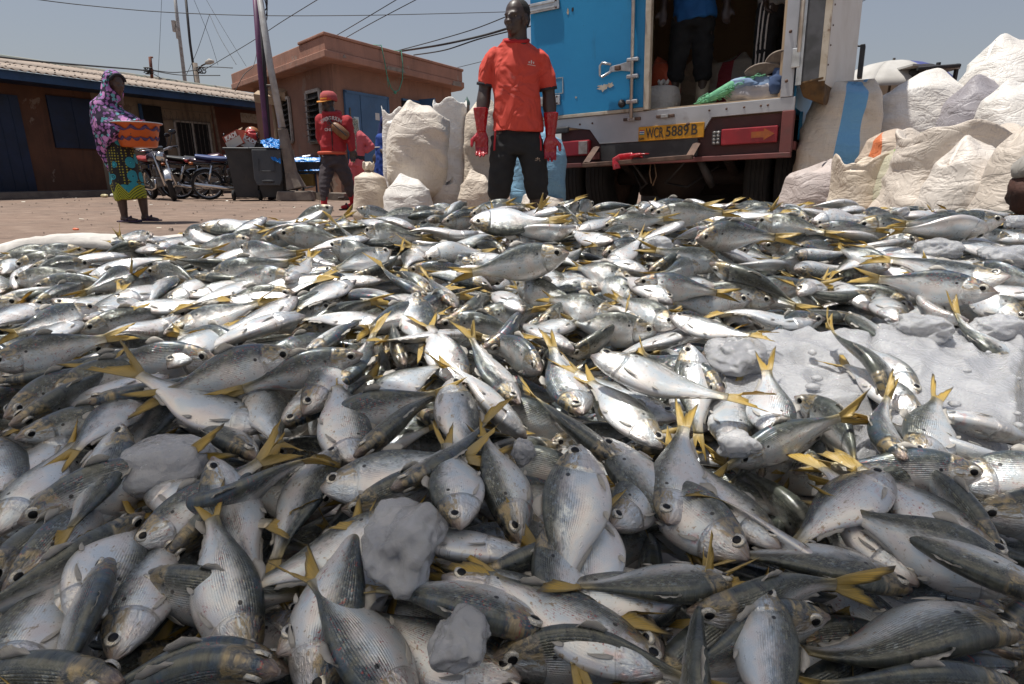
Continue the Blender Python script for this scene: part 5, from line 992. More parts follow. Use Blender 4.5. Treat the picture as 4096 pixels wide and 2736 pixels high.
q = atY(1868, 398, 60); mn_ = thing('minaret', 'tiny green-domed minaret far behind the left sacks', 'tower', (q.x, 60, 0)); mb = MB(); mb.tube([(q.x, 60, 0), (q.x, 60, q.z - .5)], .24, 10); mb.build('shaft', CONC, mn_); mb = MB(); mb.lathe([(.28, 0), (.29, .12), (.25, .35), (.12, .55), (0, .8)], 12, (q.x, 60, q.z - .5)); mb.build('dome', pm('green_dome', (.10, .17, .15), (.08, .14, .12), 3), mn_, True)

# ================================================================== wheeled bins, boxes, bags
BIN = pm('bin_plastic', (.022, .023, .026), (.03, .03, .033), 5, .55, 0, .1, 30, .003, c3=(.05, .045, .04), s3=3, lo3=.6, hi3=.8)
def bin_(lab, x0, x1, ybot, yaw, lid):
    Yb = 12.9; a = atY(x0, ybot, Yb); b = atY(x1, ybot, Yb); w = .66; c = V((a.x + b.x) / 2, Yb + .35, 0); t_ = thing('wheeled_bin', lab, 'bin', c); M = rotz(yaw); H = 1.06
    def ring(z, w_, d_): return [c + M @ V(sx * w_ / 2, sy * d_ / 2, z) for sx, sy in ((-1, -1), (1, -1), (1, 1), (-1, 1))]
    secs = [ring(.06, .46, .5), ring(.9, .60, .66), ring(H, .64, .70), ring(H, .58, .64), ring(.85, .55, .6)]; mb = MB(); mb.add([p_ for r_ in secs for p_ in r_], [(3, 2, 1, 0)] + [(i * 4 + j, i * 4 + (j + 1) % 4, (i + 1) * 4 + (j + 1) % 4, (i + 1) * 4 + j) for i in range(4) for j in range(4)] + [(16, 17, 18, 19)]); mb.build('bin_body', BIN, t_, bevel=.02)
    mb = MB(); r_ = ring(H, .68, .74); mb.tube(r_ + [r_[0]], .025, 6); mb.build('rim', BIN, t_)
    for sx in (-1, 1): mb = MB(); mb.lathe([(0, -.03), (.09, -.03), (.11, -.02), (.11, .02), (.09, .03), (0, .03)], 18, c + M @ V(sx * .27, -.22, .11), M @ Matrix.Rotation(R(90), 3, 'Y')); wv = mb.build('wheel', RUBBER, t_, True); mb = MB(); mb.lathe([(0, -.034), (.04, -.034), (.04, .034), (0, .034)], 12, c + M @ V(sx * .27, -.22, .11), M @ Matrix.Rotation(R(90), 3, 'Y')); mb.build('hub', IRON, wv)
    if lid:
        mb = MB(); lc = [(-.30, H - .02), (.30, H - .02), (.29, H - .62), (.24, H - .74), (-.24, H - .74), (-.29, H - .62)]; mb.add([c + M @ V(x, -.37 - .10 * (H - z), z) for x, z in lc] + [c + M @ V(x * .96, -.42 - .10 * (H - z), z) for x, z in lc], [(5, 4, 3, 2, 1, 0), (6, 7, 8, 9, 10, 11)] + [(i, (i + 1) % 6, 6 + (i + 1) % 6, 6 + i) for i in range(6)]); ld = mb.build('lid', pm('bin_lid', (.04, .042, .046), (.055, .055, .058), 4, .5), t_, bevel=.012)
        mb = MB(); mb.tube([c + M @ V(x, -.455 - .10 * (H - z), z) for x, z in ((-.16, H - .2), (-.16, H - .45), (.16, H - .45), (.16, H - .2))], .008, 6); mb.build('lid_panel_line', BIN, ld); mb = MB(); mb.tube([c + M @ V(x, -.49, H - .66) for x in (-.12, -.06, .06, .12)], [.02, .03, .03, .02], 8); mb.build('lid_grip', BIN, ld, True)
    return c, M, H
c1_, M1_, H1_ = bin_('black wheeled bin overflowing with cartons, left of the pair', 925, 1012, 786, .25, False)
c2_, M2_, H2_ = bin_('black wheeled bin with its lid hanging open and blue plastic on top', 1030, 1128, 786, .12, True)
KRED = pm('carton_red', (.30, .06, .035), (.26, .05, .03), 6, .7); KW = pm('carton_white', (.55, .52, .48), (.48, .45, .4), 6, .7); KB = pm('carton_brown', (.33, .24, .15), (.27, .19, .12), 6, .8)
def carton(lab, px, py, Y, dims, yaw, roll, word=None):
    c = atY(px, py, Y); t_ = thing('cardboard_carton', lab, 'box', c, 'cartons in the bin'); M = rotz(yaw) @ Matrix.Rotation(roll, 3, 'Y'); w, d, h = dims
    mb = MB(); mb.box(c, dims, M); bd_ = mb.build('carton', KRED, t_); mb = MB(); mb.box(c + M @ V(0, -.002, -h * .2), (w * .99, d * 1.004, h * .55), M); mb.build('white_panel', KW, bd_)
    mb = MB(); mb.box(c + M @ V(0, d * .12, h * .55), (w, d * .7, .012), M @ Matrix.Rotation(.5, 3, 'X')); mb.build('flap', KB, bd_)
    if word:
        cu = bpy.data.curves.new('t', 'FONT'); cu.body = word; cu.size = h * .42; cu.extrude = .003; cu.align_x = 'CENTER'; cu.offset = .006; ob = bpy.data.objects.new('tmp', cu); me = bpy.data.meshes.new_from_object(ob); bpy.data.objects.remove(ob)
        me.transform(Matrix.Translation(c) @ M.to_4x4() @ Matrix.Translation((0, -d / 2 - .006, h * .12)) @ Matrix.Rotation(R(90), 4, 'X')); me.materials.clear(); me.materials.append(PAPERW); link('carton_lettering', me, bd_)
carton('tilted red and white carton lettered KADI in the left bin', 948, 562, c1_.y - .05, (.38, .3, .30), -.15, R(-24), 'KADI'); carton('second red and white KADI carton right of the tilted one', 992, 572, c1_.y + .0, (.26, .28, .26), .5, R(28), 'KADI')
for i, (x, y, r_, m_, lab) in enumerate(((1008, 560, (.11, .1, .13), pm('red_plastic', (.5, .05, .05), (.42, .04, .04), 9, .4), 'crumpled red plastic bag among the cartons'), (1026, 590, (.16, .12, .09), pm('dark_rubbish', (.05, .035, .03), (.03, .025, .02), 9, .8), 'dark rubbish heap between the cartons and the blue plastic'))):
    rag('plastic_bag', lab, atY(x, y, c1_.y + .1), r_, m_, 11 + i, 'bag', .04)
BLUEB = pm('blue_plastic', (.02, .20, .60), (.03, .27, .68), 5, .35, 0, .2, 20, .01)
def sheet(name, lab, pts, Y, mat, cat, dy=.0, n=26, fold=.05, seed=0):
    """crumpled sheet over four photo corners"""
    a, b, c, d = [atY(x, y, Y + (e if len(q) > 2 else 0)) for q in pts for (x, y, *e_) in [q] for e in [e_[0] if e_ else 0]]; G = np.zeros((n, n, 3))
    for i in range(n):
        for j in range(n):
            u, v = i / (n - 1), j / (n - 1); p = (a * (1 - u) + b * u) * (1 - v) + (d * (1 - u) + c * u) * v; k_ = Vector((u * 5 + seed, v * 5, seed)); p = p + Vector((.3 * mn.noise(k_), -1.2 * (1 - abs(mn.noise(k_ * 1.4)) * 2), .4 * mn.noise(k_ * 1.7))) * fold * .55; G[i, j] = p
    mb = MB(); mb.add(*grid_mesh(G)); o = mb.build(name, mat, None, True); o.modifiers.new('t', 'SOLIDIFY').thickness = .003; return tag(o, lab, cat)
sheet('blue_plastic_sheet', 'bright blue plastic sheet spilling out of the right bin', ((1042, 560, .35), (1120, 558, .35), (1124, 655, -.15), (1092, 640, -.15)), c2_.y - .33, BLUEB, 'plastic', seed=3, fold=.06)
sheet('blue_plastic_sheet', 'bunched top of the blue plastic in the right bin', ((1044, 572, -.1), (1085, 550, .2), (1122, 562, .2), (1118, 596, -.1)), c2_.y - .36, BLUEB, 'plastic', seed=5, fold=.08)
hq = atY(1009, 536, c1_.y + 1.0); hm_ = thing('helmet', 'brown dome helmet resting above the cartons', 'helmet', hq); mb = MB(); mb.lathe([(.15, -.1), (.165, -.03), (.16, .05), (.12, .12), (.06, .155), (0, .165)], 24, hq); mb.build('shell', pm('tan_shell', (.36, .16, .075), (.32, .14, .065), 4, .25, coat=.5), hm_, True); mb = MB(); mb.lathe([(.13, -.14), (.152, -.1), (.15, -.09)], 24, hq); mb.build('lining', BLACKP, hm_, True)
mb = MB(); mb.tube([hq - V(0, 0, .12), V(hq.x, hq.y, .9)], .05, 8); mb.box((hq.x, hq.y, .5), (.3, .3, .9)); tag(mb.build('helmet_stand', BLACKP, None), 'dark stand under the brown helmet behind the cartons', 'stand')
# handcart under a blue tarpaulin behind the leaning pole
Yk = 13.9; k0 = atY(1225, 770, Yk); hcart = thing('handcart', 'small cart with yellow box behind the leaning pole', 'cart', (k0.x, Yk, 0))
for x in (1182, 1262): 
    for dy in (0, .45): q = atY(x, 700, Yk); mb = MB(); mb.tube([(q.x, Yk + dy, 0), (q.x, Yk + dy, .62)], .022, 6); mb.build('leg', BLUED, hcart)
a, b = atY(1176, 700, Yk), atY(1280, 700, Yk); mb = MB(); mb.box(((a.x + b.x) / 2, Yk + .22, .6), (b.x - a.x, .55, .05)); mb.build('deck', TGREY, hcart); mb = MB(); mb.box(((a.x + b.x) / 2 - .05, Yk + .05, .42), (.4, .25, .26)); mb.build('yellow_box', pm('mustard_box', (.24, .15, .03), (.18, .11, .03), 7, .7), hcart)
mb = MB(); mb.box(((a.x + b.x) / 2, Yk + .25, .72), (b.x - a.x - .04, .42, .2)); tag(mb.build('goods_crate', TGREY, None), 'crate hidden under the blue tarpaulin on the cart', 'crate')
sheet('blue_tarpaulin', 'blue tarpaulin draped over the cart behind the leaning pole', ((1165, 628, .3), (1282, 630, .3), (1278, 690, -.02), (1185, 700, -.02)), Yk - .0, BLUEB, 'tarpaulin', seed=9, fold=.035)
mb = MB(); q = atY(1172, 600, Yk + .3); mb.tube([q, V(q.x + .05, q.y, .55)], .018, 6); tag(mb.build('wooden_stake', WOOD), 'short pale stake sticking up behind the blue tarpaulin', 'stake')

# ================================================================== motorbikes
CHR = pm('chrome', (.62, .61, .6), (.5, .49, .48), 12, .18, 1.0); BPLA = pm('black_gloss', (.012, .012, .014), (.018, .017, .018), 6, .25, coat=.4); ENG = pm('engine_alloy', (.28, .27, .26), (.18, .17, .16), 14, .45, .6)
def bike(lab, pos, yaw, tank, seatm, lean=0.10, plate=None, mirrors=True, steer=.25):
    t_ = thing('motorbike', lab, 'motorbike', (pos[0], pos[1], 0), 'parked motorbikes', True, (lean, 0, yaw)); t_.scale = (1.09, 1.09, 1.09)   # local: +x forwards
    B = lambda mb, n_, m_, p_=t_, **k: mb.build(n_, m_, p_, **k)
    rotw = Matrix.Rotation(R(90), 3, 'X')
    for x, nm in ((.64, 'front_wheel'), (-.62, 'rear_wheel')):
        st_ = rotz(steer) if x > 0 else Matrix.Identity(3); c = Vector((x, 0, .30)); mb = MB(); r_ = .30
        mb.lathe([(r_ - .055, -.035), (r_ - .02, -.048), (r_, -.02), (r_, .02), (r_ - .02, .048), (r_ - .055, .035)], 32, c, st_ @ rotw); w = B(mb, nm, RUBBER, smooth=True)
        mb = MB(); mb.lathe([(r_ - .05, -.028), (r_ - .075, -.02), (r_ - .075, .02), (r_ - .05, .028)], 32, c, st_ @ rotw); B(mb, 'rim', CHR, w, smooth=True)
        for k in range(5): a = k * 1.2566; mb = MB(); mb.tube([c + st_ @ Vector((.04 * math.cos(a), 0, .04 * math.sin(a))), c + st_ @ Vector(((r_ - .07) * math.cos(a), 0, (r_ - .07) * math.sin(a)))], [.02, .013], 6); B(mb, 'spoke', ENG, w)
        mb = MB(); mb.lathe([(0, -.07), (.05, -.06), (.06, 0), (.05, .06), (0, .07)], 16, c, st_ @ rotw); B(mb, 'hub', CHR, w, smooth=True)
        mb = MB(); G = np.array([[list(c + st_ @ Vector(((r_ + .035) * math.cos(a), y, (r_ + .035) * math.sin(a) - .02 * (abs(y) > .04)))) for y in (-.06, -.045, 0, .045, .06)] for a in np.linspace(.35, 2.5, 12)]); mb.add(*grid_mesh(G)); f_ = B(mb, 'mudguard', CHR if x > 0 else BPLA, smooth=True); f_.modifiers.new('t', 'SOLIDIFY').thickness = .005
    st_ = rotz(steer)
    for y in (-.09, .09): mb = MB(); mb.tube([Vector((.64, 0, .30)) + st_ @ Vector((0, y, 0)), (.42, y, .78), (.37, y, .92)], [.026, .022, .022], 8); B(mb, 'fork', CHR, smooth=True)
    mb = MB(); mb.tube([(.38, -.36, 1.0), (.42, -.22, 1.0), (.38, -.08, .95), (.38, .08, .95), (.42, .22, 1.0), (.36, .36, 1.0)], .013, 8); hb = B(mb, 'handlebar', CHR, smooth=True)
    for y in (-.34, .34): mb = MB(); mb.tube([(.38, y - .05, 1.0), (.36, y + .06 * (1 if y > 0 else -1), 1.0)], .02, 8); B(mb, 'grip', BPLA, hb)
    mb = MB(); mb.ball((.48, 0, .84), (.09, .095, .095), 16, 10); B(mb, 'headlight', CHR, smooth=True); mb = MB(); mb.box((.42, 0, .99), (.08, .2, .07), Matrix.Rotation(.4, 3, 'Y')); B(mb, 'instrument_panel', BPLA, bevel=.015)
    if mirrors:
        for y in (-.3, .3): mb = MB(); mb.tube([(.38, y * .8, 1.0), (.40, y, 1.15), (.38, y * 1.15, 1.25)], .008, 6); mb.ball((.37, y * 1.2, 1.28), (.02, .075, .05), 12, 8); B(mb, 'mirror', BPLA, smooth=True)
    mb = MB(); loft(mb, [(Vector((.33, 0, .80)), .085, .07), (Vector((.2, 0, .84)), .14, .11), (Vector((.02, 0, .82)), .13, .10), (Vector((-.10, 0, .78)), .08, .06)], 18, (0, 1, 0)); fuse_l(mb, 'fuel_tank', tank, t_)
    mb = MB(); loft(mb, [(Vector((-.08, 0, .80)), .09, .05), (Vector((-.3, 0, .80)), .13, .05), (Vector((-.55, 0, .82)), .13, .05), (Vector((-.78, 0, .85)), .10, .04)], 16, (0, 1, 0)); fuse_l(mb, 'seat', seatm, t_)
    mb = MB(); mb.tube([(-.5, 0, .74), (-.75, 0, .76), (-.92, 0, .78)], [(.05, .1), (.05, .09), (.035, .05)], 10); B(mb, 'tail_fairing', tank, smooth=True); mb = MB(); mb.ball((-.93, 0, .76), (.045, .08, .04), 12, 8); B(mb, 'tail_light', REDL, smooth=True)
    for y in (-.14, .14): mb = MB(); mb.ball((-.86, y, .72), (.045, .03, .028), 10, 6); B(mb, 'indicator', pm('amber_lens', (.38, .10, .015), (.30, .08, .02), 30, .35), smooth=True)
    mb = MB(); mb.tube([(-.85, -.1, .80), (-1.0, -.12, .80), (-1.0, .12, .80), (-.85, .1, .80)], .012, 6); B(mb, 'grab_rail', CHR, smooth=True)
    mb = MB(); mb.tube([(.36, 0, .80), (.22, 0, .5), (.2, 0, .3), (-.1, 0, .26), (-.3, 0, .34), (-.25, 0, .7), (.3, 0, .76)], .025, 8); mb.tube([(-.25, .08, .7), (-.85, .09, .72)], .018, 6); mb.tube([(-.25, -.08, .7), (-.85, -.09, .72)], .018, 6); B(mb, 'frame', BPLA, smooth=True)
    mb = MB(); mb.box((.08, 0, .36), (.30, .22, .2)); mb.lathe([(.085, -.13), (.085, .13)], 16, (-.06, 0, .34), rotw); mb.box((.13, 0, .54), (.16, .16, .2), Matrix.Rotation(-.3, 3, 'Y')); B(mb, 'engine', ENG, bevel=.02)
    for z in (.47, .50, .53, .56, .59): mb = MB(); mb.box((.13 - (z - .54) * .3, 0, z), (.2, .2, .008), Matrix.Rotation(-.3, 3, 'Y')); B(mb, 'cooling_fin', ENG)
    mb = MB(); mb.tube([(.22, -.12, .42), (.2, -.14, .26), (0, -.15, .22), (-.3, -.16, .25), (-.85, -.17, .33)], [.02, .02, .022, .045, .045], 10); B(mb, 'exhaust', CHR, smooth=True)
    for y in (-.1, .1): mb = MB(); mb.tube([(-.25, y, .36), (-.62, y, .30)], .02, 8); B(mb, 'swingarm', BPLA, smooth=True); mb = MB(); mb.tube([(-.60, y * 1.2, .34), (-.5, y * 1.2, .68)], [.022, .028], 8); B(mb, 'shock_absorber', CHR, smooth=True)
    mb = MB(); mb.tube([(-.05, .1, .25), (-.08, .26, .02)], .014, 6); mb.box((-.08, .27, .012), (.06, .05, .02)); B(mb, 'side_stand', BPLA)
    if plate:
        mb = MB(); mb.box((-1.0, 0, .60), (.008, .20, .13), Matrix.Rotation(.35, 3, 'Y')); pl_ = B(mb, 'number_plate', KW); cu = bpy.data.curves.new('t', 'FONT'); cu.body = plate; cu.size = .062; cu.align_x = 'CENTER'; cu.extrude = .001; ob = bpy.data.objects.new('tmp', cu); me = bpy.data.meshes.new_from_object(ob); bpy.data.objects.remove(ob)
        me.transform(Matrix.Translation((-1.008, 0, .58)) @ Matrix.Rotation(.35, 4, 'Y') @ Matrix.Rotation(R(-90), 4, 'Z') @ Matrix.Rotation(R(90), 4, 'X')); me.materials.clear(); me.materials.append(INK); link('plate_lettering', me, pl_)
    return t_
def fuse_l(mb, nm, m_, par): return fuse(mb, nm, m_, par, .014, 4)
TRED = pm('tank_red', (.09, .012, .012), (.05, .01, .01), 3, .22, coat=.5); TBLK = pm('tank_black', (.02, .018, .022), (.03, .02, .03), 3, .2, coat=.5); TPUR = pm('tank_plum', (.06, .035, .055), (.05, .03, .045), 3, .22, coat=.5); SEATB = pm('seat_blue', (.025, .05, .17), (.02, .04, .13), 5, .5); SEATK = pm('seat_black', (.012, .012, .013), (.016, .016, .017), 7, .5)
def bpos(x, y): q = atZ(x, y, 0); return (q.x, min(q.y, 14.6))
w1 = atY(696, 785, 13.0); yb = -.75; bike('black motorbike with chrome front mudguard, half behind the woman', (w1.x - .69 * math.cos(yb), 13.0 - .69 * math.sin(yb)), yb, TBLK, pm('seat_red', (.30, .03, .03), (.22, .02, .02), 8, .5), .1, None, True, -.35)
w2 = atY(838, 780, 13.3); yb = .45; bike('motorbike with blue seat and number plate facing left of the bins', (w2.x + .67 * math.cos(yb), 13.3 + .67 * math.sin(yb)), yb, TPUR, SEATB, .1, '8596A', True)
w3 = atY(775, 775, 13.9); yb = 2.5; bike('plum motorbike with red tail light parked between the other two', (w3.x + .25, 14.3), .5, TRED, SEATK, .12, None, True)
w5 = atY(905, 780, 14.6); bike('dark motorbike squeezed behind the left bin', (w5.x, 14.7), .6, TBLK, SEATK, .1, None, True)
w6 = atY(610, 780, 14.4); bike('dark motorbike standing behind the woman with the basin', (w6.x, 14.5), -.4, TRED, SEATK, .1, None, True)
q = atY(1215, 620, 14.9); bike('dim motorbike parked in shade behind the blue tarpaulin', (q.x, 14.75), .3, TBLK, SEATK, .1, None, True)
# ================================================================== heap surface (height of the fish pile)
def sstep(x, a, b): t_ = np.clip((x - a) / (b - a), 0, 1); return t_ * t_ * (3 - 2 * t_)
def heap(X, Y):
    X = np.asarray(X, float); Y = np.asarray(Y, float)
    z = np.interp(Y, (0, .3, .43, .65, .95, 1.4, 1.8, 2.3, 2.6), (.0, .05, .08, .125, .175, .245, .315, .395, .41))
    z = z - .085 * sstep(-X, .45, 1.6) * sstep(Y, 1.0, 2.0)
    back = 2.45 - .62 * sstep(-X, .6, 1.6) - .1 * sstep(X, 1.0, 2.2)
    z = z * (1 - sstep(Y, back + .15, back + .75)) + .012 * np.sin(X * 7 + Y * 3) * (z > .1)
    edge = sstep(-X, 2.0, 2.5) + sstep(X, 2.5, 3.0)
    return np.maximum(z * (1 - np.clip(edge, 0, 1)), 0)
# tarpaulin under the fish, its pale edge showing on the left
TARP = pm('white_tarp', (.60, .57, .53), (.52, .48, .44), 3, .55, 0, .35, 9, .03, c3=(.36, .29, .24), s3=3, lo3=.6, hi3=.8)
xs = np.arange(-3.0, 3.31, .05); ys = np.arange(-.3, 3.5, .05); XX, YY = np.meshgrid(xs, ys); ZZ = np.maximum(heap(XX, YY) - .17, 0) - .008
for i in range(len(ys)):
    for j in range(len(xs)):
        x, y = xs[j], ys[i]; ZZ[i, j] += .012 * mn.noise(Vector((x * 4, y * 4, 5))) + .016
rim = np.array([[math.exp(-((x + 1.62 - .5 * (y - 2.0)) / .13) ** 2 if abs(y - 2.1) < .9 else -99) for x in xs] for y in ys])
mb = MB(); mb.add(*grid_mesh(np.stack([XX, YY, ZZ], -1))); tag(mb.build('tarpaulin', TARP, None, True), 'white tarpaulin spread under the fish heap, bare at the left edge', 'tarpaulin')
# raised roll of the tarp edge at the left
def crest_pt(px, py, Y): return atY(px, py, Y)
mb = MB(); top_ = [(-140, 1030, 2.0), (0, 984, 2.08), (90, 958, 2.16), (200, 942, 2.26), (330, 936, 2.36), (470, 940, 2.44), (600, 944, 2.48), (760, 945, 2.5)]; G = np.zeros((len(top_) * 4 - 3, 9, 3)); tp = []
for i in range(len(top_) - 1):
    for u in np.linspace(0, 1, 5)[:-1]: tp.append([top_[i][k] * (1 - u) + top_[i + 1][k] * u for k in range(3)])
tp.append(list(top_[-1]))
for i, (x, y, Y) in enumerate(tp):
    q = atY(x, y, Y)
    for j in range(9):
        v = (j - 3) / 5; w = Vector((q.x - .10 * v * (1 if v > 0 else .3), q.y + .12 * v, q.z - (.16 * v * v if v > 0 else .10 * v * v) - .02 * abs(v))); 
        if j == 8: w.z = .0; w.y += .08
        G[i, j] = w + Vector((0, 0, .008 * mn.noise(Vector((i * .5, j * .6, 1)))))
mb.add(*grid_mesh(G)); o = mb.build('tarpaulin_edge', TARP, None, True); o.modifiers.new('t', 'SOLIDIFY').thickness = .004; tag(o, 'raised pale fold of tarpaulin along the left rim of the heap', 'tarpaulin')

# ================================================================== fish materials
t = NT('fish_skin'); uv = t.coord('UV'); co = t.coord('Object'); su = t.new('ShaderNodeSeparateXYZ'); t.l.new(uv, su.inputs[0]); U, Vv = su.outputs[0], su.outputs[1]
at_ = t.new('ShaderNodeAttribute'); at_.attribute_name = 'rnd'; oi = t.new('ShaderNodeObjectInfo'); RN = t.math('FRACT', t.math('ADD', oi.outputs['Random'], at_.outputs['Fac'])); R2 = t.math('FRACT', t.math('MULTIPLY', RN, 7.31)); R3 = t.math('FRACT', t.math('MULTIPLY', RN, 23.7)); W_ = t.math('MULTIPLY', RN, 60)
uvs_ = t.mapv(uv, (4.2, 2.0, 1))
nA = t.noise(2.2, 4, uvs_, .6, .3, w=W_); nB = t.noise(5, 5, uvs_, .65, .4, w=t.math('ADD', W_, 9)); nC = t.noise(14, 3, uvs_, .6, 0, w=W_); nD = t.noise(1.5, 3, uvs_, .5, 0, w=t.math('ADD', W_, 31))
# scales: rows offset by half, sawtooth along the body
su_ = t.math('MULTIPLY', U, 58); sv_ = t.math('MULTIPLY', Vv, 28); row = t.math('FLOOR', sv_); fy = t.math('SUBTRACT', t.math('SUBTRACT', sv_, row), .5)
arc = t.math('MULTIPLY', t.math('MULTIPLY', fy, fy), -2.4); fx = t.math('FRACT', t.math('ADD', t.math('ADD', su_, t.math('MULTIPLY', t.math('MODULO', row, 2), .5)), arc)); scale_h = t.math('SUBTRACT', fx, t.math('MULTIPLY', t.math('MULTIPLY', fy, fy), .3))
head = t.step(t.math('SUBTRACT', U, t.math('MULTIPLY', t.math('SINE', t.math('MULTIPLY', Vv, 3.1416)), .03)), .235, .205)   # 1 on the head
scm = t.math('MULTIPLY', t.math('MULTIPLY', t.math('SUBTRACT', 1, head), t.math('ADD', t.math('MULTIPLY', t.step(Vv, .30, .62), .85), .15)), t.math('MULTIPLY', t.math('ADD', t.math('MULTIPLY', t.step(nA, .35, .6), .7), .3), t.math('SUBTRACT', 1, t.math('MULTIPLY', t.step(Vv, .86, .97), .85))))
backm = t.step(t.math('ADD', Vv, t.math('ADD', t.math('MULTIPLY', t.math('SUBTRACT', nA, .5), .22), t.math('MULTIPLY', t.math('SUBTRACT', R2, .5), .12))), .55, .83)
side = t.mix(nA, (.66, .66, .665), (.78, .77, .74)); side = t.mix(t.step(nD, .45, .62), side, (.60, .66, .70)); side = t.mix(t.math('MULTIPLY', t.step(nD, .5, .35), .5), side, (.70, .60, .56))
back = t.mix(t.step(nB, .35, .62), (.017, .022, .023), (.065, .073, .058)); back = t.mix(t.math('MULTIPLY', t.step(R3, .35, .8), t.step(nA, .4, .6)), back, (.022, .052, .085))
col = t.mix(backm, side, back)
col = t.mix(t.math('MULTIPLY', scm, t.math('MULTIPLY', t.step(fx, .80, .98), t.math('ADD', t.math('MULTIPLY', backm, .45), .16))), col, t.mix(backm, (.33, .34, .33), (.012, .014, .015)))                        # scale edges
col = t.mix(t.math('MULTIPLY', t.math('MULTIPLY', scm, t.step(fx, .35, .75)), t.math('MULTIPLY', t.math('SUBTRACT', 1, t.step(fx, .78, .85)), t.math('MULTIPLY', backm, .30))), col, (.42, .40, .30))
wnz = t.new('ShaderNodeTexWhiteNoise'); wnz.noise_dimensions = '3D'; cmb = t.new('ShaderNodeCombineXYZ'); t.l.new(t.math('FLOOR', t.math('ADD', t.math('ADD', su_, t.math('MULTIPLY', t.math('MODULO', row, 2), .5)), arc)), cmb.inputs[0]); t.l.new(row, cmb.inputs[1]); t.l.new(W_, cmb.inputs[2]); t.l.new(cmb.outputs[0], wnz.inputs[0]); SP = wnz.outputs[0]
spm = t.math('MULTIPLY', scm, t.step(Vv, .40, .62)); col = t.mix(t.math('MULTIPLY', t.math('MULTIPLY', spm, t.step(SP, .55, .95)), .5), col, t.mix(t.math('FRACT', t.math('MULTIPLY', SP, 17.3)), (.40, .37, .24), (.36, .44, .50))); col = t.mix(t.math('MULTIPLY', t.math('MULTIPLY', spm, t.step(SP, .45, .05)), .42), col, (.03, .038, .042))  # scale glitter and dull facets painted into the colour, scale by scale
col = t.mix(t.math('MULTIPLY', t.step(Vv, .26, .0), .35), col, (.40, .36, .345))
gold = t.math('MULTIPLY', t.math('MULTIPLY', head, t.step(Vv, .45, .6)), t.step(nB, .44, .56)); col = t.mix(t.math('MULTIPLY', gold, .85), col, t.mix(nC, (.40, .27, .12), (.16, .15, .07)))
col = t.mix(t.math('MULTIPLY', t.math('MULTIPLY', t.step(nB, .57, .66), t.math('SUBTRACT', 1, backm)), t.step(R2, .15, .5)), col, (.36, .29, .215))              # brown smears
col = t.mix(t.math('MULTIPLY', t.step(U, .10, .0), .75), col, (.24, .165, .14))                                               # snout
blood = t.math('MULTIPLY', t.math('MULTIPLY', t.step(nC, .54, .66), t.step(nA, .50, .58)), t.step(R3, .55, .75)); col = t.mix(t.math('MULTIPLY', blood, .85), col, (.33, .035, .03))
col = t.mix(t.math('MULTIPLY', t.math('MULTIPLY', t.step(nD, .60, .70), t.step(Vv, .4, .1)), t.step(R2, .5, .7)), col, (.58, .36, .34))   # pink belly flush
col = t.mix(t.math('MULTIPLY', t.step(U, .86, .99), .6), col, (.42, .33, .14))                                                # yellow peduncle
du = t.math('SUBTRACT', U, .315); dv = t.math('MULTIPLY', t.math('SUBTRACT', Vv, .69), .42); col = t.mix(t.step(t.math('ADD', t.math('MULTIPLY', du, du), t.math('MULTIPLY', dv, dv)), .00028, .00012), col, (.02, .02, .022))
ge = t.math('SUBTRACT', U, t.math('ADD', t.math('MULTIPLY', t.math('SINE', t.math('MULTIPLY', Vv, 3.1416)), .03), .222)); col = t.mix(t.math('MULTIPLY', t.step(t.math('ABSOLUTE', ge), .006, .001), t.math('ADD', t.math('MULTIPLY', nB, .9), -.1)), col, (.09, .075, .07))
gp = t.math('SUBTRACT', U, t.math('ADD', t.math('MULTIPLY', t.math('SINE', t.math('MULTIPLY', Vv, 3.1416)), .025), .145)); col = t.mix(t.math('MULTIPLY', t.step(t.math('ABSOLUTE', gp), .006, .001), t.math('MULTIPLY', nA, .4)), col, (.12, .10, .09))
hb = t.math('MULTIPLY', head, t.math('ADD', t.noise(4.5, 4, uvs_, .6, .8, w=W_), t.math('MULTIPLY', nC, .3)))
hh = t.math('ADD', t.math('MULTIPLY', t.math('MULTIPLY', scale_h, scm), .45), hb)
nrm = t.bump(hh, .95, .0024); hz2 = t.step(t.noise(3.0, 3, uvs_, .5, 1.0, w=t.math('ADD', W_, 4)), .4, .6); col = t.mix(t.math('MULTIPLY', t.math('MULTIPLY', head, hz2), .30), col, (.30, .27, .24))
FISH = t.out(Base_Color=col, Metallic=t.math('MULTIPLY', t.math('SUBTRACT', 1, t.math('MULTIPLY', backm, .3)), t.math('ADD', t.math('ADD', t.math('MULTIPLY', head, .22), .44), t.math('MULTIPLY', t.math('MULTIPLY', spm, t.step(SP, .5, .9)), .4))), Roughness=t.math('ADD', t.math('MULTIPLY', nB, .28), .17), Normal=nrm, Coat_Weight=.8, Coat_Roughness=.07, Coat_Normal=t.bump(t.math('ADD', hh, t.math('MULTIPLY', t.noise(22, 3, uvs_, .6, 0, w=W_), .5)), .9, .0028), Specular_IOR_Level=.6)
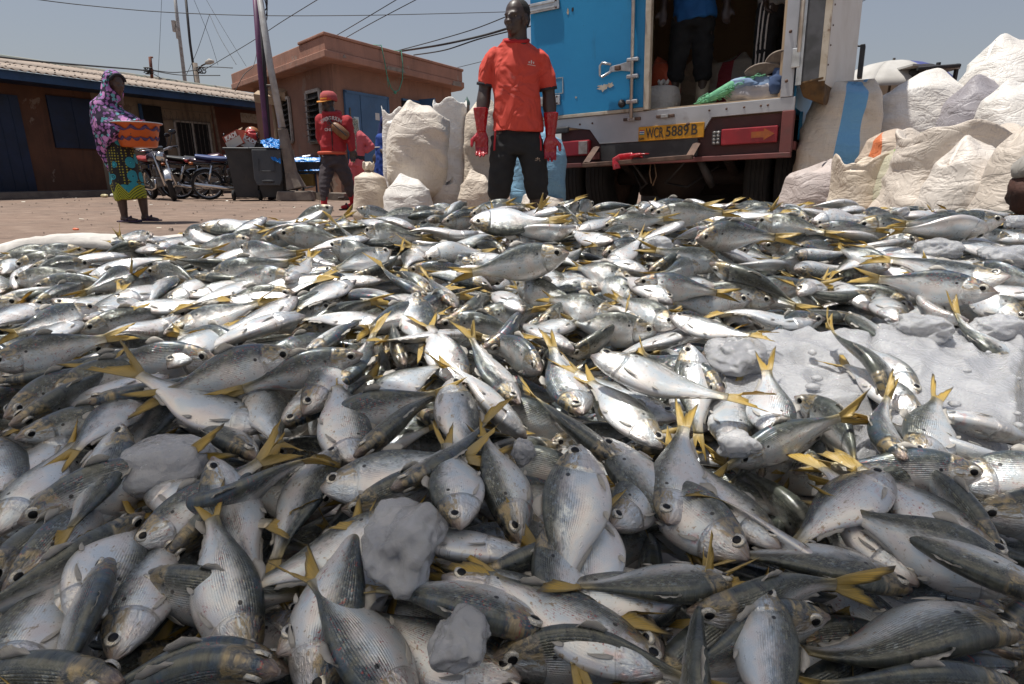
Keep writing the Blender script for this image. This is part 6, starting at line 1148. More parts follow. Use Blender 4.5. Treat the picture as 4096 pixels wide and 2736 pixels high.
def fin_mat(name, c1, c2, cd):
    t = NT(name); uv = t.coord('UV'); su = t.new('ShaderNodeSeparateXYZ'); t.l.new(uv, su.inputs[0]); at_ = t.new('ShaderNodeAttribute'); at_.attribute_name = 'rnd'; oi = t.new('ShaderNodeObjectInfo'); rn = t.math('FRACT', t.math('ADD', oi.outputs['Random'], at_.outputs['Fac']))
    c = t.mix(t.math('ADD', su.outputs[1], t.math('MULTIPLY', t.math('SUBTRACT', rn, .5), .5)), c1, c2); rays = t.math('SINE', t.math('MULTIPLY', su.outputs[0], 150)); c = t.mix(t.math('MULTIPLY', t.step(rays, .2, .9), .45), c, tuple(x * .55 for x in c1))
    edge = t.math('ADD', t.step(su.outputs[1], .72, 1.0), t.math('MULTIPLY', t.step(t.math('ABSOLUTE', t.math('SUBTRACT', su.outputs[0], .5)), .44, .5), .6)); c = t.mix(t.math('MULTIPLY', t.math('MULTIPLY', edge, .75), t.step(rn, .1, .7)), c, cd)
    tr = t.new('ShaderNodeBsdfTranslucent'); t.l.new(c, tr.inputs[0]); mx = t.new('ShaderNodeMixShader'); mx.inputs[0].default_value = .42
    m = t.out(Base_Color=c, Roughness=.35, Normal=t.bump(rays, .25, .001), Coat_Weight=.3); o = t.n['Material Output']; t.l.new(t.b.outputs[0], mx.inputs[1]); t.l.new(tr.outputs[0], mx.inputs[2]); t.l.new(mx.outputs[0], o.inputs[0]); return m
TAILM = fin_mat('tail_fin', (.58, .46, .22), (.70, .48, .09), (.14, .125, .10)); FINM = fin_mat('pale_fin', (.62, .60, .57), (.60, .57, .51), (.55, .52, .47))
PUPIL = pm('fish_pupil', (.004, .004, .005), (.006, .006, .007), 5, .3, spec=.25, coat=.1); IRIS = pm('fish_iris', (.54, .52, .46), (.42, .39, .33), 90, .25, .35, coat=.8, c3=(.12, .10, .07), s3=60, lo3=.55, hi3=.68)

# ================================================================== fish meshes (unit length snout -> tail root, +x to the snout, +z dorsal)
TT = (0, .05, .15, .3, .45, .6, .75, .9, 1.0)
def prof(t_): 
    def sm(vals):
        a = np.array(vals); k = min(int(np.searchsorted(TT, t_, 'right') - 1), len(TT) - 2); k = max(k, 0); u = (t_ - TT[k]) / (TT[k + 1] - TT[k]); p0 = a[max(k - 1, 0)]; p1 = a[k]; p2 = a[k + 1]; p3 = a[min(k + 2, len(a) - 1)]
        return .5 * (2 * p1 + (p2 - p0) * u + (2 * p0 - 5 * p1 + 4 * p2 - p3) * u * u + (3 * p1 - p0 - 3 * p2 + p3) * u ** 3)
    return sm((.010, .054, .112, .162, .178, .154, .104, .056, .047)), sm((-.018, -.072, -.142, -.202, -.222, -.186, -.108, -.053, -.047)), sm((.014, .042, .070, .086, .083, .066, .042, .021, .012))
def bendf(x, kind):
    """lateral offset and slope along the body, x from tail(0) to snout(1)"""
    u = x - .45
    if kind == 0: return .02 * math.sin(u * 3)
    if kind == 1: return .20 * u * u - .03
    if kind == 2: return -.20 * u * u + .03
    if kind == 3: return .055 * math.sin(u * 5.5)
    if kind == 4: return .42 * u * u - .05
    if kind == 5: return -.42 * u * u + .05
    if kind == 6: return .09 * math.sin(u * 4.6 + .6)
    if kind == 7: return .30 * max(0, -u) ** 1.6 - .12 * max(0, u) ** 2
    return 0
def bend_pt(p, kind):
    x = p[0]; e = 1e-3; y = bendf(x, kind); s = (bendf(x + e, kind) - bendf(x - e, kind)) / (2 * e); n_ = Vector((-s, 1, 0)).normalized()
    return Vector((x, y, p[2])) + n_ * p[1]
def fish_body(kind, nr, ns):
    ts = np.unique(np.concatenate([np.linspace(0, .2, int(nr * .36)) ** 1.0, [.212, .222, .228, .24, .255], np.linspace(.28, 1, int(nr * .6))])); v = []; UVs = []
    for t_ in ts:
        zt, zb, w = prof(t_); mid = (zt + zb) / 2; hd = (zt - zb) / 2
        for j in range(ns):
            ph = 2 * math.pi * j / ns; c, s = math.cos(ph), math.sin(ph); z = mid + hd * s; k = abs(c) ** .85 * (1 - .28 * max(0, -s) ** 2)
            y = math.copysign(w * k, c); zz_ = (s + 1) / 2; g_ = math.sin(math.pi * zz_)
            x = t_ + (.03 * g_ * math.exp(-((t_ - .222) / .05) ** 2))
            if t_ < .225: y *= 1 + .09 * sstep(np.array(t_), .10, .2) * g_
            if t_ < .10: y *= 1 - .10 * math.exp(-((zz_ - .36) / .05) ** 2) * (1 - t_ / .1)           # mouth crease
            v.append(bend_pt((1 - x, y, z), kind)); UVs.append((t_, zz_))
    n = len(ts); f = [(i * ns + j, (i + 1) * ns + j, (i + 1) * ns + (j + 1) % ns, i * ns + (j + 1) % ns) for i in range(n - 1) for j in range(ns)] + [tuple(range(ns)), tuple((n - 1) * ns + j for j in range(ns - 1, -1, -1))]
    return v, f, UVs
def sheet_geo(G, UVg, kind, th=.0022):
    n, m = G.shape[:2]; v = []; uv = []
    for sgn in (-1, 1):
        for i in range(n):
            for j in range(m): p = G[i, j].copy(); p[1] += sgn * th * (.3 if j == m - 1 else 1); v.append(bend_pt(p, kind)); uv.append(tuple(UVg[i, j]))
    o = n * m; f = []
    for i in range(n - 1):
        for j in range(m - 1): a, b, c, d = i * m + j, (i + 1) * m + j, (i + 1) * m + j + 1, i * m + j + 1; f.append((a, b, c, d)); f.append((o + d, o + c, o + b, o + a))
    bd = [i * m for i in range(n)] + [(n - 1) * m + j for j in range(1, m)] + [i * m + m - 1 for i in range(n - 2, -1, -1)] + [j for j in range(m - 2, 0, -1)]
    for k in range(len(bd)): a, b = bd[k], bd[(k + 1) % len(bd)]; f.append((b, a, o + a, o + b))
    return v, f, uv
def tail_geo(kind, n=17, m=6, ragged=0, spread=1.0):
    G = np.zeros((n, m, 3)); UVg = np.zeros((n, m, 2))
    for i in range(n):
        u = i / (n - 1); s = 2 * u - 1; L = .085 + .215 * abs(s) ** 1.15 + (.012 * math.sin(i * 9.1 + ragged) if 0 < i < n - 1 else 0); zr = .045 * s; zt = .19 * spread * s * (.35 + .65 * abs(s)) + .03 * (1 - spread)
        for j in range(m):
            v_ = j / (m - 1); G[i, j] = (.012 - L * v_, .0045 * math.sin(i * 2.2) * v_ + .045 * math.sin(s * 2.6 + ragged * 2) * v_ * v_, zr + (zt - zr) * v_ ** .9); UVg[i, j] = (u, v_)
    return sheet_geo(G, UVg, kind)
def strip_geo(kind, x0, x1, h, up, lean=.03, n=9, m=3, y0=0.0):
    G = np.zeros((n, m, 3)); UVg = np.zeros((n, m, 2))
    for i in range(n):
        u = i / (n - 1); x = x0 + (x1 - x0) * u; zt, zb, w = prof(1 - x); b = (zt - .006) if up else (zb + .006); hh_ = h * (math.sin(math.pi * min(1, (1 - u) * .9 + .1)) ** .7 if up else (.4 + .6 * u)) 
        for j in range(m): v_ = j / (m - 1); G[i, j] = (x - lean * v_, y0 + .006 * math.sin(i * 2.0) * v_ + .012 * v_, b + (hh_ if up else -hh_) * v_); UVg[i, j] = (u, v_)
    return sheet_geo(G, UVg, kind, .0016)
def blade_geo(kind, x, z, side, L, wd, droop=.35, n=7, m=5):
    G = np.zeros((n, m, 3)); UVg = np.zeros((n, m, 2)); zt, zb, w = prof(1 - x); sfac = math.sqrt(max(.05, 1 - ((z - (zt + zb) / 2) / ((zt - zb) / 2)) ** 2))
    for i in range(n):
        u = i / (n - 1) - .5
        for j in range(m): v_ = j / (m - 1); G[i, j] = (x - L * v_ * (1 - .35 * abs(u + .25)), side * (w * sfac * (1 - .10 * v_) + .003 + .003 * v_), z + u * wd * (.3 + .7 * math.sin(math.pi * min(1, v_ * .8 + .12))) - L * droop * v_); UVg[i, j] = (u + .5, v_)
    return sheet_geo(G, UVg, kind, .0013)
def eye_geo(kind, side, part, seg=14):
    x, z, r = .898, .026, .044; zt, zb, w = prof(1 - x); sfac = math.sqrt(max(.05, 1 - ((z - (zt + zb) / 2) / ((zt - zb) / 2)) ** 2)) ** .85; y = w * sfac
    pr = ((1.0, -.014), (1.0, .000), (.90, .0045), (.58, .0065), (.0, .0070)) if part == 'eye' else ((.60, .0050), (.56, .0078), (.30, .0096), (0, .0102)); v = []
    for rr, dy in pr:
        for j in range(seg): a = 2 * math.pi * j / seg; v.append(bend_pt((x + rr * r * math.cos(a) * 1.05, side * (y + dy), z + rr * r * math.sin(a)), kind))
    n = len(pr); f = [((i) * seg + j, i * seg + (j + 1) % seg, (i + 1) * seg + (j + 1) % seg, (i + 1) * seg + j) for i in range(n - 1) for j in range(seg)]
    if side > 0: f = [q[::-1] for q in f]
    return v, f, [(0, 0)] * len(v)
def mk(name, geo, mat):
    v, f, uv = geo; me = bpy.data.meshes.new(name); me.from_pydata([tuple(p) for p in v], [], f); ul = me.uv_layers.new(name='UV'); vi = np.zeros(len(me.loops), int); me.loops.foreach_get('vertex_index', vi); ul.data.foreach_set('uv', np.array(uv, float)[vi].ravel()); me.materials.append(mat); me.polygons.foreach_set('use_smooth', [True] * len(me.polygons)); return me
KINDS_ = 8; FM = []
for k in range(KINDS_):
    d = dict(body=mk('fish_body', fish_body(k, 46, 32), FISH), tail_fin=[mk('tail_fin', tail_geo(k, ragged=k + 3 * q, spread=w_), TAILM) for q, w_ in enumerate((1.0, .7, .36, .5))], dorsal_fin=mk('dorsal_fin', strip_geo(k, .60, .44, .055, True), FINM), anal_fin=mk('anal_fin', strip_geo(k, .30, .12, .022, False), FINM), pectoral_fin=[mk('pectoral_fin', blade_geo(k, .735, -.125, s_, .12, .036), FINM) for s_ in (-1, 1)], pelvic_fin=[mk('pelvic_fin', blade_geo(k, .50, -.185, s_, .06, .03, .2), FINM) for s_ in (-1, 1)],
             eye=[mk('fish_eye', eye_geo(k, s_, 'eye'), IRIS) for s_ in (-1, 1)], pupil=[mk('fish_pupil', eye_geo(k, s_, 'pupil'), PUPIL) for s_ in (-1, 1)])
    FM.append(d)
# coarse geometry for the fish that are not counted singly
CO = []
for k in range(KINDS_):
    parts = [(fish_body(k, 22, 14), 0), (tail_geo(k, 9, 3, k, .5), 1), (eye_geo(k, -1, 'eye', 8), 2), (eye_geo(k, 1, 'eye', 8), 2), (eye_geo(k, -1, 'pupil', 8), 3), (eye_geo(k, 1, 'pupil', 8), 3)]; CO.append([(np.array([tuple(p) for p in g[0]]), g[1], np.array(g[2], float), m) for g, m in parts])

# ================================================================== where each fish lies, read off the photograph
CROPS = dict(D1=(0, 1840, .5714), D2=(1000, 1840, .5714), D3=(2000, 1840, .5714), D4=(2996, 1840, .5714), C1=(0, 1300, .4685), C2=(1000, 1300, .4685), C3=(2000, 1300, .4685), C4=(2996, 1300, .4685), B1=(0, 860, .3833), B2=(800, 800, .3833), B3=(1600, 780, .3833), B4=(2400, 760, .3833), B5=(3196, 780, .6706))
# snout x y, tail root x y, roll (0 dorsal to the left of its heading, 90 back up, 180 dorsal to the right), * = lies on top, ! = tail raised
DATA = dict(
D1="""883 -224 480 490 165**|-105 1680 376 884 172|800 690 300 1700 128*|780 1390 1130 650 168|1760 1480 1480 400 12**|1480 0 1800 820 12|1145 280 1900 150 45|1030 250 1560 350 175|910 620 1350 330 130|1150 730 1480 380 60|940 860 1400 900 95|0 950 450 560 120|-50 560 240 200 180|120 450 480 300 100|1050 400 560 680 100|1950 1500 1150 1600 120|-250 900 260 640 100|330 1300 640 860 10|900 1500 300 1560 90|560 1250 820 700 -30""",
D2="""600 -100 170 690 165**|157 -205 -777 -590 10|490 210 1000 90 150|1010 230 1640 -240 35|640 340 1180 190 92|1470 500 1377 -126 178*|1890 570 1640 -166 170*|1150 350 330 740 12|190 1390 900 700 168|2110 1200 900 890 158*|1900 1560 870 1110 12*|1150 1900 680 1180 165|430 1750 560 1200 12|1345 840 2300 1060 165*|1950 650 1250 560 -18|280 1480 -350 1540 100|1500 900 1900 700 60|1700 1330 2300 1420 92""",
D3="""560 -120 430 920 8**|330 450 540 1450 20*|560 300 650 1100 -8|1680 900 560 850 162*|300 950 1180 950 168|1195 1480 450 1100 8*|1190 1400 700 1000 50|1000 1700 1600 1210 120|1400 2400 1400 1540 85*|1860 870 1930 2050 163*|1170 470 1286 -224 174*|1960 640 1330 0 10|1750 720 1300 330 32|760 500 1050 150 150|-50 1560 500 1650 60|1300 1050 1800 980 92|900 1120 300 1030 100""",
D4="""980 80 340 570 2**|1850 740 1050 250 10|2200 1050 1330 610 172*|1190 870 760 380 0|950 830 330 590 -40|1150 880 400 740 172|1900 1250 390 1270 163**|1530 90 900 180 82|1400 110 2150 130 140|1550 380 2150 330 100|1950 1640 800 1570 105|570 1100 150 1230 92|1980 900 1500 700 60|1750 700 1450 330 95""",
C1="""620 930 0 1350 0|1200 600 640 1060 14*|1450 600 1190 1010 165|2200 1100 1620 800 150*|2530 235 1420 590 80*|1850 270 830 370 86*|725 700 1330 530 30*|1450 480 640 640 -5|110 870 650 560 58*|-60 470 620 370 28|380 570 980 455 92|-120 340 480 200 95*|1520 165 650 340 -12|1430 260 950 350 95|1430 350 1850 60 170*|2590 170 1960 370 85|2150 310 2420 240 90|2200 530 2340 900 178|0 780 350 630 95|120 960 640 850 92|-100 980 60 1290 178|2080 210 1700 110 80""",
C2="""480 290 940 -90 22*|690 590 1060 80 20*|1300 340 1240 -20 100|1400 -250 1480 185 165*|1830 560 1540 -40 2|2290 700 1890 120 170*|1980 190 2418 -104 60*|960 240 -60 545 92*|930 700 1500 400 166|460 740 720 420 152|920 1150 1560 540 42**|930 1180 740 560 -4|2330 1000 1780 300 -30*|1720 480 1880 1180 180|250 850 640 640 -20|560 900 900 800 92""",
C3="""790 230 1900 700 166***|1610 150 1690 930 2|1700 80 930 240 -15|600 270 1070 -60 60|690 790 450 200 174*|1020 1240 340 620 140**|1390 1040 780 480 10*|1510 830 1120 640 10|2000 1060 2000 620 4|1450 -60 2140 90 164**|400 380 130 240 90|860 1000 1230 1370 2|640 200 300 60 -20|1900 600 1560 420 90""",
C4="""260 1000 150 400 8*|1170 660 790 20 140**|1450 610 1080 290 2|2240 450 1800 -110 164**|850 -100 1220 200 22*|-165 1180 770 790 92**|480 610 720 910 90|1250 1190 1150 640 140*|1430 1190 1620 620 158**|2400 950 1880 880 -30|2280 1170 1950 1100 -60|1500 800 1150 560 10|580 900 300 1010 100|2000 1240 1400 1250 84""",
B1="""1230 740 1400 640 90!|1370 300 1265 225 90!|1620 215 1300 250 60|690 330 1200 300 178|1340 420 700 500 6|860 680 1700 450 170*|745 720 1050 590 170|130 525 850 430 86|900 500 430 620 90|160 670 800 640 95*|170 760 450 590 -40|360 740 900 720 82|-100 930 640 800 0|350 960 900 720 90|470 950 -260 1210 14*|480 1010 1250 820 165*|1000 970 490 1130 62*|1060 1080 1260 790 170*|1160 1050 1500 880 150|1390 960 2250 900 170*|810 1200 1480 1060 90*|1850 640 1560 930 170*|1580 560 2040 700 80*|1400 560 920 800 76*|1180 930 1500 820 170|1740 920 2150 740 165|1980 880 2450 700 165|2500 520 1850 470 150|1700 400 2200 380 82|1600 350 1950 250 150|1530 280 1850 220 170|1650 390 1420 300 10|2300 220 1830 350 2|10 600 230 470 170|900 370 480 410 82|-50 500 400 440 82|30 830 -90 590 0|1070 780 1420 720 90|900 350 1200 290 170|1390 320 1160 300 150|880 1120 1090 1010 170|870 1110 330 1360 2*|1880 1045 1230 1270 10|1780 1190 2500 1010 130*|1700 1230 2330 1010 10|300 560 700 500 88|600 380 200 420 84|2200 600 2560 560 88""",
B2="""700 200 480 290 10*|210 280 630 270 -20|660 250 990 240 0|1320 240 950 290 -10|1650 370 1440 250 170!|1640 200 1830 265 25!|2000 300 1790 230 2|2240 290 2000 235 -10|1185 340 680 310 82|820 340 1470 420 86*|1770 390 1100 540 10**|400 500 990 560 86*|520 400 0 500 80*|610 440 860 370 60|690 330 440 420 90|610 560 270 750 -8|380 730 920 660 -20|110 790 900 670 91*|900 870 1090 670 170*|1420 760 1040 760 42|1420 690 1050 570 -30|2000 520 1420 730 62*|2235 410 1720 430 188|1700 320 2310 400 86*|1610 850 2090 580 42*|1860 575 1420 770 10|2400 1020 1880 760 152*|1460 1000 1870 1040 5|1590 840 1020 1130 10*|275 1100 1190 860 170*|540 1060 890 950 -60|620 840 150 1015 2|1030 1040 200 1390 2*|1400 1090 1070 1200 86|1980 1290 1080 1240 5*|1860 1090 2250 1010 172|2420 1130 2040 1250 80*|1080 1180 -80 1640 -8*|960 1390 1260 1280 70|1650 1390 1970 1320 2|0 290 640 290 -30|1500 1000 1150 1100 86|1000 960 700 1020 88|2340 160 2000 190 88""",
B3="""700 110 430 200 172*|720 210 910 155 90|1090 235 985 195 92!|1245 140 1050 180 -30|1150 285 1460 170 165|1380 205 1440 140 90!|1565 165 1780 235 60|1875 80 1690 205 90*|1975 80 1860 195 90|1975 150 2440 110 0|430 285 745 225 82|310 285 490 170 2|720 290 1560 270 -50*|820 385 100 410 -10|1835 330 1090 450 -40|1835 390 2240 225 165*|2230 500 1860 400 16*|1085 425 630 450 -20|1340 445 1730 435 -30|1090 505 1380 425 90*|540 550 890 455 -20|1085 620 790 480 120|1080 595 1600 510 -10|780 600 420 570 52|180 515 50 790 10|240 650 640 615 -80*|90 760 510 800 72|1765 600 760 800 86**|830 740 490 690 90|740 640 960 720 -30|1080 640 1510 595 -20|1575 950 1050 795 72*|1680 960 1490 750 10|1580 745 1900 560 -10|2420 880 1850 755 75*|2145 980 1740 845 52|2110 1000 1530 970 198*|960 960 470 860 200*|560 1190 330 870 150*|1270 1260 990 950 -10**|535 1260 940 1105 72*|735 1290 1210 1230 86|1230 930 1800 1130 100*|400 1310 910 1400 82|1090 870 750 850 -60|2290 1270 1740 1130 72*|1420 1310 1810 1225 90|1830 1330 1440 1460 0|750 1440 440 1475 -20|330 1050 -30 800 150|0 1270 380 1150 80|2100 620 2330 560 90|1300 640 1650 700 -20""",
B4="""410 210 570 135 165|450 225 1075 165 86|540 245 1260 240 86*|1130 160 820 125 -20|1135 145 1380 135 170!|1310 190 1110 175 2|1300 265 1710 280 170*|1640 270 1745 215 90!|2065 240 1690 250 62|1880 190 2140 160 165|1620 315 2348 440 86*|2170 315 1940 245 86|470 270 890 285 -20|520 315 140 310 -10|1040 310 1510 320 -40|885 320 445 525 0*|0 385 665 305 86*|880 385 1160 335 -20|1040 400 1450 345 60|1165 430 775 510 -30|1165 440 1700 345 86*|1910 355 1610 465 72*|975 480 1810 480 76*|1870 440 2210 485 72|1680 560 2245 500 60*|455 490 130 545 42|535 860 1005 635 60*|1385 565 990 680 90|1095 720 1690 575 52*|1975 690 2610 650 -20*|1945 770 1550 790 -20*|515 860 270 810 0|1085 775 680 870 82*|760 1165 320 955 10*|785 1110 1305 915 170*|1130 790 2050 1120 42*|1200 1010 2060 1195 82|1575 1150 770 1165 76*|1825 1170 1490 1105 90|2255 1360 1290 1310 0*|800 1420 320 1195 60*|490 1390 -60 1165 190|460 1160 50 980 72|2060 1105 2355 925 170|2020 850 2410 815 -30|2350 1340 2050 1430 90|60 800 425 555 170|430 435 60 480 82|600 1480 160 1430 88|2300 700 1900 740 90""",
B5="""360 60 75 68 -20|222 100 -5 108 0|385 85 205 112 0|350 135 555 112 86|662 110 495 150 -60|842 130 515 142 0|80 160 385 150 -70*|512 150 365 150 0|1080 175 635 172 86|330 175 725 195 86|90 190 405 208 72*|1200 150 785 192 80|1190 195 555 222 -50*|722 280 395 212 82|642 285 375 302 -20|1272 340 855 290 32|1242 315 1085 272 0|1292 270 1090 240 86|537 432 262 328 80*|737 380 425 330 10|857 410 695 378 0|1080 390 875 422 10|985 430 1410 522 86*|1262 482 535 418 42|430 355 225 462 0|440 682 175 505 0*|1177 580 475 502 82*|777 530 525 450 20|1510 610 955 520 10*|1350 745 1095 618 42|1012 750 615 590 -40*|602 742 475 598 0|690 670 535 638 90|1405 280 1225 250 20|105 300 405 238 60|972 552 805 492 90!|990 130 700 140 88|1250 210 1342 190 86|900 470 1250 540 88""")
ENT = []
for cname, txt in DATA.items():
    ox, oy, sc_ = CROPS[cname]
    for it in txt.split('|'):
        fl = ''
        while it[-1] in '*!': fl += it[-1]; it = it[:-1]
        a, b, c, d, r_ = [float(q) for q in it.split()]; ENT.append([ox + a * sc_, oy + b * sc_, ox + c * sc_, oy + d * sc_, r_, fl, cname])
# ------------------------------------------------------------------ settle them on a height field, lowest first
GX0, GY0, GS = -3.0, -.2, .0125; GNX, GNY = 500, 290
gx = GX0 + GS * np.arange(GNX); gy = GY0 + GS * np.arange(GNY); GXX, GYY = np.meshgrid(gx, gy, indexing='ij'); HF = heap(GXX, GYY) - .062
def Hs(x, y):
    i = np.clip(((np.asarray(x) - GX0) / GS).astype(int), 0, GNX - 1); j = np.clip(((np.asarray(y) - GY0) / GS).astype(int), 0, GNY - 1); return HF[i, j]
SS = np.linspace(.04, .96, 13); PR = np.array([prof(1 - s_) for s_ in SS]); HD = (PR[:, 0] - PR[:, 1]) / 2; MD = (PR[:, 0] + PR[:, 1]) / 2; HW = PR[:, 2]
def settle(xs0, xt0, roll, pen=.012, write=True, pitch=None, maxp=.2):
    """xs0, xt0: ground positions of snout and tail root; returns (tail point, snout point, length)"""
    a = np.array(xt0[:2]); b = np.array(xs0[:2]); L = np.linalg.norm(b - a); h = (b - a) / max(L, 1e-6); l = np.array((-h[1], h[0])); r_ = R(roll); ve = np.sqrt((HD * math.sin(r_)) ** 2 + (HW * math.cos(r_)) ** 2) * L; he = np.sqrt((HD * math.cos(r_)) ** 2 + (HW * math.sin(r_)) ** 2) * L
    offl = MD * math.cos(r_) * L; offz = MD * math.sin(r_) * L; req = np.zeros(13)
    for i in range(13):
        c = a + h * (SS[i] * L) + l * offl[i]; ws = np.linspace(-.8, .8, 7); px = c[0] + l[0] * he[i] * ws; py = c[1] + l[1] * he[i] * ws; req[i] = np.percentile(Hs(px, py) + ve[i] * np.sqrt(1 - ws ** 2), 80) - pen - offz[i]
    if pitch is None:
        A_ = np.vstack([SS - .5, np.ones(13)]).T; m, c0 = np.linalg.lstsq(A_, req, rcond=None)[0]; mc = a + h * L / 2; ms = slope(mc[0], mc[1], h); m = np.clip(m, (ms - maxp) * L, (ms + maxp) * L); res = req - (c0 + m * (SS - .5)); c0 += np.percentile(res, 55)
    else: m = pitch * L; c0 = np.max(req[6:] - m * (SS[6:] - .5))
    if write:
        for i in range(0, 13):
            zc = c0 + m * (SS[i] - .5) + offz[i]
            for sub in (-.5, 0, .5):
                c = a + h * ((SS[i] + sub * (SS[1] - SS[0])) * L) + l * offl[i]; ws = np.linspace(-1, 1, 11); px = c[0] + l[0] * he[i] * ws; py = c[1] + l[1] * he[i] * ws; ii = np.clip(((px - GX0) / GS).astype(int), 0, GNX - 1); jj = np.clip(((py - GY0) / GS).astype(int), 0, GNY - 1); np.maximum.at(HF, (ii, jj), zc + ve[i] * np.sqrt(np.maximum(0, 1 - ws ** 2)))
    return np.array((*a, c0 - .5 * m)), np.array((*b, c0 + .5 * m)), L
def fish_matrix(tl_, sn_, roll, scale_l, ty=1.0, tz=1.0):
    h = Vector(sn_ - tl_).normalized(); l = Vector((0, 0, 1)).cross(h).normalized(); u = h.cross(l); r_ = R(roll); z = l * math.cos(r_) + u * math.sin(r_); y = z.cross(h); M = Matrix((h, y, z)).transposed().to_4x4(); M = Matrix.Translation(Vector(tl_)) @ M @ Matrix.Diagonal((scale_l, scale_l * ty, scale_l * tz, 1)); return M
rng = random.Random(11); LOW = []
def slope(x, y, d): return float(heap(x + d[0] * .06, y + d[1] * .06) - heap(x - d[0] * .06, y - d[1] * .06)) / .12
# lower layers: fish glimpsed through the gaps
for dz, step_ in ((-.135, .085), (-.10, .074), (-.072, .072)):
    for Yc in np.arange(.16, 3.0, step_ * 1.15):
        xm = min(.35 + Yc * .88, 2.7)
        for Xc in np.arange(-xm, xm, step_ * 1.75):
            x = Xc + rng.uniform(-.05, .05); y = Yc + rng.uniform(-.04, .04); hz_ = float(heap(x, y))
            if hz_ < .012: continue
            a = rng.uniform(-.7, .7) + rng.choice((0, math.pi)) if rng.random() < .6 else rng.uniform(0, 6.28); L = rng.uniform(.165, .195); ro = rng.choice((10, 170, 30, 90, 80, 100, 70, 110, 85, 95, 60)); d = np.array((math.cos(a), math.sin(a))); m = slope(x, y, d) + rng.uniform(-.12, .12); c = np.array((x, y, max(hz_ + dz + rng.uniform(-.008, .008), .022)))
            d3 = np.array((d[0], d[1], m)); LOW.append((c - d3 * L / 2, c + d3 * L / 2, ro, L, rng.randrange(KINDS_), rng.random()))
HF[:] = heap(GXX, GYY) - .022
SV = np.linspace(.2, 4.5, 260)
def surf_hit(x, y, dz):
    r_ = ray(x, y); k = SV / r_.y; X_ = r_.x * k; Z_ = CH + r_.z * k; hit = np.nonzero((Z_ <= heap(X_, SV) + dz) & (SV < 2.75))[0]
    return EYE + r_ * (k[hit[0]] if len(hit) else 2.45 / r_.y)
PLACED = []; order = sorted(range(len(ENT)), key=lambda i: (ENT[i][5].count('*') + .5 * ('!' in ENT[i][5]), rng.random()))
def foot(sn_, tl_, ro, L):
    """cells under the fish, vertical half extent there and axis height"""
    h3 = (sn_ - tl_) / L; h = h3[:2] / max(np.linalg.norm(h3[:2]), 1e-6); l = np.array((-h[1], h[0])); r_ = R(ro); ve = np.sqrt((HD * math.sin(r_)) ** 2 + (HW * math.cos(r_)) ** 2) * L; he = np.sqrt((HD * math.cos(r_)) ** 2 + (HW * math.sin(r_)) ** 2) * L
    ws = np.linspace(-.95, .95, 9); s2 = np.linspace(.04, .96, 26); c = tl_[None, :] + (sn_ - tl_)[None, :] * s2[:, None]; ve2 = np.interp(s2, SS, ve); he2 = np.interp(s2, SS, he); ol = np.interp(s2, SS, MD) * math.cos(r_) * L; oz = np.interp(s2, SS, MD) * math.sin(r_) * L
    px = c[:, 0:1] + l[0] * (ol[:, None] + he2[:, None] * ws); py = c[:, 1:2] + l[1] * (ol[:, None] + he2[:, None] * ws); dome = ve2[:, None] * np.sqrt(1 - ws ** 2)[None, :]; az = (c[:, 2] + oz)[:, None] + 0 * ws[None, :]
    ii = np.clip(((px - GX0) / GS).astype(int), 0, GNX - 1); jj = np.clip(((py - GY0) / GS).astype(int), 0, GNY - 1); return ii, jj, dome, az
E_ = np.array(EYE); ZB = np.full((560, 400), 9.0)
def screen_foot(sn_, tl_, ro, L):
    """where the body shows and how far its near side is, on a coarse raster over the heap"""
    M = np.array(fish_matrix(tl_, sn_, ro, L)); s2 = np.linspace(.03, .97, 30); hd = np.interp(s2, SS, HD) * .92; md = np.interp(s2, SS, MD); hw = np.interp(s2, SS, HW); pts = []; fdl = []
    v_ = (sn_ + tl_) / 2 - E_; v_ = v_ / np.linalg.norm(v_); zy = abs(float(M[:3, 1] @ v_)) / L; zz = abs(float(M[:3, 2] @ v_)) / L
    for w in np.linspace(-1, 1, 9):
        q = math.sqrt(max(0, 1 - w * w)); loc = np.stack([s2, hw * w * zz, md + hd * w * zy], -1); p = loc @ M[:3, :3].T + M[:3, 3]; pts.append(p); fdl.append(np.linalg.norm(p - E_, axis=1) - (hw * zy + hd * zz) * q * L)
    p = np.concatenate(pts) - E_; z = p[:, 1] * CT - p[:, 2] * ST; u = PW / 2 + FPX * p[:, 0] / z; v = PH / 2 - FPX * (p[:, 1] * ST + p[:, 2] * CT) / z
    return np.clip((u / 8 + 24).astype(int), 0, 559), np.clip((v / 8).astype(int), 0, 399), np.concatenate(fdl)
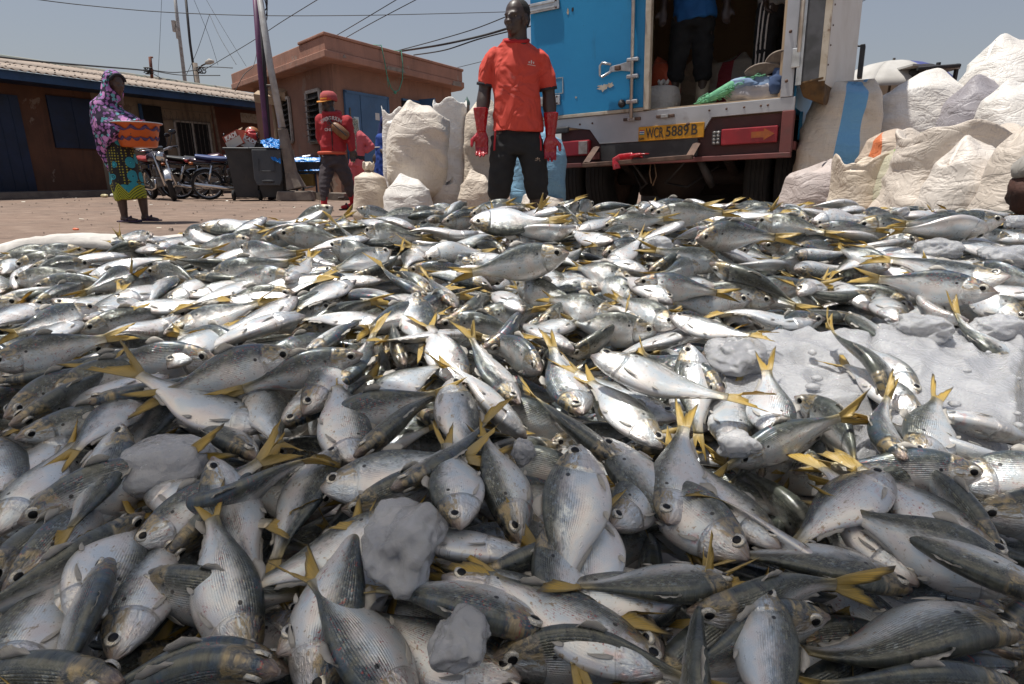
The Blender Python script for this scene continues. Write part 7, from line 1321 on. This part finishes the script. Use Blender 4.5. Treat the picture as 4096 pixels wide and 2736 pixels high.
for idx in order:
    hx, hy, tx, ty, ro, fl, cn = ENT[idx]; raised = '!' in fl; star = fl.count('*'); kind = rng.choice((0, 7, 1, 2, 3, 1, 2)) if abs(math.sin(R(ro))) < .6 else rng.choice((0, 1, 2, 3, 4, 5, 6, 7)); LT = rng.uniform(.176, .196)
    s_ = np.array(surf_hit(hx, hy, .01)); e_ = np.array(surf_hit(tx, ty, .01)); Lg = np.linalg.norm(e_ - s_)
    if raised:
        rs, rt = np.array(ray(hx, hy)), np.array(ray(tx, ty)); s_[2] -= .03; e_ = E_ + rt * ((s_[1] + .01) / rt[1]); d = s_ - e_; s_ = e_ + d / np.linalg.norm(d) * LT
    elif Lg < .165: s_, e_ = s_, s_ + (e_ - s_) / max(Lg, 1e-5) * LT
    elif Lg > .20:
        rs, rt = np.array(ray(hx, hy)), np.array(ray(tx, ty)); m_ = np.array(surf_hit((hx + tx) / 2, (hy + ty) / 2, .01)); km = m_[1]; d0 = (s_[1] - e_[1]); best = None
        for f_ in np.linspace(0, 1, 41):
            ss = E_ + rs * ((km + d0 / 2 * f_) / rs[1]); ee = E_ + rt * ((km - d0 / 2 * f_) / rt[1]); q = np.linalg.norm(ss - ee)
            if best is None or q <= max(LT, best[0] + 1e-6) : best = (q, ss, ee)
        q, s_, e_ = best
        if q > .215: k = max(.215 / q, .84); s_, e_ = E_ + (s_ - E_) * k, E_ + (e_ - E_) * k; q = np.linalg.norm(s_ - e_)
        if q > .235: m2 = (s_ + e_) / 2; s_, e_ = m2 + (s_ - m2) * .235 / q, m2 + (e_ - m2) * .235 / q
    L = np.linalg.norm(s_ - e_)
    if not raised:                       # rest it against whatever already lies there: nearer ones of the pile overlap the ones below
        m2 = (s_ + e_) / 2; dist = np.linalg.norm(m2 - E_); ci, cj, fd = screen_foot(s_, e_, ro, L); gap = fd - ZB[ci, cj]; mx_ = (.035 + .05 * star) * (1 + .5 * max(0, m2[1] - 1.2)); sl = float(np.clip(np.percentile(gap[gap > -.5], 80) if np.any(gap > -.5) else 0, 0, mx_)); k = 1 - sl / dist; s_, e_ = E_ + (s_ - E_) * k, E_ + (e_ - E_) * k; L = np.linalg.norm(s_ - e_)
    ci, cj, fd = screen_foot(s_, e_, ro, L); np.minimum.at(ZB, (ci, cj), fd)
    ii, jj, dome, az = foot(s_, e_, ro, L); np.maximum.at(HF, (ii, jj), az + dome)
    PLACED.append(dict(i=idx, tl=e_, sn=s_, ro=ro, L=L, kind=kind, px=((hx + tx) / 2, (hy + ty) / 2), head=(tx - hx, ty - hy), fl=fl, cn=cn, size=L / (np.linalg.norm((s_ + e_) / 2 - E_))))
# ------------------------------------------------------------------ gaps along the far crest and the sides get more fish
for _ in range(260):
    Yc = rng.uniform(1.3, 2.8); Xc = rng.uniform(-1, 1) * min(.3 + Yc * .87, 2.45); hz_ = float(heap(Xc, Yc))
    if hz_ < .12 or float(Hs(Xc, Yc)) > hz_ + .012: continue
    a = rng.uniform(-.5, .5) + rng.choice((0, math.pi)); L = rng.uniform(.17, .195); ro = rng.choice((0, 178, 90, 86, -20, 170, 10)); d = np.array((math.cos(a), math.sin(a))) * L / 2; c = np.array((Xc, Yc)); tl_, sn_, L = settle(c + d, c - d, ro, .022, True); LOW.append((tl_, sn_, ro, L, rng.randrange(KINDS_), rng.random()))
# ================================================================== build the fish objects: the 300 largest singly, the rest as one mass
PLACED.sort(key=lambda p: -p['size']); SINGLE = PLACED[:300]
for p in PLACED[300:]: LOW.append((p['tl'], p['sn'], p['ro'], p['L'], p['kind'], rng.random()))
ORD = ['first', 'second', 'third', 'fourth', 'fifth', 'sixth', 'seventh', 'eighth', 'ninth', 'tenth', 'eleventh', 'twelfth', 'thirteenth', 'fourteenth', 'fifteenth', 'sixteenth', 'seventeenth', 'eighteenth', 'nineteenth', 'twentieth']
def ordn(k):
    if k < 20: return ORD[k]
    k += 1; tens = {2: 'twenty', 3: 'thirty', 4: 'forty', 5: 'fifty', 6: 'sixty'}[k // 10]
    return tens + ('-' + ORD[k % 10 - 1] if k % 10 else {2: '', 3: '', 4: '', 5: '', 6: ''}[k // 10]) if k % 10 else tens[:-1] + 'ieth'
BANDS = [(2380, 'in the bottom row'), (2080, 'in the second row up'), (1830, 'in the third row up'), (1620, 'in the fourth row up'), (1440, 'in the fifth row up'), (1310, 'in the sixth row up'), (1200, 'in the seventh row up'), (1110, 'in the eighth row up'), (1030, 'in the ninth row up'), (960, 'in the tenth row up'), (900, 'just below the far crest'), (-1, 'on the far crest')]
HERO = {('D1', 0): 'silver fish with forked tail to the lower left, left of the front ice lump', ('D1', 4): 'large blood-stained fish nose down, right of the pale face at lower left', ('D1', 3): 'blunt pale fish face pointing down at lower left', ('D1', 2): 'blue-backed fish nose up at the lower left corner', ('D2', 0): 'fish with yellow and black tail fork spread beside the glassy ice lump', ('D2', 5): 'left of two silver fish heads hanging nose down above the glassy ice', ('D2', 6): 'right of two silver fish heads hanging nose down above the glassy ice', ('D2', 13): 'fish with dark torn gill and pinkish jaw pointing left, low centre', ('D2', 9): 'long fish with yellow-black tail reaching over the glassy ice lump', ('D2', 10): 'brown-smeared fish with yellow tail beside the small low ice chunk', ('D3', 0): 'scaly fish hanging tail down with gold tail, bottom centre', ('D3', 3): 'broad fish on its side with dark scaly lower flank, lower right of centre', ('D3', 9): 'fish standing nose up with blood on its flank, bottom right of centre', ('D3', 8): 'fish with upright yellow and black tail at the bottom edge', ('D3', 10): 'wide silver fish head nose down just right of the centre', ('D4', 0): 'arched silver fish with long gold tail hanging down, right of centre', ('D4', 1): 'fish with raw red gill patch at lower right', ('D4', 6): 'biggest fish, lying head right in the lower right corner', ('C2', 10): 'blue-backed fish with raised yellow tail over the centre left', ('C2', 12): 'grey-bellied fish with torn red gill at the centre', ('C3', 0): 'brightest silver fish lying sunlit across the centre, head to the left', ('C3', 5): 'dark blue-backed fish diving to lower right at the centre', ('C3', 6): 'silver fish beneath the brightest fish, head to the lower right', ('C3', 9): 'pale fish with orange tail lying over the left end of the ice', ('C4', 1): 'dark-backed fish sliding nose down over the ice field', ('C4', 3): 'large silver fish half sunk in ice at the right edge', ('C4', 5): 'blood-red backed fish with yellow tail upright right of centre', ('C4', 8): 'broad pale fish with yellow tail raised against the ice', ('B2', 10): 'white fish with open pink mouth near the far left crest', ('B3', 27): 'long dark green-backed fish with yellow tail left of the far centre', ('B3', 39): 'wide pale fish face with a red cheek at the upper centre'}
cnt = {}; 
for p in PLACED: p['ci'] = None
k_by = {}
for i, e in enumerate(ENT): k_by.setdefault(e[6], []).append(i)
for p in PLACED: p['ci'] = (p['cn'], k_by[p['cn']].index(p['i']))
rows = {}
for p in SINGLE:
    b = next(n_ for y_, n_ in BANDS if p['px'][1] > y_); rows.setdefault(b, []).append(p)
for b, ps in rows.items():
    ps.sort(key=lambda p: p['px'][0])
    for k, p in enumerate(ps):
        look = 'belly-up pale fish' if math.sin(R(p['ro'])) < -.35 else ('dark-backed fish' if math.sin(R(p['ro'])) > .6 else 'silver-sided fish'); hx, hy = -p['head'][0], -p['head'][1]; a = math.degrees(math.atan2(-hy, hx)) % 360
        dirn = ['right', 'upper right', 'top', 'upper left', 'left', 'lower left', 'bottom', 'lower right'][int((a + 22.5) // 45) % 8]
        p['label'] = HERO.get(p['ci']) or f"{look}, head to the {dirn}, {ordn(k)} from left {b}"
seen_l = {}
def fobj(name, me, par): o = bpy.data.objects.new(name, me); COL.objects.link(o); o.parent = par; return o
for p in SINGLE:
    e = bpy.data.objects.new('fish', None); COL.objects.link(e); e.empty_display_size = .02; e.matrix_world = fish_matrix(p['tl'], p['sn'], p['ro'], p['L'], rng.uniform(.88, 1.25), rng.uniform(.88, 1.10)); tag(e, p['label'], 'fish', 'fish heaped on the tarpaulin'); d = FM[p['kind']]
    near = p['px'][1] > 1080; fobj('body', d['body'], e); fobj('tail_fin', d['tail_fin'][rng.randrange(4) if abs(math.sin(R(p['ro']))) < .55 or '!' in p['fl'] or p['px'][1] > 1700 else rng.choice((2, 2, 3))], e); fobj('dorsal_fin', d['dorsal_fin'], e)
    if near: fobj('anal_fin', d['anal_fin'], e)
    for s_ in (0, 1):
        ey = fobj('eye', d['eye'][s_], e); fobj('pupil', d['pupil'][s_], ey)
        if near: fobj('pectoral_fin', d['pectoral_fin'][s_], e); fobj('pelvic_fin', d['pelvic_fin'][s_], e)
# the uncounted fish beneath and behind
Vs, Fs, Us, Ms, Rn = [], [], [], [], []; off = 0
for tl_, sn_, ro, L, kd, rn in LOW:
    M = np.array(fish_matrix(tl_, sn_, ro, np.linalg.norm(sn_ - tl_), rng.uniform(.88, 1.2), rng.uniform(.88, 1.1)))
    for vv_, ff_, uu_, m in CO[kd]:
        w = vv_ @ M[:3, :3].T + M[:3, 3]; Vs.append(w); Us.append(uu_); Rn.append(np.full(len(w), rn)); Fs += [tuple(i + off for i in q) for q in ff_]; Ms += [m] * len(ff_); off += len(w)
me = bpy.data.meshes.new('fish_mass'); me.from_pydata(np.concatenate(Vs).tolist(), [], Fs); UA = np.concatenate(Us); vi = np.zeros(len(me.loops), int); me.loops.foreach_get('vertex_index', vi); me.uv_layers.new(name='UV').data.foreach_set('uv', UA[vi].ravel())
at2 = me.attributes.new('rnd', 'FLOAT', 'POINT'); at2.data.foreach_set('value', np.concatenate(Rn)); [me.materials.append(m) for m in (FISH, TAILM, IRIS, PUPIL)]; me.polygons.foreach_set('material_index', Ms); me.polygons.foreach_set('use_smooth', [True] * len(me.polygons))
tag(link('fish_mass', me), 'mass of small and half buried fish between and beneath the others', 'fish', kind='stuff')

# ================================================================== ice
t = NT('crushed_ice'); co = t.coord('Object'); n1 = t.noise(11, 5, co, .6); n2 = t.noise(70, 6, co, .72); n3 = t.vor(120, co).outputs['Distance']
c = t.mix(t.step(n1, .3, .75), (.76, .77, .80), (.60, .61, .645)); c = t.mix(t.math('MULTIPLY', t.step(t.noise(16, 4, co), .66, .76), .35), c, (.5, .43, .38))
ICE = t.out(Base_Color=c, Roughness=t.math('ADD', t.math('MULTIPLY', n2, .35), .05), Transmission_Weight=.5, IOR=1.31, Subsurface_Weight=.4, Subsurface_Radius=(.035, .038, .042), Subsurface_Scale=1.0, Normal=t.bump(t.math('ADD', n2, t.math('MULTIPLY', t.noise(190, 3, co, .7), .7)), .6, .004), Coat_Weight=1.0, Coat_Roughness=.04, Coat_Normal=t.bump(t.math('ADD', n2, n3), 1.0, .006))
t = NT('glassy_ice'); co = t.coord('Object'); GLASSY = t.out(Base_Color=t.mix(t.step(t.noise(14, 5, co, .65), .4, .7), (.93, .94, .96), (.72, .73, .77)), Roughness=t.math('ADD', t.math('MULTIPLY', t.noise(30, 5, co, .7), .3), .03), Transmission_Weight=.68, IOR=1.31, Subsurface_Weight=.3, Subsurface_Radius=(.03, .03, .034), Coat_Weight=1.0, Coat_Roughness=.03, Coat_Normal=t.bump(t.noise(45, 6, co, .75, .8), 1.0, .01), Normal=t.bump(t.noise(28, 6, co, .7, .6), .5, .008))
def ice(lab, px, py, wpx, hpx, seed, lift=.03, thick=.6, rough=.25, sub=5, mat=None):
    c = surf_hit(px, py, lift); r_ = ray(px, py); dep = (c - EYE).length; sx = wpx / FPX * dep * .43; bm = bmesh.new(); bmesh.ops.create_icosphere(bm, subdivisions=sub, radius=1); sy = sx * hpx / wpx * 1.15; sz = max(.018, min(sx, sy) * thick); sd = Vector((seed * 5.1, seed * 2.7, seed))
    a_ = random.Random(seed).uniform(0, 3)
    for v in bm.verts:
        q = v.co.copy(); m_ = max(abs(q.x), abs(q.y), abs(q.z)); f_ = 1 / (.7 + .3 * m_) * .92
        f_ *= 1 + rough * mn.noise(q * 1.3 + sd) * 1.6 + rough * .35 * (1 - 3 * abs(mn.noise(q * 2.1 + sd))) + .04 * mn.noise(q * 6 + sd) + .012 * mn.noise(q * 14 + sd); q = q * f_; v.co = Vector((q.x * sx, q.y * sy, q.z * sz)) + c
    me = bpy.data.meshes.new('ice'); bm.to_mesh(me); bm.free(); me.materials.append(mat or ICE); me.polygons.foreach_set('use_smooth', [True] * len(me.polygons)); tag(link('ice_lump', me), lab, 'ice', 'ice among the fish')
ice('oval granular ice lump in the shade at lower left', 650, 1868, 400, 270, 1, .035, .75, .10)
ice('glassy jagged ice lump at the lower centre left', 1620, 2160, 360, 400, 2, .04, .7, .30, 5, GLASSY)
ice('small angular ice chunk near the bottom centre', 1835, 2560, 240, 250, 3, .05, .6, .25, 5, GLASSY)
ice('small clear ice bit by the torn gill at centre', 2090, 1810, 110, 80, 4, .03, .6, .3)
ice('slab of ice beside the red-backed fish right of centre', 2955, 1780, 180, 110, 5, .035, .5, .25)
ice('ice wedge standing among the fish at upper right of centre', 2625, 985, 130, 100, 6, .04, .8, .25)
ice('frosty ice lump behind the long dark fish on the right', 3745, 1000, 150, 110, 7, .035, .7, .2)
ice('pale ice block at the right edge below the far crest', 4040, 1030, 190, 110, 8, .03, .7, .2)
ice('sharp ice block at the left end of the ice field', 2945, 1420, 230, 260, 9, .035, .6, .25, 5, GLASSY)
ice('clear ice lump standing at the back of the ice field', 3690, 1320, 220, 130, 10, .03, .8, .25, 5, GLASSY)
ice('ice lump at the back right of the ice field', 3990, 1310, 200, 110, 11, .03, .7, .25)
ice('dark grey frosted slab on the right edge of the far crest', 4085, 890, 120, 50, 12, .03, .9, .15)
# continuous field of crushed ice
def ice_field(lab, corners, seed, dz=.012):
    (x0, y0), (x1, y1) = corners; n = 90; m = 16; G = np.zeros((n, n, 3)); C_ = [[surf_hit(x0 + (x1 - x0) * i / (m - 1), y0 + (y1 - y0) * j / (m - 1), dz) for j in range(m)] for i in range(m)]
    for i in range(n):
        for j in range(n):
            u, v = i / (n - 1), j / (n - 1); a, b = min(int(u * (m - 1)), m - 2), min(int(v * (m - 1)), m - 2); fu, fv = u * (m - 1) - a, v * (m - 1) - b
            p = C_[a][b].lerp(C_[a + 1][b], fu).lerp(C_[a][b + 1].lerp(C_[a + 1][b + 1], fu), fv); e = min(u, 1 - u, v, 1 - v); q = Vector((p.x, p.y, 0)) * 6 + Vector((seed, 0, 0))
            p.z += .018 * mn.noise(q) + .010 * (1 - 2.5 * abs(mn.noise(q * 2.2))) + .004 * mn.noise(q * 7) - .05 * max(0, 1 - e / .13 + .5 * mn.noise(q * .8)); G[i, j] = p
    mb = MB(); mb.add(*grid_mesh(G)); o = mb.build('crushed_ice', ICE, None, True); tag(o, lab, 'ice', kind='stuff')
ice_field('field of crushed ice between the fish at right', ((2840, 1290), (3560, 1640)), 1); ice_field('field of crushed ice reaching the right edge', ((3430, 1250), (4180, 1760)), 2)
# loose ice crumbs
mb = MB(); rg = random.Random(5)
for _ in range(30):
    x, y = rg.uniform(2820, 4090), rg.uniform(1270, 1720); p = surf_hit(x, y, .02); s = rg.uniform(.003, .010); mb.ball(p + V(0, 0, rg.uniform(-.004, .004)), (s * rg.uniform(.7, 1.5), s, s * .7), 7, 5)
tag(mb.build('ice_crumbs', ICE, None, True), 'loose crumbs of ice over the ice field', 'ice', kind='stuff')

# ================================================================== unseen awning, added to cast shade over the front of the heap
t = NT('shade_canvas'); tr = t.new('ShaderNodeBsdfTranslucent'); tr.inputs[0].default_value = (.96, .92, .85, 1); mx = t.new('ShaderNodeMixShader'); mx.inputs[0].default_value = .72; AWN = t.out(Base_Color=(.75, .75, .75), Roughness=.9); t.l.new(t.b.outputs[0], mx.inputs[1]); t.l.new(tr.outputs[0], mx.inputs[2]); t.l.new(mx.outputs[0], t.n['Material Output'].inputs[0])  # translucency set high so the shade beneath stays bright
aw = thing('added_awning', 'unseen white canvas awning added to shade the near end of the heap', 'awning', (0, -1, 0)); zc = 2.45
sh = TO_SUN * ((zc - .15) / TO_SUN.z); e0 = Vector((-1.2, 1.16, 0)) + sh; e1 = Vector((.85, .60, 0)) + sh; dr_ = (e1 - e0); e0 = e0 - dr_ * .9; e1 = e1 + dr_ * .9
G = np.zeros((24, 12, 3))
for i in range(24):
    for j in range(12):
        u, v = i / 23, j / 11; p = e0.lerp(e1, u) + Vector((-.2, -2.3, 0)) * v; G[i, j] = (p.x, p.y, zc + .25 * math.sin(math.pi * v) * 0.6 + .02 * math.sin(u * 25) * (1 - v))
mb = MB(); mb.add(*grid_mesh(G)); o = mb.build('canopy', AWN, aw, True); o.modifiers.new('t', 'SOLIDIFY').thickness = .004
for q in (G[0, 11], G[-1, 11], G[0, 2], G[-1, 2]): mb = MB(); mb.tube([(q[0], q[1], 0), tuple(q)], .03, 8); mb.build('pole', IRON, aw)
for o in bpy.data.objects:
    if '_local' in o: del o['_local']
